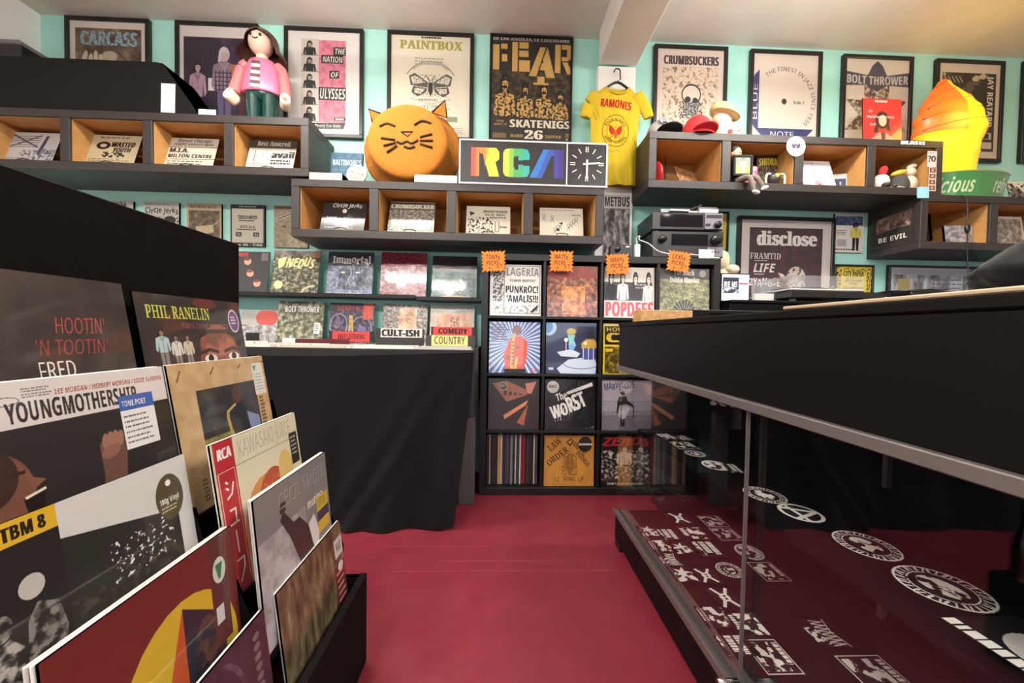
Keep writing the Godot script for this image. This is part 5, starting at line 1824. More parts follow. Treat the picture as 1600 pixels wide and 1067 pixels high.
func build_racks() -> void:
	# stepped record rack along the aisle
	var s := thing("record_rack", "tall black stepped record rack with five tiers of sleeves facing the aisle", "rack", Vector3(-0.58, 0, -0.79))
	var o := Vector3(0.58, 0, 0.79)
	part("back_panel", boxes([span(Vector3(-0.796, 0, -1.18), Vector3(-0.776, 1.248, -0.40), 0.002)]), M.black_paint, s, o)
	var steps := PackedVector2Array([Vector2(-0.775, 0), Vector2(-0.404, 0), Vector2(-0.404, 0.268), Vector2(-0.452, 0.268), Vector2(-0.452, 0.36), Vector2(-0.51, 0.50), Vector2(-0.545, 0.50), Vector2(-0.59, 0.645), Vector2(-0.62, 0.645), Vector2(-0.66, 0.79), Vector2(-0.70, 0.79), Vector2(-0.74, 0.95), Vector2(-0.775, 0.95)])
	for z in [-1.135, -0.764, -0.425]:
		part("side_panel", prism(steps, 0.006 if z == -0.764 else 0.014), M.black_paint, s, o + Vector3(0, 0, z))
	part("front_board", boxes([span(Vector3(-0.403, 0, -1.152), Vector3(-0.383, 0.271, -0.42), 0.002)]), M.black_paint, s, o)
	for i in 5:
		for z in [[-0.763, -0.44, 0], [-1.134, -0.771, 1]]:
			var ft := tier_foot(z[2], i)
			part("tier_board", boxes([span(Vector3(ft.x - 0.045, ft.y - 0.014, z[0]), Vector3(minf(ft.x + 0.004, -0.405), ft.y - 0.001, z[1]))]), M.black_paint, s, o)
	# record table under the picture ledges
	var tb := thing("record_table", "long black record bin table with a row of sleeves in its top", "table", Vector3(-1.15, 0, -2.3))
	o = Vector3(1.15, 0, 2.3)
	part("front_board", boxes([span(Vector3(-2.3, 0.56, -1.985), Vector3(-0.115, 0.905, -1.965), 0.002)]), M.black_laminate, tb, o)
	part("side_board", boxes([span(Vector3(-0.133, 0.56, -2.54), Vector3(-0.115, 0.905, -1.986))]), M.black_laminate, tb, o)
	part("side_board", boxes([span(Vector3(-2.3, 0.56, -2.54), Vector3(-2.282, 0.905, -1.986))]), M.black_laminate, tb, o)
	part("back_board", boxes([span(Vector3(-2.3, 0.56, -2.56), Vector3(-0.115, 0.905, -2.541))]), M.black_laminate, tb, o)
	part("bin_floor", boxes([span(Vector3(-2.281, 0.575, -2.54), Vector3(-0.134, 0.59, -1.986))]), M.black_laminate, tb, o)
	part("rear_ledge", boxes([span(Vector3(-2.3, 0.865, -2.715), Vector3(-0.115, 0.883, -2.561))]), M.black_laminate, tb, o)
	for x in [-1.9, -1.52, -1.135, -0.77, -0.435]:
		part("bin_divider", boxes([span(Vector3(x - 0.006, 0.591, -2.54), Vector3(x + 0.006, 0.9, -1.986))]), M.black_laminate, tb, o)
	for x in [-0.17, -1.2, -2.2]:
		part("leg", boxes([span(Vector3(x - 0.045, 0, -2.24), Vector3(x + 0.045, 0.56, -2.2), 0.003)]), M.grey_panel, tb, o)
	one("cloth_drape", drape(), M.black_cloth, "black cloth hanging in folds from the record table to the floor", "cloth")
	# cube shelf
	var c := thing("cube_shelf", "black four by four cube shelf holding record sleeves", "shelf", Vector3(-0.105, 0, -2.33))
	part("top_board", cbox(Vector3(1.47, 0.04, 0.385), 0.002), M.black_laminate, c, Vector3(0.735, 1.455, -0.1925))
	part("bottom_board", cbox(Vector3(1.47, 0.045, 0.385), 0.002), M.black_laminate, c, Vector3(0.735, 0.0225, -0.1925))
	for x in [0.02, 1.45]:
		part("side_panel", cbox(Vector3(0.04, 1.39, 0.385), 0.002), M.black_laminate, c, Vector3(x, 0.74, -0.1925))
	part("back_panel", cbox(Vector3(1.39, 1.39, 0.006)), M.black_laminate, c, Vector3(0.735, 0.74, -0.381))
	for k in 3:
		part("shelf_board", cbox(Vector3(1.39, 0.016, 0.37), 0.001), M.black_laminate, c, Vector3(0.735, 0.390 + 0.351 * k, -0.19))
		for rr in 4:
			var hgt := 0.335
			part("divider", cbox(Vector3(0.016, hgt + (0.002 if rr else 0.0), 0.37), 0.001), M.black_laminate, c, Vector3(0.04 + 0.343 + 0.351 * k, 0.045 + 0.168 + 0.351 * rr + 0.001, -0.19))
	# picture ledges
	for q in [[-2.3, -0.55, 1.21, "long black picture ledge carrying four shrink-wrapped sleeves"], [-0.545, -0.12, 1.2, "short black picture ledge beside the cube shelf carrying one sleeve"]]:
		var lg := thing("picture_ledge", q[3], "ledge", Vector3(q[0], q[2], -2.72), Vector3.ZERO, "picture ledges")
		var w: float = q[1] - q[0]
		part("ledge_board", cbox(Vector3(w, 0.012, 0.15), 0.001), M.black_laminate, lg, Vector3(w / 2, 0.006, 0.078))
		part("ledge_lip", cbox(Vector3(w, 0.026, 0.01), 0.002), M.black_laminate, lg, Vector3(w / 2, 0.013, 0.158))

func drape() -> ArrayMesh:
	var nu := 90
	var nv := 40
	var g := []
	for j in nv + 1:
		var v := float(j) / nv
		var row := []
		for i in nu + 1:
			var u := float(i) / nu
			var sag := 0.030 * sin(PI * clampf((u - 0.05) / 0.95, 0.0, 1.0))
			var x := lerpf(-2.28, -0.125 - 0.085 * pow(v, 1.3), u)
			var y := lerpf(0.893 - sag, 0.006 + 0.05 * maxf(0.0, u - 0.93) * 8.0 * 0.4, v)
			var fold := sin(u * 31.0 + v * 2.0) * 0.012 + sin(u * 67.0 + 1.0 + v) * 0.005
			var sweep := 0.022 * exp(-pow((u - 0.90 + v * 0.06) / 0.03, 2.0)) + 0.018 * exp(-pow((u - 0.965) / 0.02, 2.0))
			var ax := 0.955 - 0.22 * v
			sweep += 0.016 * sin((u - ax) * 95.0) * exp(-pow((u - ax) / 0.06, 2.0))
			var z := -1.955 + 0.055 * v * v * (1.0 - 1.6 * maxf(0.0, u - 0.75)) + (fold + sweep) * pow(v, 0.8)
			row.append(Vector3(x, y, z))
		g.append(row)
	var st := begin()
	st.set_smooth_group(0)
	for j in nv:
		for i in nu:
			for q in [g[j][i], g[j][i + 1], g[j + 1][i + 1], g[j][i], g[j + 1][i + 1], g[j + 1][i]]:
				st.add_vertex(q)
	# the underside of the cloth, 3 mm behind
	var bk := Vector3(0, 0, -0.003)
	for j in nv:
		for i in nu:
			for q in [g[j][i], g[j + 1][i + 1], g[j][i + 1], g[j][i], g[j + 1][i], g[j + 1][i + 1]]:
				st.add_vertex(q + bk)
	st.generate_normals()
	return st.commit()

const CX := 0.57      # glass front of the counter
const CZ := -1.79     # its far end

func build_counter() -> void:
	var c := thing("glass_counter", "black display counter with a glass front full of cloth patches", "counter", Vector3(CX, 0, CZ))
	var L := 2.3
	var w := 0.62
	part("fascia", boxes([span(Vector3(0, 0.855, 0), Vector3(0.02, 1.035, L), 0.002), span(Vector3(0.02, 0.855, 0), Vector3(w, 1.035, 0.02))]), M.counter_black, c)
	part("counter_top", boxes([span(Vector3(-0.004, 1.035, -0.004), Vector3(w, 1.053, L), 0.003)]), M.counter_black, c)
	part("case_ceiling", boxes([span(Vector3(0.021, 0.845, 0.021), Vector3(w - 0.021, 0.855, L - 0.021))]), M.counter_black, c)
	part("upper_rail", boxes([span(Vector3(-0.012, 0.832, 0), Vector3(0.024, 0.854, L), 0.002)]), M.aluminium, c)
	part("base", boxes([span(Vector3(0, 0.03, 0), Vector3(w, 0.155, L), 0.003)]), M.counter_black, c)
	part("lower_rail", boxes([span(Vector3(-0.012, 0.156, 0), Vector3(0.05, 0.162, L)), span(Vector3(-0.012, 0.162, 0), Vector3(-0.008, 0.178, L)), span(Vector3(0.014, 0.162, 0), Vector3(0.018, 0.175, L)), span(Vector3(0.046, 0.162, 0), Vector3(0.05, 0.178, L))]), M.aluminium, c)
	part("deck", boxes([span(Vector3(0.051, 0.156, 0.02), Vector3(w - 0.022, 0.17, L - 0.02))]), M.black_felt, c)
	part("shelf_board", boxes([span(Vector3(0.085, 0.545, 0.03), Vector3(w - 0.022, 0.56, L - 0.03), 0.002)]), M.black_felt, c)
	part("back_panel", boxes([span(Vector3(w - 0.02, 0.156, 0.0), Vector3(w, 0.854, L))]), M.black_felt, c)
	part("end_panel", boxes([span(Vector3(0, 0.156, L - 0.018), Vector3(w - 0.021, 0.854, L))]), M.black_felt, c)
	part("glass_pane", boxes([span(Vector3(0.004, 0.165, 0.002), Vector3(0.009, 0.832, 0.93))]), M.glass, c)
	part("glass_pane", boxes([span(Vector3(0.022, 0.165, 0.90), Vector3(0.027, 0.832, L - 0.02))]), M.glass, c)
	part("glass_end", boxes([span(Vector3(0.03, 0.165, 0.002), Vector3(w - 0.022, 0.845, 0.007))]), M.glass, c)
	part("pane_edge_strip", boxes([span(Vector3(0.003, 0.165, 0.931), Vector3(0.011, 0.832, 0.935))]), M.aluminium, c)
	for z in [0.045, L - 0.05]:
		part("leg", boxes([span(Vector3(0.0, 0, z - 0.04), Vector3(0.045, 0.03, z + 0.03))]), M.black_plastic, c)
	part("lock", tube([Vector3(-0.045, 0.19, 0.93), Vector3(-0.02, 0.19, 0.93), Vector3(0.004, 0.19, 0.93)], 0.008, 14), M.chrome, c)
	part("shelf_post", boxes([span(Vector3(w - 0.045, 0.17, 0.70), Vector3(w - 0.03, 0.545, 0.715)), span(Vector3(w - 0.045, 0.56, 0.70), Vector3(w - 0.03, 0.845, 0.715))]), M.aluminium, c)
	one("counter_mat", cbox(Vector3(0.3, 0.007, 1.25), 0.002), M.mat_beige, "thin cream mat lying along the edge of the black counter", "mat", Vector3(CX + 0.147, 1.0567, -0.125))
	# return counter and back counter by the wall
	var rc := thing("return_counter", "low black counter block joining the display counter to the back wall", "counter", Vector3(0.93, 0, -2.05))
	part("body", boxes([span(Vector3(0, 0, -0.2), Vector3(4.05, 1.105, 0.2), 0.003)]), M.counter_black, rc)
	part("top_board", boxes([span(Vector3(-0.004, 1.105, -0.204), Vector3(4.05, 1.125, 0.206), 0.003)]), M.counter_black, rc)
	var bc := thing("back_counter", "black counter along the back wall carrying the turntables", "counter", Vector3(1.40, 0, -2.49))
	part("body", boxes([span(Vector3(0, 0, -0.22), Vector3(3.58, 1.2, 0.21), 0.003)]), M.counter_black, bc)
	part("top_board", boxes([span(Vector3(0, 1.2, -0.22), Vector3(3.58, 1.218, 0.225), 0.003)]), M.counter_black, bc)
	one("wood_plank", cbox(Vector3(0.235, 0.055, 0.1), 0.002), M.pine, "short raw pine plank lying on the far end of the black counter", "plank", Vector3(0.748, 1.0815, -1.735))
	one("black_block", cbox(Vector3(0.075, 0.06, 0.1), 0.002), M.counter_black, "small black block beside the pine plank", "block", Vector3(0.905, 1.084, -1.735))
	one("covered_bundle", bundle(), M.black_cloth, "bulky black cloth-covered bundle standing on the display counter", "bundle", Vector3(1.115, 1.0535, -0.755))

func bundle() -> ArrayMesh:
	var st := begin()
	st.set_smooth_group(0)
	var nz := FastNoiseLite.new()
	nz.seed = 5
	nz.frequency = 9.0
	var ns := 44
	var nr := 18
	var g := []
	for j in nr + 1:
		var v := float(j) / nr
		var row := []
		for i in ns:
			var a := TAU * i / ns
			var prof := lerpf(0.07, 0.098, smoothstep(0.0, 0.55, v)) if v < 0.6 else 0.098 * (1.0 - pow((v - 0.6) / 0.4, 1.15))
			var q := Vector3(cos(a), v, sin(a))
			var k := maxf(prof, 0.0005) * (1.0 + (0.1 + 0.1 * (1.0 - v)) * nz.get_noise_3d(q.x * 0.25, v * 0.5, q.z * 0.25))
			var hgt := v * 0.15 if v < 0.6 else 0.09 + (v - 0.6) * 0.22
			row.append(Vector3(q.x * k, hgt, q.z * k))
		g.append(row)
	for j in nr:
		for i in ns:
			var k := (i + 1) % ns
			for q in [g[j][i], g[j][k], g[j + 1][k], g[j][i], g[j + 1][k], g[j + 1][i]]:
				st.add_vertex(q)
	st.index()
	st.generate_normals()
	return st.commit()

# ---------- pictures, flyers, sleeves ----------
func framed(called: String, what: String, x0: float, x1: float, y0: float, y1: float, label: String, group := "framed posters on the back wall", fw := 0.026, category := "poster") -> void:
	var w := x1 - x0
	var h := y1 - y0
	var f := thing(called, label, category, Vector3((x0 + x1) / 2, y0, -2.72), Vector3.ZERO, group)
	var b := 0.003
	part("frame", boxes([span(Vector3(-w / 2, 0, 0.001), Vector3(w / 2, fw, 0.03), b), span(Vector3(-w / 2, h - fw, 0.001), Vector3(w / 2, h, 0.03), b), span(Vector3(-w / 2, fw, 0.001), Vector3(-w / 2 + fw, h - fw, 0.03), b), span(Vector3(w / 2 - fw, fw, 0.001), Vector3(w / 2, h - fw, 0.03), b)]), M.black_frame, f)
	var a := paint(what)
	part("poster_print", card(w - 2 * fw + 0.004, h - 2 * fw + 0.004, 0.01, a[0]), [inked("framed", a[1]), M.dark_edge], f, Vector3(0, fw - 0.002, 0.018))

func flat(called: String, what: String, w: float, h: float, at: Vector3, rot: Vector3, label: String, category: String, kind := "paper", edge := "white_card", thick := 0.002, group := "") -> MeshInstance3D:
	var a := paint(what)
	return one(called, card(w, h, thick, a[0]), [inked(kind, a[1]), M[edge]], label, category, at, rot, group)

func build_wall_pictures() -> void:
	framed("framed_poster", "blue_block", -2.9, -2.358, 2.31, 3.046, "framed brown poster with pale blue block lettering above the black case")
	framed("framed_poster", "purple_band", -2.192, -1.648, 2.31, 3.046, "framed dark purple concert poster of standing musicians behind the toy figure")
	framed("framed_poster", "pink_titles", -1.478, -0.947, 2.306, 3.042, "framed white poster with pink panel and a column of five small portraits")
	framed("framed_poster", "butterfly", -0.787, -0.197, 2.312, 3.045, "framed cream poster with a drawn moth and olive lettering")
	framed("framed_poster", "stencil_gold", -0.088, 0.487, 2.316, 3.052, "black and gold concert poster in a thin frame, dated 26", "framed posters on the back wall", 0.014)
	framed("framed_poster", "skull_scrawl", 1.06, 1.586, 2.29, 3.031, "framed cream poster with a scrawled skull drawing behind the caps")
	framed("framed_poster", "record_label", 1.749, 2.272, 2.29, 3.026, "framed white and navy poster of a record label, Side 1")
	framed("framed_poster", "iron_star", 2.424, 2.946, 2.29, 3.019, "framed white poster with a spiked brown star behind the red picture")
	framed("framed_poster", "dotted_vertical", 3.116, 3.632, 2.291, 3.016, "framed black dotted poster with sideways lettering behind the cone lamp")
	framed("framed_poster", "plain_dark", 3.78, 4.3, 2.295, 3.03, "black framed picture beyond the cone lamp at the photo's edge")
	framed("framed_picture", "blackletter", 1.697, 2.413, 1.245, 1.858, "framed dark red print with white blackletter heading above the turntable", "framed pictures above the back counter")
	framed("framed_picture", "newspaper", 2.822, 3.5, 1.225, 1.534, "wide framed black and white photograph sheet low on the wall", "framed pictures above the back counter", 0.016)
	framed("framed_picture", "yellow_notice", 2.417, 2.712, 1.29, 1.529, "small framed yellow award notice on the wall", "framed pictures above the back counter", 0.014)
	framed("framed_picture", "yellow_strip", 1.47, 1.629, 1.6, 1.881, "narrow framed yellow sheet behind the stereo", "framed pictures above the back counter", 0.014)
	flat("wall_flyer", "sport_flyer", 0.216, 0.276, Vector3(2.521, 1.616, -2.704), Vector3.ZERO, "white flyer of a figure in yellow shorts beside the dark red print", "flyer", "paper", "dark_edge", 0.014)
	flat("wall_flyer", "column_photo", 0.182, 0.46, Vector3(0.808, 1.50, -2.655), Vector3.ZERO, "tall black and white photo flyer pasted on the pier under the shirt", "flyer", "paper", "white_card", 0.003)
	var fl := [["flyer_scrawl", -2.59, "grey hand-lettered flyer nearest the white side wall, under the shelf"], ["flyer_hand", -2.291, "grey flyer with a scribbled dark figure under the shelf"], ["flyer_sepia", -2.01, "sepia photo flyer under the shelf"], ["flyer_type", -1.7215, "black bordered cream flyer ending in 7:00 under the shelf"], ["flyer_tan", -1.431, "tan flyer with a pale trombone shape, half behind the lower shelf"]]
	for q in fl:
		flat("wall_flyer", q[0], 0.229, 0.284, Vector3(q[1], 1.555, -2.703), Vector3.ZERO, q[2], "flyer", "framed", "dark_edge", 0.015, "small flyers under the shelf")

func sleeve(what: String, size: float, at: Vector3, rot: Vector3, label: String, kind := "glossy", edge := "sleeve_edge", group := "") -> MeshInstance3D:
	return flat("record_sleeve", what, size, size, at, rot, label, "record", kind, edge, 0.004, group)

func nth(k: int) -> String:
	return "%d%s" % [k, "th" if k > 3 and k < 21 else ["th", "st", "nd", "rd", "th", "th", "th", "th", "th", "th"][k % 10]]

func build_ledge_records() -> void:
	var lean := -0.158
	var up := [["led_faces", -1.665, 0.285, "dark sleeve with small scattered faces on the upper ledge"], ["led_olive", -1.352, 0.305, "olive crowd-scene sleeve with yellow lettering on the upper ledge"], ["led_gothic", -0.993, 0.3, "silver grey sleeve with two white eyes and gothic lettering"], ["led_crimson", -0.64, 0.305, "crimson and pale sleeve mirroring a lamp on the upper ledge"], ["led_teal", -0.3, 0.3, "dull teal sleeve with dark top on the short ledge"]]
	for i in 5:
		var q: Array = up[i]
		sleeve(q[0], q[2], Vector3(q[1], 1.2235 if i < 4 else 1.2135, -2.585), Vector3(lean + [0.02, -0.03, 0.0, 0.004, -0.012][i], 0, 0), q[3], "film", "sleeve_edge", "sleeves on the picture ledges")
	var low := [["led_redsun", -1.6, 0.24, "pale sleeve with a red disc standing behind the record table"], ["led_battle", -1.331, 0.305, "grey-green battle scene sleeve with white price tag"], ["led_violet", -0.992, 0.3, "violet sleeve with a yellow figure and orange sticker"], ["led_monster", -0.635, 0.3, "black and white scribbled sleeve with peach panel"], ["led_peach", -0.315, 0.3, "peach coloured sleeve behind the comedy divider"]]
	for i in 5:
		var q: Array = low[i]
		sleeve(q[0], q[2], Vector3(q[1], 0.8845, -2.605), Vector3(-0.17, 0, 0), q[3], "film", "sleeve_edge", "sleeves behind the record table")
	# sleeves standing in the table's bins, only their top edges out
	var g := RandomNumberGenerator.new()
	g.seed = 21
	var tint := [M.sleeve_edge, M.white_card, M.cream_edge, M.dark_edge]
	for b in [[-1.52, -1.135, 11, "nearest the rack"], [-1.135, -0.77, 13, "with the red divider"], [-0.77, -0.435, 16, "with the white-lettered divider"], [-0.435, -0.133, 17, "beside the cube shelf"]]:
		var cx: float = (b[0] + b[1]) / 2
		var wd: float = minf(0.312, b[1] - b[0] - 0.03)
		for k in b[2]:
			var z: float = -2.01 - 0.028 * k
			one("record_sleeve", cbox(Vector3(wd, 0.312, 0.004)), tint[0 if g.randf() < 0.45 else (1 if g.randf() < 0.7 else (2 if g.randf() < 0.6 else 3))], "%s sleeve from the front in the table bin %s" % [nth(k + 1), b[3]], "record", Vector3(cx + g.randf_range(-0.004, 0.004), 0.5905 + 0.156 + 0.0145, z), Vector3(-0.05, 0, 0), "sleeves filed in the record table")
	var cards := [["card_easy", -0.842, 0.255, 0.062, -2.235, 0.928, "red hand-lettered EASY LISTENING divider card"], ["card_cult", -0.555, 0.27, 0.105, -2.19, 0.905, "black divider card with white CULT-ISH strip"], ["card_comedy", -0.26, 0.26, 0.09, -2.24, 0.935, "black divider card with red COMEDY strip"], ["card_country", -0.262, 0.27, 0.072, -2.12, 0.905, "grey divider card with yellow COUNTRY strip"], ["card_tab", -1.335, 0.15, 0.025, -2.15, 0.905, "white divider tab with a letter, farther from the aisle"], ["card_tab", -1.2, 0.2, 0.028, -2.36, 0.915, "long white divider tab behind the first ones"], ["card_tab", -1.46, 0.19, 0.025, -2.045, 0.9, "white divider tab nearest the rack"], ["card_tab", -0.985, 0.2, 0.025, -2.05, 0.9, "white divider tab in front of the red divider"]]
	for q in cards:
		flat("divider_card", q[0], q[2], q[3], Vector3(q[1], q[5], q[4]), Vector3(-0.05, 0, 0), q[6], "divider card", "paper", "dark_edge", 0.003, "divider cards in the record table")
	one("divider_card", cbox(Vector3(0.3, 0.04, 0.003)), mat("dark_red_card", rgb(84, 22, 24), 0.4), "dark red blank divider in front of the easy listening card", "divider card", Vector3(-0.99, 0.925, -2.2), Vector3(-0.05, 0, 0), "divider cards in the record table")
	one("divider_card", cbox(Vector3(0.08, 0.05, 0.003)), M.black_plastic, "small black blank divider by the pale sleeve with the red disc", "divider card", Vector3(-1.53, 0.945, -2.45), Vector3(-0.05, 0, 0), "divider cards in the record table")

func build_cube_records() -> void:
	var cells := [[0, 3, "cube_punk", "white hand-drawn punk sleeve under the first orange tag"], [1, 3, "cube_rust", "rust brown sleeve with red lettering in the top row"], [2, 3, "cube_band", "black and white band photo sleeve with big red letters"], [3, 3, "cube_field", "grey-green grassy sleeve in the top row's last cube"], [0, 2, "cube_sax", "blue sunburst sleeve with a saxophone player in red"], [1, 2, "cube_diner", "dark blue space cartoon sleeve in the second row"], [2, 2, "cube_yellow", "yellow and black sleeve half hidden by the counter"], [0, 1, "cube_road", "black sleeve with brown road photo and round sticker"], [1, 1, "cube_worst", "black sleeve with dripping white slanted lettering"], [2, 1, "cube_beach", "pale lilac sleeve with a figure on a beach"], [1, 0, "cube_law", "golden tan sleeve with slanted dark lettering in the bottom row"], [2, 0, "cube_boys", "black sleeve of three young men with red script in the bottom row"]]
	for q in cells:
		var x: float = 0.1025 + 0.351 * q[0] + [0.0, 0.0, 0.006, 0.004][q[0]]
		var y: float = 0.0465 + 0.3515 * q[1] + (0.0 if q[1] == 0 else 0.0005)
		sleeve(q[2], 0.315, Vector3(x, y, -2.36), Vector3(-0.045, 0, 0), q[3], "film" if q[2] in ["cube_sax", "cube_field", "cube_worst"] else "glossy", "dark_edge" if q[2] in ["cube_road", "cube_worst"] else "sleeve_edge", "sleeves shown in the cube shelf")
	var g := RandomNumberGenerator.new()
	g.seed = 4
	var tones := [rgb(34, 32, 36), rgb(206, 186, 136), rgb(60, 54, 78), rgb(46, 42, 46), rgb(70, 62, 84), rgb(38, 36, 38), rgb(190, 146, 86), rgb(206, 196, 176), rgb(44, 40, 50), rgb(66, 58, 74), rgb(150, 142, 134), rgb(40, 38, 42), rgb(120, 118, 118), rgb(46, 44, 48), rgb(186, 182, 176), rgb(52, 50, 54), rgb(196, 188, 178), rgb(150, 44, 46), rgb(120, 36, 40), rgb(36, 34, 36), rgb(84, 80, 80), rgb(42, 40, 40)]
	var ms := []
	for i in tones.size():
		ms.append(mat("spine_%d" % i, tones[i], 0.4))
	for c in [[0, 0, 26, "the bottom row's first cube"], [3, 1, 20, "the cube behind the glass counter"], [3, 0, 20, "the bottom cube behind the glass counter"]]:
		var x: float = -0.062 + 0.351 * c[0]
		for k in c[2]:
			var wd := g.randf_range(0.004, 0.014) if k % 3 else 0.016
			if x + wd > -0.062 + 0.351 * c[0] + 0.322:
				break
			one("record_sleeve", cbox(Vector3(wd, 0.313, 0.31), 0.001), ms[k % ms.size()] if c[0] == 0 else ms[g.randi() % ms.size()], "%s record spine from the left, filed in %s" % [nth(k + 1), c[3]], "record", Vector3(x + wd / 2, 0.0475 + 0.1575 + 0.3515 * c[1], -2.53 + g.randf_range(-0.012, 0.0)), Vector3.ZERO, "records filed spine out in " + c[3])
			x += wd + 0.0012
	# orange price bursts
	var o := PackedVector2Array()
	for i in 44:
		var a := TAU * i / 44.0
		var base := Vector2(cos(a), sin(a))
		var m := maxf(absf(base.x) / 0.066, absf(base.y) / 0.058)
		o.append(base / m * (1.12 if i % 2 else 0.93))
	for q in [["burst_tony", -0.035, 1.425, "first", 0.05], ["burst_matt", 0.376, 1.435, "second", 0.0], ["burst_mary", 0.72, 1.425, "third", 0.06], ["burst_lexi", 1.098, 1.45, "fourth", -0.12]]:
		var a := paint(q[0])
		one("price_burst", sheet(o, 0.002, a[0]), [inked("paper", a[1]), M.white_card], "orange starburst staff-pick tag, %s along the cube shelf" % q[3], "tag", Vector3(q[1], q[2], -2.3255), Vector3(0, 0, q[4]), "orange starburst tags")

func build_bin_records() -> void:
	var cols := [[-0.605, ["bin_red_type", "bin_white_head", "bin_yellow_strip", "bin_circle", "bin_purple"]], [-0.958, ["bin_portrait", "bin_sax_brown", "bin_juice", "bin_double_bass", "bin_forest"]]]
	var labels := {"bin_red_type": "dark brown sleeve with red and white type in the rack's top tier", "bin_white_head": "sleeve with white band, black title and blue sticker, shouting man below", "bin_yellow_strip": "white and black jazz sleeve with yellow corner strip and round gold sticker", "bin_circle": "maroon sleeve with a yellow circle and dark tilted square", "bin_purple": "dim purple sleeve in the rack's lowest tier", "bin_portrait": "sleeve with a close portrait and green serif lettering against the panel", "bin_sax_brown": "kraft brown sleeve with a saxophone player photo", "bin_juice": "cream sleeve with a red Japanese strip and orange fruit drawing", "bin_double_bass": "grey sleeve with a dark figure reaching up and yellow sticker", "bin_forest": "brown sepia forest sleeve in the rack's lowest tier"}
	var behind := {"bin_double_bass": 2, "bin_purple": 1, "bin_forest": 1, "bin_white_head": 2, "bin_circle": 2, "bin_juice": 1, "bin_sax_brown": 1}
	for ci in 2:
		var c: Array = cols[ci]
		for i in 5:
			var ft := tier_foot(ci, i)
			var what: String = c[1][i]
			var z: float = c[0] + (0.028 if what in ["bin_juice", "bin_double_bass"] else 0.0)
			var rot := Vector3(-LEAN[i], PI / 2, 0)
			sleeve(what, 0.315, Vector3(ft.x, ft.y, z), rot, labels[what], "glossy", "dark_edge" if what in ["bin_red_type", "bin_portrait", "bin_purple"] else "sleeve_edge", "sleeves facing the aisle in the stepped rack")
			for k in behind.get(what, 0):
				one("record_sleeve", cbox(Vector3(0.315, 0.315, 0.004), 0.001), [M.white_card, M.sleeve_edge][k % 2], "%s sleeve filed behind the %s" % [nth(k + 1), {"bin_double_bass": "grey sleeve with the reaching figure", "bin_purple": "dim purple sleeve", "bin_forest": "sepia forest sleeve", "bin_white_head": "sleeve with blue sticker", "bin_circle": "maroon sleeve", "bin_juice": "sleeve with the red Japanese strip", "bin_sax_brown": "kraft brown sleeve"}[what]], "record", Vector3(ft.x - 0.007 - 0.0055 * k, ft.y, z + (0.002 * (k + 1) if ci == 0 else -0.002 * (k + 1))) + Basis.from_euler(rot) * Vector3(0, 0.1575, 0), rot, "sleeves filed behind the front ones in the stepped rack")

# ---------- things on the wall shelves ----------
func leaning_flyer(what: String, x: float, y: float, w: float, h: float, label: String, lean := 0.3, z := -2.44) -> void:
	var f := thing("display_flyer", label, "flyer", Vector3(x, y, z), Vector3.ZERO, "flyers leaning in the shelf cubbies")
	var a := paint(what)
	part("flyer_sheet", card(w, h, 0.006, a[0]), [inked("framed", a[1]), M.dark_edge], f, Vector3(0, 0.012, 0), Vector3(-lean, 0, 0))
	part("wire_easel", easel(), M.black_plastic, f)

func easel() -> ArrayMesh:
	if not mesh_cache.has("easel"):
		var st := begin()
		for s in [-1.0, 1.0]:
			add_tube(st, [Vector3(s * 0.035, 0.02, 0.016), Vector3(s * 0.035, 0.004, 0.014), Vector3(s * 0.035, 0.004, -0.09), Vector3(s * 0.03, 0.12, -0.06)], 0.0025, 6)
		add_tube(st, [Vector3(-0.035, 0.02, 0.016), Vector3(0, 0.026, 0.017), Vector3(0.035, 0.02, 0.016)], 0.0025, 6)
		add_tube(st, [Vector3(-0.03, 0.12, -0.06), Vector3(0.03, 0.12, -0.06)], 0.0025, 6)
		st.index()
		st.generate_normals()
		mesh_cache["easel"] = st.commit()
	return mesh_cache["easel"]

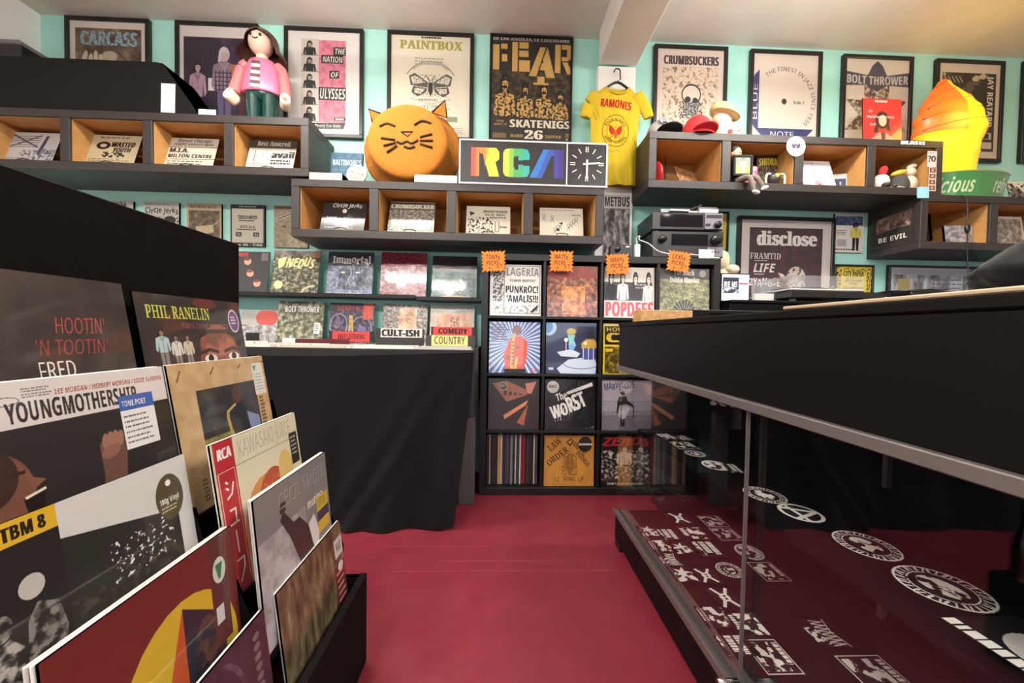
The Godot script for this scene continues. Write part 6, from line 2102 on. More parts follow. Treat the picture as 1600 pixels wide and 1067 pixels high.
func build_shelf_things() -> void:
	var y1 := 1.912 + 0.052
	var y2 := 1.552 + 0.052
	var y3 := 1.91 + 0.052
	var y4 := 1.575 + 0.052
	leaning_flyer("cub_flag", -2.855, y1, 0.29, 0.215, "bluish grey flag flyer leaning in the cubby by the white side wall")
	leaning_flyer("cub_youth", -2.378, y1, 0.29, 0.215, "tan flyer with bold black logo leaning in a cubby under the black case")
	leaning_flyer("cub_centre", -1.91, y1, 0.29, 0.212, "cream hand-lettered flyer with ruled lines leaning in a cubby")
	leaning_flyer("cub_avail", -1.427, y1, 0.287, 0.225, "grey-topped flyer leaning in the cubby under the toy figure")
	leaning_flyer("cub_green", -0.984, y2, 0.27, 0.215, "black flyer with white script leaning under the cat cushion", 0.35)
	leaning_flyer("cub_crumb", -0.56, y2, 0.288, 0.225, "dense grey crowd-drawing flyer leaning in a lower cubby", 0.35)
	leaning_flyer("cub_minute", -0.075, y2, 0.28, 0.2, "cream flyer with typed heading and doodles leaning in a lower cubby", 0.3)
	leaning_flyer("cub_doodle", 0.392, y2, 0.278, 0.19, "cream flyer of little stick figures in the cubby below the clock", 0.2)
	black_case()
	toy_figure()
	cat_cushion()
	clock_sign()
	shirt()
	var m := mat("blue_book_edge", rgb(40, 62, 80), 0.5)
	flat("blue_book", "baltimore", 0.2, 0.245, Vector3(-0.995, 1.8985, -2.52), Vector3(-0.12, 0, 0), "blue book standing behind the round badge", "book", "paper", "blue_book_edge", 0.02)
	var a := paint("badge")
	one("round_badge", sheet(disc_outline(0.062, 0.062), 0.008, a[0]), [inked("framed", a[1]), M.tan_edge], "round cream badge leaning beside the cat cushion", "badge", Vector3(-0.89, 1.961, -2.43), Vector3(-0.15, 0, -0.25))
	flat("record_box", "spine_text", 0.195, 0.042, Vector3(-1.054, 1.8985, -2.375), Vector3.ZERO, "thin cream boxed set lying on the shelf edge beside the blue book", "box", "paper", "cream_edge", 0.12)
	one("white_box", cbox(Vector3(0.258, 0.046, 0.03), 0.003), M.white_plastic, "flat white strip box lying in front of the cat cushion", "box", Vector3(-0.393, 1.9205, -2.378))
	# caps and plush on the shelf beside the shirt
	cap("baseball_cap", Vector3(1.02, 2.256, -2.47), mat("cap_grey", rgb(176, 170, 166), 0.9), mat("cap_black", rgb(24, 22, 24), 0.9), "grey and black cap with round portrait badge", true)
	cap("baseball_cap", Vector3(1.252, 2.256, -2.45), mat("cap_red", rgb(196, 34, 40), 0.85), M.cap_red, "bright red cap beside the grey one", false)
	plush_sailor()
	flat("signed_picture", "red_singer", 0.268, 0.345, Vector3(2.54, 2.256, -2.5), Vector3(-0.05, 0, 0), "red signed picture of a dark-haired singer leaning on the shelf", "picture", "glossy", "white_card", 0.006)
	# first cubby: three leaning singles
	one("red_pouch", ellipsoid(Vector3(0.022, 0.075, 0.06), 20), mat("pouch_red", rgb(176, 24, 40), 0.4), "red glossy pouch standing in the cubby nearest the yellow shirt", "pouch", Vector3(1.008, y3 + 0.0745, -2.47), Vector3(0, 0.2, 0.12))
	flat("single_sleeve", "dark_single", 0.178, 0.178, Vector3(1.09, y3 + 0.001, -2.53), Vector3(0, 1.15, 0.0), "dark record single leaning behind the brown one", "record", "glossy", "dark_edge", 0.004)
	flat("single_sleeve", "brown_single", 0.178, 0.178, Vector3(1.25, y3 + 0.004, -2.5), Vector3(-0.5, 0.35, -0.12), "brown record single leaning in the cubby", "record", "glossy", "tan_edge", 0.004)
	# second cubby
	doll(Vector3(1.5, y3, -2.375))
	var tv := thing("photo_stand", "small black box frame with a photo held by the doll", "photo frame", Vector3(1.508, y3 + 0.036, -2.362), Vector3(0, -0.05, 0))
	part("box_frame", boxes([span(Vector3(-0.06, 0, -0.02), Vector3(0.06, 0.014, 0), 0.002), span(Vector3(-0.06, 0.116, -0.02), Vector3(0.06, 0.13, 0), 0.002), span(Vector3(-0.06, 0.014, -0.02), Vector3(-0.046, 0.116, 0), 0.002), span(Vector3(0.046, 0.014, -0.02), Vector3(0.06, 0.116, 0), 0.002), span(Vector3(-0.046, 0.014, -0.02), Vector3(0.046, 0.116, -0.015))]), M.black_plastic, tv)
	a = paint("tv_photo")
	part("photo", card(0.09, 0.1, 0.002, a[0]), [inked("framed", a[1]), M.dark_edge], tv, Vector3(0, 0.015, -0.005))
	flat("toy_box", "pink_box", 0.09, 0.14, Vector3(1.624, y3 + 0.001, -2.46), Vector3(0, 0.1, 0), "pink toy box beside the photo frame", "box", "glossy", "white_card", 0.04)
	flat("toy_box", "monster_box", 0.145, 0.235, Vector3(1.775, y3 + 0.001, -2.52), Vector3(0, -0.1, 0), "brown monster game box with yellow lettering", "box", "glossy", "dark_edge", 0.03)
	var bf := thing("creature_toy", "small black round toy with cream arms", "toy", Vector3(1.752, y3, -2.43))
	part("body", ellipsoid(Vector3(0.042, 0.045, 0.035), 20), M.dark_plastic, bf, Vector3(0, 0.046, 0))
	part("badge", ellipsoid(Vector3(0.014, 0.014, 0.006), 16), mat("toy_gold", rgb(206, 176, 66), 0.4), bf, Vector3(0, 0.06, 0.033))
	for s in [-1.0, 1.0]:
		part("arm", tube(curve([Vector3(s * 0.03, 0.075, 0.01), Vector3(s * 0.056, 0.07, 0.015), Vector3(s * 0.062, 0.035, 0.015), Vector3(s * 0.058, 0.004, 0.015)]), 0.007, 10), M.cream_edge, bf)
	one("bone_toy", boxes([[Vector3(0, 0.03, 0), Vector3(0.014, 0.06, 0.014), 0.004], [Vector3(0, 0.066, 0), Vector3(0.06, 0.008, 0.03), 0.003]]), M.cream_edge, "small cream mushroom-shaped trinket by the black toy", "trinket", Vector3(1.848, y3, -2.45))
	# third cubby and the shelf's front edge
	flat("document_card", "document", 0.215, 0.205, Vector3(2.055, y3 + 0.002, -2.42), Vector3(-0.32, 0.0, 0.0), "pale lilac certificate with red seal leaning in the cubby", "certificate", "paper", "white_card", 0.003)
	flat("photo_card", "photo_blue", 0.078, 0.13, Vector3(2.262, y3 + 0.001, -2.5), Vector3(-0.1, -0.2, 0), "small blue photo card beside the certificate", "photo card", "glossy", "white_card", 0.004)
	a = paint("seal")
	one("round_sticker", sheet(disc_outline(0.061, 0.062), 0.004, a[0]), [inked("paper", a[1]), M.white_card], "round white eagle sticker on the shelf's front edge", "sticker", Vector3(1.838, 2.189, -2.3605))
	flat("edge_sticker", "blast", 0.172, 0.03, Vector3(2.597, 2.222, -2.3635), Vector3.ZERO, "black sticker with white BLAST! lettering on the shelf edge", "sticker", "paper", "dark_edge", 0.001)
	flat("edge_card", "seven", 0.062, 0.1, Vector3(2.727, 2.089, -2.3625), Vector3.ZERO, "pinkish card with black numerals on the shelf's end panel", "card", "paper", "white_card", 0.001)
	flat("photo_strip", "booth_strip", 0.05, 0.147, Vector3(2.733, 1.939, -2.3615), Vector3.ZERO, "strip of four small booth photos on the shelf's end panel", "photo strip", "paper", "white_card", 0.001)
	one("sticky_note", cbox(Vector3(0.078, 0.07, 0.002)), mat("sticky_blue", rgb(150, 206, 222), 0.8), "pale blue sticky note on the shelf's lower edge", "note", Vector3(2.676, 1.928, -2.362), Vector3(0, 0, 0.03))
	# fourth cubby: plush heads
	var ph := thing("plush_mouse", "white plush head with red ear beside the dark cap", "plush", Vector3(2.485, y3, -2.45))
	part("head", ellipsoid(Vector3(0.045, 0.055, 0.045), 20), M.white_plastic, ph, Vector3(0, 0.055, 0))
	part("ear", ellipsoid(Vector3(0.026, 0.036, 0.02), 16), mat("plush_red", rgb(186, 44, 44), 0.9), ph, Vector3(0.002, 0.125, 0.012), Vector3(0, 0, -0.4))
	part("eye", ellipsoid(Vector3(0.008, 0.006, 0.004), 12), M.black_plastic, ph, Vector3(0.03, 0.075, 0.034))
	var dc := thing("novelty_toy", "dark scribbled dome toy with yellow crest", "toy", Vector3(2.595, y3, -2.44))
	part("dome", ellipsoid(Vector3(0.055, 0.075, 0.055), 24), mat("cap_slate", rgb(62, 62, 58), 0.8), dc, Vector3(0, 0.03, 0))
	part("crest", ellipsoid(Vector3(0.05, 0.02, 0.03), 20), mat("crest_yellow", rgb(222, 178, 66), 0.8), dc, Vector3(0.0, 0.115, 0), Vector3(0, 0, 0.25))
	part("bill", ellipsoid(Vector3(0.06, 0.006, 0.03), 20), M.white_card, dc, Vector3(-0.05, 0.007, 0.03))
	var rb := thing("plush_rabbit", "pale lumpy plush beside the toy cap", "plush", Vector3(2.69, y3, -2.46))
	part("body", ellipsoid(Vector3(0.042, 0.055, 0.04), 20), M.cream_edge, rb, Vector3(0, 0.055, 0))
	part("head", ellipsoid(Vector3(0.035, 0.032, 0.032), 20), M.cream_edge, rb, Vector3(0, 0.13, 0))
	part("ear", ellipsoid(Vector3(0.034, 0.018, 0.018), 16), M.cream_edge, rb, Vector3(0.012, 0.17, 0), Vector3(0, 0, 0.3))
	for q in [[2.46, 0.022, "brown speckled trinket in the last cubby"], [2.515, 0.016, "small dark trinket in front of the white plush head"], [2.36, 0.018, "tiny brown trinket beside the cubby divider"]]:
		one("trinket", ellipsoid(Vector3(q[1], q[1] * 0.8, q[1]), 14), M.shelf_stain, q[2], "trinket", Vector3(q[0], y3 + q[1] * 0.8, -2.39))
	# lower shelf under the cone lamp
	flat("cd_sleeve", "cd_case", 0.125, 0.2, Vector3(2.85, y4 + 0.001, -2.46), Vector3(0, 0.9, -0.42), "slim grey case leaning in the lower shelf's first cubby", "case", "glossy", "dark_edge", 0.012)
	flat("cd_sleeve", "cd_case", 0.19, 0.128, Vector3(3.03, y4 + 0.001, -2.44), Vector3(-0.12, 0, 0), "clear plastic case with lilac insert behind the lamp cord", "case", "glossy", "white_card", 0.014)
	flat("photo_card", "shelf_photo", 0.26, 0.21, Vector3(3.39, y4 + 0.001, -2.46), Vector3(-0.15, 0, 0), "black and white photo leaning in the lower shelf's second cubby", "photo card", "glossy", "white_card", 0.005)
	flat("black_flyer", "black_flyer", 0.34, 0.17, Vector3(3.63, 1.9215, -2.5), Vector3(-0.2, 0, 0), "grey and black flyer lying beyond the green lamp base", "flyer", "paper", "dark_edge", 0.004)
	one("stage_card", cbox(Vector3(0.1, 0.045, 0.004)), M.white_card, "small white card standing at the toy figure's feet", "card", Vector3(-1.765, 2.2815, -2.4))
	a = paint("be_evil")
	one("wall_sticker", card(0.27, 0.21, 0.001, a[0]), [inked("paper", a[1]), M.dark_edge], "photo sticker with BE EVIL below it on the shelf's side", "sticker", Vector3(2.6705, 1.65, -2.54), Vector3(0, -PI / 2, 0))
	cone_lamp()

func black_case() -> void:
	var c := thing("slanted_case", "long black slant-ended equipment case on top of the shelf", "case", Vector3(-2.42, 2.258, -2.42))
	var o := PackedVector2Array([Vector2(-0.62, 0), Vector2(0.60, 0), Vector2(0.56, 0.07), Vector2(0.38, 0.322), Vector2(0.34, 0.327), Vector2(-0.62, 0.327)])
	part("body", prism(o, 0.24), M.black_cloth, c)
	for x in [-0.5, 0.5]:
		part("foot", boxes([[Vector3(x, 0.004, -0.12), Vector3(0.04, 0.008, 0.2)]]), M.black_plastic, c, Vector3(0, -0.0005, 0))
	flat("paper_note", "white_note", 0.083, 0.172, Vector3(-2.01, 2.288, -2.4185), Vector3(0, 0, -0.02), "white paper note stuck on the black slanted case", "note", "paper", "white_card", 0.001)
	var b := thing("black_speaker", "black box with silver lid at the shelf's wall end", "box", Vector3(-2.98, 2.59, -2.55))
	part("body", boxes([[Vector3(0, 0.045, 0), Vector3(0.18, 0.09, 0.2), 0.005]]), M.black_plastic, b)
	part("lid", boxes([[Vector3(-0.01, 0.11, 0), Vector3(0.15, 0.04, 0.18), 0.012]]), M.grey_plastic, b)

func toy_figure() -> void:
	var t_ := thing("toy_figure", "giant plastic toy figure with brown hair and pink jacket", "toy figure", Vector3(-1.52, 2.257, -2.53), Vector3(0.0, 0.12, 0))
	var skin := mat("toy_skin", rgb(238, 206, 184), 0.35)
	var hair := mat("toy_hair", rgb(94, 62, 48), 0.4)
	var pink := mat("toy_pink", rgb(206, 112, 146), 0.35)
	var coral := mat("toy_coral", rgb(218, 116, 118), 0.35)
	var green := mat("toy_green", rgb(18, 56, 52), 0.2)
	var brown := mat("toy_shirt", rgb(104, 66, 72), 0.4)
	for s in [-1.0, 1.0]:
		part("leg", lathe([Vector2(0.001, 0), Vector2(0.055, 0.0), Vector2(0.056, 0.03), Vector2(0.046, 0.06), Vector2(0.05, 0.2), Vector2(0.046, 0.25), Vector2(0.001, 0.25)], 24, Vector3(0.95, 1, 1.1)), green, t_, Vector3(s * 0.046, 0, 0))
	part("hips", ellipsoid(Vector3(0.094, 0.06, 0.062), 24), green, t_, Vector3(0, 0.22, 0))
	part("jacket", lathe([Vector2(0.001, 0.225), Vector2(0.112, 0.215), Vector2(0.118, 0.225), Vector2(0.108, 0.3), Vector2(0.092, 0.39), Vector2(0.075, 0.425), Vector2(0.03, 0.438), Vector2(0.001, 0.438)], 32, Vector3(1.0, 1, 0.62)), pink, t_)
	for i in 8:
		part("shirt_stripe", cbox(Vector3(0.056 - 0.001 * i, 0.0215, 0.012), 0.003), M.white_plastic if i % 2 == 0 else brown, t_, Vector3(-0.012, 0.236 + 0.0215 * i, 0.0725 - 0.0024 * i), Vector3(-0.1, 0, 0))
	part("neck", lathe([Vector2(0.036, 0.42), Vector2(0.034, 0.46)], 20), skin, t_)
	for s in [-1.0, 1.0]:
		part("arm", tube(curve([Vector3(s * 0.085, 0.405, 0), Vector3(s * 0.118, 0.37, 0.0), Vector3(s * 0.14, 0.27, 0.012), Vector3(s * 0.15, 0.2, 0.03)]), 0.03, 16, 0.034), coral, t_)
		var hd := part("hand", lathe([Vector2(0.033, -0.035), Vector2(0.036, -0.02), Vector2(0.036, 0.02), Vector2(0.033, 0.035), Vector2(0.022, 0.035), Vector2(0.02, 0.0), Vector2(0.022, -0.035), Vector2(0.033, -0.035)], 20, Vector3(0.85, 1.0, 1.15)), skin, t_, Vector3(s * 0.153, 0.165, 0.045), Vector3(1.2, s * 0.4, 0))
		hd.set_meta("label", "pale cupped hand")
	part("head", ellipsoid(Vector3(0.069, 0.075, 0.068), 28), skin, t_, Vector3(-0.004, 0.53, 0.012))
	for s in [-1.0, 1.0]:
		part("eye", ellipsoid(Vector3(0.0085, 0.0105, 0.004), 16), M.black_plastic, t_, Vector3(-0.008 + s * 0.027, 0.546, 0.074), Vector3(0, s * 0.35, 0))
	part("mouth", tube(curve([Vector3(-0.024, 0.526, 0.0775), Vector3(-0.008, 0.517, 0.081), Vector3(0.009, 0.526, 0.0785)]), 0.0032, 8), M.black_plastic, t_)
	part("hair", hair_shell(), hair, t_, Vector3(0, 0.53, 0))

func hair_shell() -> ArrayMesh:
	# a bobbed shell round the head, open at the face
	var st := begin()
	st.set_smooth_group(0)
	var nu := 36
	var nv := 18
	var g := []
	for j in nv + 1:
		var row := []
		for i in nu + 1:
			var v := float(j) / nv            # 0 crown, 1 lower hem
			var op := 0.95 * smoothstep(0.3, 0.42, v)
			var a := lerpf(op, TAU - op, float(i) / nu)
			var rr := 0.094 * sin(minf(v * 2.1, 1.0) * PI / 2) + 0.038 * smoothstep(0.45, 0.95, v)
			var y := 0.088 * cos(minf(v * 2.1, 1.0) * PI / 2) - 0.15 * maxf(0.0, v - 0.4)
			row.append(Vector3(rr * sin(a) * 1.02, y, rr * cos(a) * 0.98 + 0.004))
		g.append(row)
	for j in nv:
		for i in nu:
			for q in [g[j][i], g[j][i + 1], g[j + 1][i + 1], g[j][i], g[j + 1][i + 1], g[j + 1][i]]:
				st.add_vertex(q)
	st.generate_normals()
	return st.commit()

func cat_cushion() -> void:
	var c := thing("cat_cushion", "round orange cat-face cushion with pointed ears on the middle shelf", "cushion", Vector3(-0.575, 1.897, -2.50))
	var fab := mat("orange_fabric", rgb(190, 116, 28), 0.85)
	fab.rim_enabled = true
	fab.rim = 0.2
	fab.normal_enabled = true
	fab.normal_texture = noise_tex(0.012, Color.BLACK, Color.WHITE, 512, true, 5.0, 31, true)
	tri(fab, 2.5)
	cushion_piece("face_panel", [Vector2(0.001, 0.112), Vector2(0.12, 0.111), Vector2(0.2, 0.108), Vector2(0.232, 0.102), Vector2(0.244, 0.092), Vector2(0.246, 0.082)], 0.004, fab, c)
	cushion_piece("side_skirt", [Vector2(0.243, 0.088), Vector2(0.252, 0.05), Vector2(0.268, 0.0), Vector2(0.296, -0.035), Vector2(0.314, -0.05), Vector2(0.31, -0.07), Vector2(0.285, -0.1), Vector2(0.25, -0.14), Vector2(0.2, -0.16), Vector2(0.001, -0.17)], 0.03, fab, c)
	var ink := mat("dark_ink", rgb(44, 26, 14), 0.8)
	var F := func(px_: float, py_: float, z_: float) -> Vector3:   # millimetres on the cushion's face from its centre
		return Vector3(px_, py_, z_)
	var strokes := {"eye": [[[-0.165, 0.075], [-0.12, 0.094], [-0.07, 0.078]], [[0.045, 0.09], [0.09, 0.117], [0.145, 0.105]]], "nose": [[[-0.035, 0.046], [0.035, 0.05], [0.005, 0.02], [-0.032, 0.044]]], "mouth": [[[-0.06, -0.012], [-0.03, -0.024], [0.0, -0.01], [0.03, -0.02], [0.068, 0.0]], [[-0.016, -0.04], [0.015, -0.05], [0.05, -0.038]]], "whisker": [[[-0.155, 0.006], [-0.07, -0.004]], [[-0.14, -0.04], [-0.066, -0.02]], [[-0.12, -0.08], [-0.058, -0.036]], [[0.08, 0.018], [0.152, 0.04]], [[0.08, -0.002], [0.158, 0.0]], [[0.08, -0.022], [0.155, -0.042]]]}
	for k: String in strokes:
		for s: Array in strokes[k]:
			var pts := []
			for q in s:
				pts.append(F.call(q[0], q[1] + 0.262 + 0.0, 0.1125 - 0.09 * (q[0] * q[0] + q[1] * q[1])))
			part(k, tube(curve(pts) if s.size() > 2 and k != "nose" else pts, 0.0075 if k != "nose" else 0.005, 6), ink, c)
	for e_ in [[Vector2(-0.262, 0.49), Vector2(-0.165, 0.458), Vector2(-0.235, 0.4)], [Vector2(0.215, 0.562), Vector2(0.135, 0.485), Vector2(0.228, 0.455)]]:
		var o := PackedVector2Array([e_[0], e_[1], e_[2]])
		var er := part("ear", prism(o, 0.012), fab, c, Vector3(0, 0, 0.02))
		part("ear_outline", boxes([]) if false else tube([Vector3(e_[1].x, e_[1].y, 0.001), Vector3(e_[0].x, e_[0].y, 0.001), Vector3(e_[2].x, e_[2].y, 0.001)], 0.005, 6), ink, er)

func cushion_piece(called: String, prof: Array, rough: float, m: Material, c: Node3D) -> void:   # a profile turned about the z axis, crinkled
	var nz := FastNoiseLite.new()
	nz.seed = 9
	nz.frequency = 1.0
	var st := begin()
	st.set_smooth_group(0)
	var seg := 96
	var g := []
	for i in prof.size():
		var row := []
		for j in seg:
			var a := TAU * j / seg
			var q: Vector2 = prof[i]
			var crinkle := 1.0 + rough * minf(1.0, i * 0.4) * nz.get_noise_2d(cos(a) * 7.0 + i * 0.2, sin(a) * 7.0)
			var y := q.x * crinkle * sin(a) * 0.915
			row.append(Vector3(q.x * crinkle * cos(a), maxf(y, -0.262), q.y + 0.004 * nz.get_noise_2d(cos(a) * 4.0 * q.x, sin(a) * 4.0 * q.x + 9.0)))
		g.append(row)
	for i in prof.size() - 1:
		for j in seg:
			var k := (j + 1) % seg
			for q in [g[i][j], g[i + 1][k], g[i][k], g[i][j], g[i + 1][j], g[i + 1][k]]:
				st.add_vertex(q)
	st.index()
	st.generate_normals()
	part(called, st.commit(), m, c, Vector3(0, 0.262, 0))

func clock_sign() -> void:
	var c := thing("clock_sign", "black sign box with rainbow letters and a square clock", "sign", Vector3(0.2, 1.897, -2.395))
	var w := 0.908
	var h := 0.268
	part("case", cbox(Vector3(w - 0.004, h - 0.004, 0.07), 0.003), M.black_plastic, c, Vector3(0, h / 2, -0.005))
	part("trim", boxes([span(Vector3(-w / 2, 0, 0.02), Vector3(w / 2, 0.009, 0.036)), span(Vector3(-w / 2, h - 0.009, 0.02), Vector3(w / 2, h, 0.036)), span(Vector3(-w / 2, 0.009, 0.02), Vector3(-w / 2 + 0.009, h - 0.009, 0.036)), span(Vector3(w / 2 - 0.009, 0.009, 0.02), Vector3(w / 2, h - 0.009, 0.036)), span(Vector3(0.2, 0.009, 0.02), Vector3(0.207, h - 0.009, 0.036))]), M.white_plastic, c)
	var a := paint("rca")
	part("sign_face", card(0.643, 0.25, 0.002, a[0]), [inked("framed", a[1]), M.dark_edge], c, Vector3(-0.123, 0.009, 0.0325))
	var k := part("clock_face", cbox(Vector3(0.236, 0.25, 0.002)), M.dark_plastic, c, Vector3(0.326, 0.134, 0.0315))
	var cm := mat("clock_mark", rgb(226, 222, 212), 0.5)
	for i in 12:
		var g := TAU * i / 12.0
		var list := []
		for s in ([-0.006, 0.006] if i % 3 == 0 else [0.0]):
			list.append([Vector3(s, 0.088, 0), Vector3(0.006, 0.032, 0.002)])
		part("hour_mark", boxes(list), cm, k, Vector3(0, 0.006, 0.0025), Vector3(0, 0, -g))
	part("hour_hand", boxes([[Vector3(0, 0.028, 0), Vector3(0.011, 0.105, 0.002)]]), cm, k, Vector3(0, 0.006, 0.005), Vector3(0, 0, -PI / 2 + 0.09))
	part("minute_hand", boxes([[Vector3(0, 0.033, 0), Vector3(0.012, 0.115, 0.002)]]), cm, k, Vector3(0, 0.006, 0.008), Vector3(0, 0, PI))

func shirt() -> void:
	var s := thing("hanging_shirt", "yellow band shirt with red lettering hanging on a black hanger", "shirt", Vector3(0.76, 2.0, -2.6))
	var yel := mat("shirt_yellow", rgb(206, 178, 52), 0.92, 0.0, 0.2)
	yel.rim_enabled = true
	yel.rim = 0.2
	var nz := FastNoiseLite.new()
	nz.seed = 3
	nz.frequency = 1.0
	# body: front and back sheets that meet at the sides
	var rows := [[0.0, -0.065, 0.16], [0.02, -0.078, 0.163], [0.12, -0.115, 0.165], [0.3, -0.158, 0.158], [0.42, -0.162, 0.165], [0.5, -0.17, 0.178], [0.56, -0.175, 0.185], [0.6, -0.158, 0.17], [0.63, -0.115, 0.13], [0.655, -0.068, 0.095]]
	var art_at := paint("shirt_print")
	var uvr: Rect2 = art_at[0]
	var box := Rect2(-0.158, 0.196, 0.318, 0.396)   # where the print lies on the chest, in the shirt's axes
	var fr := begin()
	fr.set_smooth_group(0)
	var bk := begin()
	bk.set_smooth_group(0)
	var nu := 32
	var sub := 4
	var g := []
	for j in (rows.size() - 1) * sub + 1:
		var i := mini(j / sub, rows.size() - 2)
		var f := float(j) / sub - i
		var y := lerpf(rows[i][0], rows[i + 1][0], f)
		var x0 := lerpf(rows[i][1], rows[i + 1][1], f)
		var x1 := lerpf(rows[i][2], rows[i + 1][2], f)
		var line := []
		for k in nu + 1:
			var u := float(k) / nu
			var x := lerpf(x0, x1, u)
			var bulge := 0.03 * pow(maxf(0.0, 1.0 - pow(2.0 * u - 1.0, 2.0)), 0.6)
			var fold := 0.009 * nz.get_noise_2d(u * 6.0, y * 1.5) + 0.007 * sin(u * 15.0 + 1.5) * clampf(1.0 - y / 0.45, 0.0, 1.0) + 0.008 * sin((x * 0.8 - y) * 30.0) * smoothstep(0.45, 0.62, y) * smoothstep(0.6, 0.95, u)
			var nk := 0.0
			if y > 0.6 and absf(x - 0.014) < 0.075:   # the neckline dips in front
				nk = -0.062 * (1.0 - pow((x - 0.014) / 0.075, 2.0)) * smoothstep(0.6, 0.655, y)
			line.append([Vector3(x, y + nk, bulge + fold), Vector3(x, y, -0.6 * bulge)])
		g.append(line)
	for j in g.size() - 1:
		for k in nu:
			for t_ in [[j, k], [j + 1, k + 1], [j, k + 1], [j, k], [j + 1, k], [j + 1, k + 1]]:
				var q: Vector3 = g[t_[0]][t_[1]][0]
				var rel := Vector2((q.x - box.position.x) / box.size.x, 1.0 - (q.y - box.position.y) / box.size.y).clamp(Vector2(0.004, 0.004), Vector2(0.996, 0.996))
				fr.set_uv(uvr.position + uvr.size * rel)
				fr.add_vertex(q)
			for t_ in [[j, k], [j, k + 1], [j + 1, k + 1], [j, k], [j + 1, k + 1], [j + 1, k]]:
				bk.add_vertex(g[t_[0]][t_[1]][1])
	fr.generate_normals()
	bk.generate_normals()
	var mesh := fr.commit()
	bk.commit(mesh)
	part("body", mesh, [inked("cloth", art_at[1]), yel], s)
	part("sleeve", tube(curve([Vector3(-0.125, 0.6, 0.0), Vector3(-0.175, 0.53, 0.0), Vector3(-0.197, 0.45, 0.0)], 4), 0.05, 16, 0.036), yel, s).scale = Vector3(1, 1, 0.5)
	part("sleeve", tube(curve([Vector3(0.14, 0.61, 0.0), Vector3(0.2, 0.54, 0.0), Vector3(0.235, 0.465, 0.0)], 4), 0.052, 16, 0.036), yel, s).scale = Vector3(1, 1, 0.5)
	part("collar", tube(curve([Vector3(-0.066, 0.652, 0.012), Vector3(-0.035, 0.612, 0.03), Vector3(0.014, 0.596, 0.036), Vector3(0.062, 0.612, 0.03), Vector3(0.094, 0.652, 0.012)]), 0.006, 8), yel, s)
	var hg := thing("clothes_hanger", "black plastic hanger holding the yellow shirt on the pier", "hanger", Vector3(0.76, 2.0, -2.6))
	var hook := []
	for i in 12:
		var a := lerpf(-0.4, PI * 1.05, i / 11.0)
		hook.append(Vector3(0.021 + 0.021 * cos(a), 0.782 + 0.022 * sin(a), -0.03))
	hook.reverse()
	hook.append_array([Vector3(0.042, 0.73, -0.025), Vector3(0.02, 0.706, -0.01), Vector3(0.014, 0.69, 0.0)])
	part("hook", tube(hook, 0.0045, 8), M.black_plastic, hg)
	part("shoulder_bar", tube(curve([Vector3(-0.1, 0.625, 0.0), Vector3(-0.06, 0.655, 0.0), Vector3(0.014, 0.692, 0.0), Vector3(0.085, 0.655, 0.0), Vector3(0.12, 0.63, 0.0)]), 0.008, 8), M.black_plastic, hg)

func cap(called: String, at: Vector3, crown: Material, bill: Material, label: String, badge: bool) -> void:
	var c := thing(called, label, "cap", at, Vector3(0, 0.15, 0))
	var prof := []
	for i in 9:
		var a := PI / 2 * i / 8.0
		prof.append(Vector2(maxf(0.088 * cos(a), 0.001), 0.012 + 0.105 * sin(a)))
	if not badge:
		prof = [Vector2(0.108, 0.0), Vector2(0.104, 0.02), Vector2(0.086, 0.07), Vector2(0.066, 0.112), Vector2(0.04, 0.134), Vector2(0.001, 0.138)]
	part("crown", lathe(prof, 28, Vector3(1.0, 1, 1.0)), crown, c)
	part("bill", ellipsoid(Vector3(0.082, 0.012, 0.075), 24), bill, c, Vector3(0.02 if badge else 0.0, 0.02, 0.075), Vector3(-0.25, 0, 0))
	part("band", lathe([Vector2(0.0895, 0.001), Vector2(0.0895, 0.014), Vector2(0.086, 0.016)], 28), bill, c) if badge else part("button", ellipsoid(Vector3(0.008, 0.005, 0.008), 12), crown, c, Vector3(0, 0.139, 0))
	if badge:
		var a := paint("cap_badge")
		part("badge", sheet(disc_outline(0.034, 0.036), 0.003, a[0]), [inked("paper", a[1]), M.white_card], c, Vector3(-0.012, 0.082, 0.071), Vector3(-0.5, -0.1, 0))

func plush_sailor() -> void:
	var c := thing("hat_plush", "cream plush creature wearing a beige hat on the shelf", "plush", Vector3(1.445, 2.256, -2.48))
	var cr := mat("plush_cream", rgb(226, 208, 176), 0.95)
	var hat := mat("plush_hat", rgb(190, 168, 122), 0.9)
	part("body", ellipsoid(Vector3(0.075, 0.07, 0.06), 22), cr, c, Vector3(0, 0.07, 0))
	part("head", ellipsoid(Vector3(0.06, 0.055, 0.05), 22), cr, c, Vector3(-0.012, 0.15, 0))
	part("hat_crown", ellipsoid(Vector3(0.075, 0.055, 0.06), 22), hat, c, Vector3(-0.018, 0.2, 0), Vector3(0, 0, -0.3))
	part("hat_brim", ellipsoid(Vector3(0.095, 0.012, 0.08), 22), hat, c, Vector3(0.0, 0.172, 0.01), Vector3(0.1, 0, -0.3))
	for s in [-1.0, 1.0]:
		part("arm", ellipsoid(Vector3(0.035, 0.018, 0.02), 14), cr, c, Vector3(s * 0.08, 0.08, 0.02), Vector3(0, 0, s * 0.6))
		part("foot", ellipsoid(Vector3(0.028, 0.02, 0.035), 14), cr, c, Vector3(s * 0.04, 0.02, 0.05))
	part("bow", boxes([[Vector3(0, 0.04, 0.055), Vector3(0.03, 0.035, 0.01), 0.004]]), mat("bow_red", rgb(170, 60, 56), 0.9), c, Vector3(0.01, 0.0, 0))

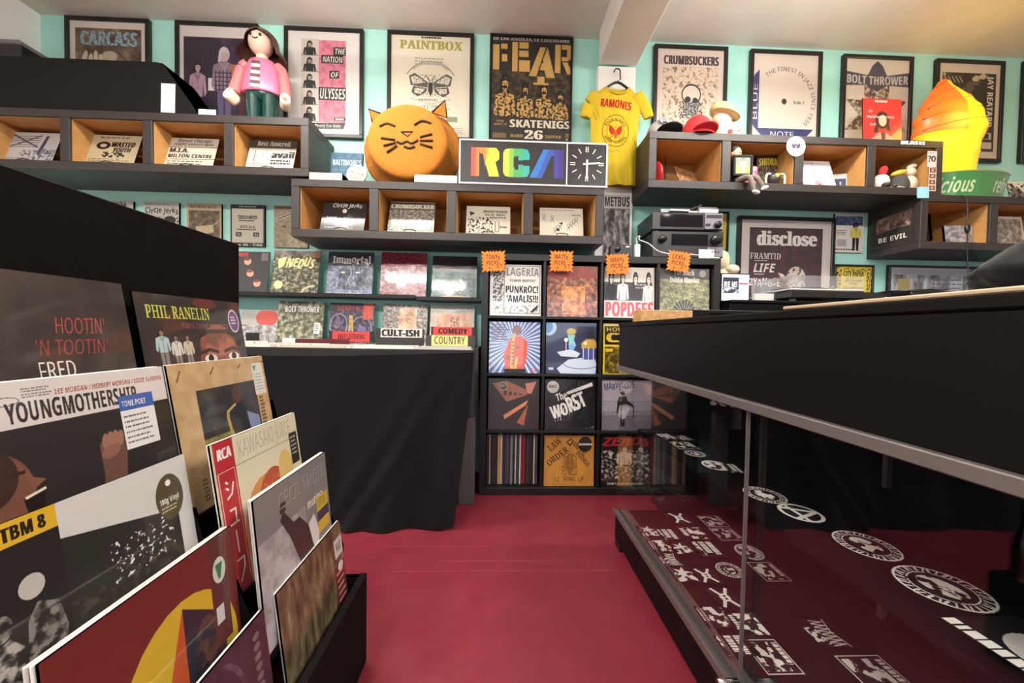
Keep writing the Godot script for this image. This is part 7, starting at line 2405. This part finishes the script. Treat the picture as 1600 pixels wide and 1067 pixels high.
func doll(at: Vector3) -> void:
	var d := thing("seated_doll", "small dark-haired doll in grey trousers sitting on the shelf edge", "doll", at)
	var skin := mat("doll_skin", rgb(222, 176, 142), 0.6)
	var grey := mat("doll_grey", rgb(122, 112, 104), 0.9)
	var hair := mat("doll_hair", rgb(30, 24, 22), 0.6)
	part("torso", lathe([Vector2(0.001, 0.0), Vector2(0.042, 0.0), Vector2(0.045, 0.05), Vector2(0.04, 0.12), Vector2(0.016, 0.145), Vector2(0.001, 0.146)], 20, Vector3(1, 1, 0.7)), M.black_cloth, d, Vector3(-0.03, 0.004, -0.045))
	part("head", ellipsoid(Vector3(0.029, 0.04, 0.03), 22), skin, d, Vector3(-0.02, 0.185, -0.02))
	part("hair", ellipsoid(Vector3(0.031, 0.03, 0.031), 20), hair, d, Vector3(-0.026, 0.206, -0.028))
	part("nose", ellipsoid(Vector3(0.005, 0.007, 0.008), 10), skin, d, Vector3(-0.013, 0.182, 0.009))
	part("ear", ellipsoid(Vector3(0.004, 0.01, 0.008), 10), skin, d, Vector3(-0.05, 0.183, -0.017))
	for q in [[0.025, 0.045, -0.058, "bent"], [0.06, 0.1, -0.03, "crossed"]]:
		var knee := Vector3(q[0] - 0.005, 0.016, 0.045)
		var ankle := Vector3(q[1], q[2] - 0.015, 0.06)
		part("leg", tube(curve([Vector3(-0.015, 0.018, -0.03), knee, (knee + ankle) / 2 + Vector3(0, 0, 0.008), ankle], 4), 0.017, 12, 0.013), grey, d)
		part("shoe", ellipsoid(Vector3(0.028, 0.012, 0.015), 16), M.white_plastic, d, ankle + Vector3(0.012, -0.01, 0.006), Vector3(0, 0.3, 0.35 if q[3] == "crossed" else -0.1))

func cone_lamp() -> void:
	var c := thing("cone_lamp", "large glowing soft-serve cone sign lamp with yellow and orange swirl", "lamp", Vector3(3.02, 1.911, -2.52))
	var a := paint("soft_serve")
	var uvr: Rect2 = a[0]
	var m := inked("lampshade", a[1])
	m.roughness = 0.35
	m.emission_enabled = true
	m.emission = Color.BLACK
	m.emission_operator = BaseMaterial3D.EMISSION_OP_ADD
	m.emission_energy_multiplier = 0.3
	# moulded shell: waffle cone below, bulging swirl above
	var prof := [[0.14, 0.165], [0.2, 0.17], [0.27, 0.178], [0.33, 0.186], [0.345, 0.194], [0.365, 0.19], [0.40, 0.196], [0.43, 0.2], [0.44, 0.21], [0.46, 0.226], [0.49, 0.232], [0.52, 0.226], [0.55, 0.226], [0.58, 0.218], [0.61, 0.2], [0.64, 0.192], [0.67, 0.168], [0.70, 0.15], [0.73, 0.118], [0.76, 0.09], [0.79, 0.058], [0.815, 0.042], [0.832, 0.022], [0.836, 0.001]]
	var st := begin()
	st.set_smooth_group(0)
	var seg := 56
	var g := []
	for i in prof.size():
		var row := []
		var y: float = prof[i][0]
		var tip := smoothstep(0.6, 0.836, y)
		for j in seg + 1:
			var an := TAU * j / seg
			var rr: float = prof[i][1]
			if y > 0.44:
				rr *= 1.0 + 0.045 * sin(an * 1.0 + y * 62.0) * (1.0 - tip)
			elif y < 0.33:
				rr *= 1.0 + 0.012 * sin(an * 14.0 + y * 80.0) * sin(an * 14.0 - y * 80.0)
			row.append([Vector3(rr * sin(an) - 0.05 * tip - 0.0, y, rr * cos(an) * 0.5), Vector2(float(j) / seg, 1.0 - (y - 0.14) / 0.696)])
		g.append(row)
	for i in prof.size() - 1:
		for j in seg:
			for q in [g[i][j], g[i][j + 1], g[i + 1][j + 1], g[i][j], g[i + 1][j + 1], g[i + 1][j]]:
				st.set_uv(uvr.position + uvr.size * Vector2(fmod(q[1].x + 0.5, 1.0) if q[1].x != 0.5 else (0.0 if j >= seg / 2 else 1.0), q[1].y).clamp(Vector2(0.004, 0.004), Vector2(0.996, 0.996)))
				st.add_vertex(q[0])
	st.index()
	st.generate_normals()
	part("lamp_shell", st.commit(), m, c)
	var sw := mat("swirl_line", rgb(206, 96, 30), 0.5)
	for k in 5:
		var pts := []
		for i in 14:
			var f := i / 13.0
			var y := 0.47 + 0.075 * k + 0.075 * f
			var an := lerpf(-1.3, 0.75 - 0.08 * k, f)
			var rr := 0.0
			for i2 in prof.size() - 1:
				if y >= prof[i2][0] and y <= prof[i2 + 1][0]:
					rr = lerpf(prof[i2][1], prof[i2 + 1][1], (y - prof[i2][0]) / (prof[i2 + 1][0] - prof[i2][0]))
			rr *= 1.0 + 0.045 * sin(an + y * 62.0) * (1.0 - smoothstep(0.6, 0.836, y))
			pts.append(Vector3(rr * sin(an) - 0.05 * smoothstep(0.6, 0.836, y), y, rr * cos(an) * 0.5))
		part("swirl_ridge", tube(pts, 0.006, 8, 0.001), sw, c)
	# green base band
	var b := paint("green_band")
	var ub: Rect2 = b[0]
	var bs := begin()
	bs.set_smooth_group(0)
	var ring2 := [[0.001, 0.25], [0.03, 0.254], [0.1, 0.274], [0.165, 0.29], [0.175, 0.293]]
	for i in ring2.size() - 1:
		for j in 48:
			for t_ in [[i, j], [i, j + 1], [i + 1, j + 1], [i, j], [i + 1, j + 1], [i + 1, j]]:
				var an := lerpf(-PI, PI, t_[1] / 48.0)
				var q := Vector3(ring2[t_[0]][1] * sin(an), ring2[t_[0]][0], ring2[t_[0]][1] * cos(an) * 0.5)
				bs.set_uv(ub.position + ub.size * Vector2(clampf(0.5 + (q.x + 0.03) / 0.8, 0.004, 0.996), clampf(1.0 - ring2[t_[0]][0] / 0.175, 0.01, 0.99)))
				bs.add_vertex(q)
	bs.index()
	bs.generate_normals()
	part("base_band", bs.commit(), inked("glossy", b[1]), c, Vector3(0.09, 0, 0))
	part("base_lid", lathe([Vector2(0.001, 0.168), Vector2(0.29, 0.168), Vector2(0.298, 0.176), Vector2(0.294, 0.18), Vector2(0.001, 0.18)], 48, Vector3(1, 1, 0.5)), mat("lid_green", rgb(140, 150, 90), 0.25), c, Vector3(0.09, 0, 0))
	var cord := part("cord", tube(curve([Vector3(-0.09, 0.004, 0.16), Vector3(-0.092, -0.04, 0.19), Vector3(-0.092, -0.2, 0.2), Vector3(-0.085, -0.4, 0.2), Vector3(-0.08, -0.55, 0.21), Vector3(-0.06, -0.69, 0.2)]), 0.0035, 8), M.black_plastic, c)
	part("switch", ellipsoid(Vector3(0.016, 0.03, 0.012), 16), M.black_plastic, cord, Vector3(-0.092, -0.215, 0.2))
	var li := OmniLight3D.new()
	li.name = "cone_lamp_light"
	li.position = Vector3(3.0, 2.45, -2.3)
	li.light_color = Color(1.0, 0.82, 0.36)
	li.light_energy = 0.2
	li.light_size = 0.15
	li.omni_range = 8.0
	li.omni_attenuation = 2.0
	li.shadow_enabled = true
	add_child(li)

# ---------- stereo, turntables and what stands round them ----------
func build_hifi() -> void:
	var a1 := thing("cd_changer", "black stereo changer stacked on top of the receiver", "stereo", Vector3(1.19, 1.655, -2.41), Vector3(0, -0.03, 0))
	part("cabinet", boxes([[Vector3(0, 0.068, -0.17), Vector3(0.44, 0.112, 0.3), 0.004]]), M.black_plastic, a1)
	part("front_panel", boxes([[Vector3(0, 0.068, -0.012), Vector3(0.45, 0.112, 0.02), 0.004]]), M.dark_plastic, a1)
	part("silver_panel", boxes([[Vector3(0.165, 0.068, 0.0), Vector3(0.115, 0.1, 0.006), 0.002]]), M.grey_plastic, a1)
	part("window", boxes([[Vector3(-0.04, 0.07, 0.0), Vector3(0.27, 0.075, 0.005), 0.002]]), M.glossy_black if M.has("glossy_black") else mat("glossy_black", rgb(20, 20, 24), 0.04), a1)
	part("display", boxes([[Vector3(0.165, 0.098, 0.004), Vector3(0.1, 0.018, 0.003)]]), M.dark_plastic, a1)
	part("knob", tube([Vector3(0.185, 0.045, 0.0), Vector3(0.185, 0.045, 0.022)], 0.021, 20), M.black_plastic, a1)
	for x in [0.118, 0.134]:
		part("button", boxes([[Vector3(x, 0.045, 0.005), Vector3(0.011, 0.014, 0.006), 0.001]]), M.black_plastic, a1)
	for x in [-0.19, 0.19]:
		part("foot", tube([Vector3(x, 0.0, -0.04), Vector3(x, 0.013, -0.04)], 0.018, 14), M.grey_plastic, a1)
	var a2 := thing("stereo_receiver", "wide black stereo receiver with two knobs on the cube shelf", "stereo", Vector3(1.19, 1.475, -2.40), Vector3(0, -0.03, 0))
	part("cabinet", boxes([[Vector3(0, 0.098, -0.17), Vector3(0.435, 0.164, 0.3), 0.004]]), M.black_plastic, a2)
	part("front_panel", boxes([[Vector3(0, 0.098, -0.012), Vector3(0.45, 0.164, 0.02), 0.004]]), M.dark_plastic, a2)
	part("display", boxes([[Vector3(0.01, 0.128, 0.0), Vector3(0.23, 0.07, 0.005), 0.002]]), M.glossy_black, a2)
	part("silver_panel", boxes([[Vector3(0.172, 0.053, 0.0), Vector3(0.1, 0.062, 0.005), 0.002]]), M.grey_plastic, a2)
	for q in [[-0.165, 0.128, 0.022], [0.172, 0.128, 0.031]]:
		part("knob", tube([Vector3(q[0], q[1], 0.0), Vector3(q[0], q[1], 0.026)], q[2], 24), M.black_plastic, a2)
	for i in 3:
		part("button", boxes([[Vector3(0.152 + 0.02 * i, 0.052, 0.004), Vector3(0.008, 0.006, 0.005)]]), M.black_plastic, a2)
	for x in [-0.19, 0.19]:
		part("foot", tube([Vector3(x, 0.0, -0.04), Vector3(x, 0.016, -0.04)], 0.018, 14), M.black_plastic, a2)
	one("paper_slip", cbox(Vector3(0.097, 0.055, 0.001)), M.white_card, "white paper slip stuck on the receiver's front", "note", Vector3(1.305, 1.515, -2.392), Vector3(0, -0.03, 0))
	# discs in cases on top of the changer
	var cd := [[1.09, 0.0, 0.012, "white_card", "grey disc case lying at the changer's far corner"], [1.085, 0.0125, 0.012, "grey_plastic", "grey disc case topping the pile by the receiver's dark side"], [1.13, 0.0005, 0.011, "white_plastic", "white disc case pushed in front of the grey pile"], [1.235, 0.0, 0.016, "cream_edge", "cream disc case between the two piles"], [1.335, 0.0, 0.012, "white_plastic", "bottom white disc case of the brighter pile"], [1.338, 0.0125, 0.018, "white_card", "thick white disc case in the middle of the brighter pile"], [1.33, 0.031, 0.012, "grey_plastic", "grey disc case on top of the brighter pile"]]
	for q in cd:
		var w := 0.125 if q[0] != 1.235 else 0.06
		one("disc_case", cbox(Vector3(w, q[2], 0.13), 0.001), M[q[3]], q[4], "disc case", Vector3(q[0], 1.7795 + q[1] + q[2] / 2, -2.5 + (0.04 if q[0] == 1.13 else 0.0)), Vector3(0, 0, 0), "disc cases on the stereo")
	one("tilted_case", cbox(Vector3(0.075, 0.012, 0.12), 0.001), M.dark_plastic, "dark disc case tilted against the brighter pile", "disc case", Vector3(1.258, 1.822, -2.5), Vector3(0, 0, 0.42), "disc cases on the stereo")
	var ch := thing("phone_charger", "white charger block with looping cable beside the receiver", "charger", Vector3(0.857, 1.475, -2.38))
	part("plug", cbox(Vector3(0.032, 0.085, 0.03), 0.004), M.white_plastic, ch, Vector3(0, 0.0425, 0))
	part("cable", tube(curve([Vector3(0.0, 0.085, 0), Vector3(-0.005, 0.125, 0.0), Vector3(0.012, 0.135, 0.01), Vector3(0.005, 0.11, 0.02), Vector3(0.06, 0.085, 0.03), Vector3(0.12, 0.04, 0.036), Vector3(0.2, 0.024, 0.036), Vector3(0.34, 0.022, 0.04), Vector3(0.45, 0.006, 0.046), Vector3(0.5, 0.004, 0.046)]), 0.003, 8), M.white_plastic, ch)
	var cm := thing("compact_camera", "small dark camera lying on the cube shelf by the pier", "camera", Vector3(0.75, 1.475, -2.39))
	part("body", boxes([[Vector3(0, 0.04, 0), Vector3(0.13, 0.078, 0.05), 0.008]]), M.dark_plastic, cm)
	part("lens", tube([Vector3(-0.02, 0.05, 0.02), Vector3(-0.02, 0.05, 0.034)], 0.018, 20), M.black_plastic, cm)
	part("name_plate", boxes([[Vector3(0.042, 0.066, 0.025), Vector3(0.022, 0.009, 0.002)]]), M.white_card, cm)
	# back counter
	var y := 1.219
	var lp := thing("counter_screen", "small bright screen standing at the counter's near end", "screen", Vector3(1.537, y, -2.45))
	var a := paint("screen_left")
	part("screen_case", boxes([span(Vector3(-0.098, 0.004, -0.02), Vector3(0.094, 0.188, -0.003), 0.004), span(Vector3(-0.098, 0, -0.05), Vector3(0.245, 0.006, 0.05), 0.002)]), M.dark_plastic, lp)
	part("screen_face", card(0.18, 0.17, 0.002, a[0]), [inked("screen", a[1]), M.dark_edge], lp, Vector3(-0.002, 0.01, -0.001))
	var ac := thing("acrylic_stand", "clear acrylic stand holding a pale card beside the screen", "stand", Vector3(1.71, y + 0.0065, -2.43))
	part("clear_box", boxes([span(Vector3(-0.075, 0, -0.02), Vector3(0.07, 0.145, 0.02))]), M.clear_acrylic, ac)
	part("pale_card", boxes([span(Vector3(-0.065, 0.004, -0.012), Vector3(0.06, 0.05, 0.012))]), M.white_card, ac)
	turntable(Vector3(2.015, y, -2.47), 0.47, true, "turntable with raised clear lid in front of the dark red print")
	turntable(Vector3(2.75, y, -2.44), 0.47, false, "lidless black turntable below the wide framed photograph sheet")
	var mx := thing("mixer_box", "black mixer box between the two turntables", "mixer", Vector3(2.378, y, -2.42))
	part("body", boxes([[Vector3(0, 0.035, 0), Vector3(0.2, 0.07, 0.16), 0.006]]), M.black_plastic, mx)
	part("knob", tube([Vector3(0.05, 0.03, 0.08), Vector3(0.05, 0.03, 0.092)], 0.012, 16), M.chrome, mx)
	var pl := thing("fuzzy_plush", "cream fuzzy plush peeking out beside the stereo", "plush", Vector3(1.55, y, -2.62))
	part("body", ellipsoid(Vector3(0.07, 0.13, 0.06), 22), M.plush_cream, pl, Vector3(0, 0.13, 0))
	part("head", ellipsoid(Vector3(0.055, 0.075, 0.05), 22), M.plush_cream, pl, Vector3(-0.015, 0.3, 0))
	part("snout", ellipsoid(Vector3(0.05, 0.035, 0.04), 18), M.plush_cream, pl, Vector3(0.045, 0.235, 0.03))

func turntable(at: Vector3, w: float, lid: bool, label: String) -> void:
	var t_ := thing("turntable", label, "turntable", at, Vector3.ZERO, "turntables on the back counter")
	for s in [-1.0, 1.0]:
		for z in [-0.13, 0.13]:
			part("foot", tube([Vector3(s * (w / 2 - 0.05), 0, z), Vector3(s * (w / 2 - 0.05), 0.02, z)], 0.02, 14), M.grey_plastic, t_)
	part("plinth", boxes([[Vector3(0, 0.045, 0), Vector3(w, 0.05, 0.36), 0.006]]), M.black_plastic, t_)
	part("deck_plate", boxes([[Vector3(0, 0.074, 0), Vector3(w - 0.005, 0.008, 0.355), 0.002]]), M.white_plastic if lid else M.dark_plastic, t_)
	part("platter", lathe([Vector2(0.001, 0.079), Vector2(0.15, 0.079), Vector2(0.152, 0.092), Vector2(0.001, 0.094)], 40), M.black_plastic, t_, Vector3(-0.06, 0, 0))
	part("tonearm", tube([Vector3(0.17, 0.1, -0.12), Vector3(0.165, 0.105, 0.0), Vector3(0.1, 0.104, 0.11)], 0.005, 8), M.chrome, t_)
	part("tonearm_base", tube([Vector3(0.17, 0.079, -0.12), Vector3(0.17, 0.105, -0.12)], 0.022, 16), M.chrome, t_)
	if lid:
		part("dust_cover", boxes([span(Vector3(-w / 2, 0.08, -0.18), Vector3(w / 2, 0.155, -0.176)), span(Vector3(-w / 2, 0.08, 0.174), Vector3(w / 2, 0.155, 0.178)), span(Vector3(-w / 2, 0.08, -0.176), Vector3(-w / 2 + 0.004, 0.155, 0.174)), span(Vector3(w / 2 - 0.004, 0.08, -0.176), Vector3(w / 2, 0.155, 0.174)), span(Vector3(-w / 2, 0.155, -0.18), Vector3(w / 2, 0.159, 0.178))]), M.clear_acrylic, t_)

# ---------- patches in the glass counter ----------
func build_patches() -> void:
	var kinds := ["patch with a ringed capital A", "round animal emblem patch", "jagged lettered patch", "framed picture patch", "ink splash patch", "crossed bars patch", "pale disc patch", "two-line lettered patch", "star and splash patch", "grey V disc patch"]
	# on the upper shelf: [kind, x, z, width, depth, turn]
	var up := [[7, 0.735, -1.62, 0.09, 0.07, 0.1], [3, 0.745, -1.49, 0.1, 0.08, 0.0], [2, 0.80, -1.6, 0.08, 0.06, 0.2], [1, 0.735, -1.385, 0.08, 0.07, 0.0], [6, 0.74, -1.26, 0.1, 0.085, 0.0], [7, 0.785, -1.23, 0.09, 0.05, -0.2], [1, 0.742, -1.025, 0.115, 0.1, 0.1], [0, 0.76, -0.92, 0.105, 0.095, 0.0], [1, 0.785, -0.775, 0.12, 0.11, 0.0], [1, 0.79, -0.64, 0.13, 0.13, 0.2], [9, 0.765, -0.505, 0.13, 0.13, 0.0]]
	var low := [[5, 0.83, -1.69, 0.09, 0.09], [3, 0.97, -1.66, 0.1, 0.1], [8, 0.645, -1.58, 0.085, 0.085], [7, 0.72, -1.55, 0.085, 0.085], [4, 0.83, -1.56, 0.1, 0.1], [3, 0.965, -1.55, 0.1, 0.1], [4, 0.65, -1.465, 0.085, 0.085], [8, 0.725, -1.45, 0.08, 0.08], [7, 0.83, -1.445, 0.1, 0.1], [6, 0.975, -1.42, 0.11, 0.1], [2, 0.65, -1.375, 0.08, 0.08], [8, 0.655, -1.29, 0.085, 0.085], [5, 0.73, -1.28, 0.075, 0.075], [1, 0.83, -1.31, 0.09, 0.09], [3, 0.965, -1.30, 0.11, 0.09], [5, 0.73, -1.17, 0.09, 0.08], [4, 0.65, -1.09, 0.085, 0.085], [4, 0.728, -1.06, 0.09, 0.09], [7, 0.65, -0.985, 0.07, 0.09], [3, 0.72, -0.95, 0.11, 0.095], [2, 0.93, -1.025, 0.1, 0.1], [3, 0.945, -0.885, 0.13, 0.12]]
	var order := ["farthest", "second", "third", "fourth", "fifth", "sixth", "seventh", "eighth", "ninth", "tenth", "eleventh"]
	var arts := {}
	for i in up.size():
		var q: Array = up[i]
		patch(q, 0.5605, q[5], "%s on the counter's upper shelf, %s from the far end" % [kinds[q[0]], order[i] if i else "first"], "patches on the counter's upper shelf", arts)
	var per_col := {}
	for q in low:
		var col := "row by the glass" if q[1] < 0.69 else ("second row from the glass" if q[1] < 0.78 else ("third row from the glass" if q[1] < 0.88 else "rearmost row"))
		per_col[col] = per_col.get(col, -1) + 1
		patch(q, 0.1705, 0.0, "%s on the counter's floor, %s, %s" % [kinds[q[0]], col, order[per_col[col]] if per_col[col] else "first"], "patches on the counter's floor", arts)
	var a := patch_art(7)
	one("cloth_patch", card(0.12, 0.11, 0.002, a[0]), [inked("cloth", a[1]), M.dark_edge], "grey lettered patch hanging upright from the case ceiling", "patch", Vector3(0.86, 0.73, -1.4), Vector3(0, -0.6, 0))

func patch(q: Array, y: float, turn: float, label: String, group: String, arts: Dictionary) -> void:
	var key: int = q[0]
	if not key in [1, 3, 4, 8] and arts.has(key):
		pass
	else:
		arts[key] = patch_art(key)
	var a: Array = arts[key]
	var o: PackedVector2Array
	if key in [0, 1, 6]:
		o = disc_outline(q[3] / 2, q[4] / 2, 24)
	else:
		var w: float = q[3] / 2
		var h: float = q[4] / 2
		o = PackedVector2Array([Vector2(-w, -h), Vector2(w, -h), Vector2(w, h), Vector2(-w, h)])
	# lies face up, read from the aisle: right is +z, up is +x
	one("cloth_patch", sheet(o, 0.0015, a[0]), [inked("cloth", a[1]), M.dark_edge], label, "patch", Vector3(q[1], y + 0.002, q[2]), Basis(Vector3(0, 0, 1), Vector3(1, 0, 0), Vector3(0, 1, 0)).rotated(Vector3.UP, turn).get_euler(), group)
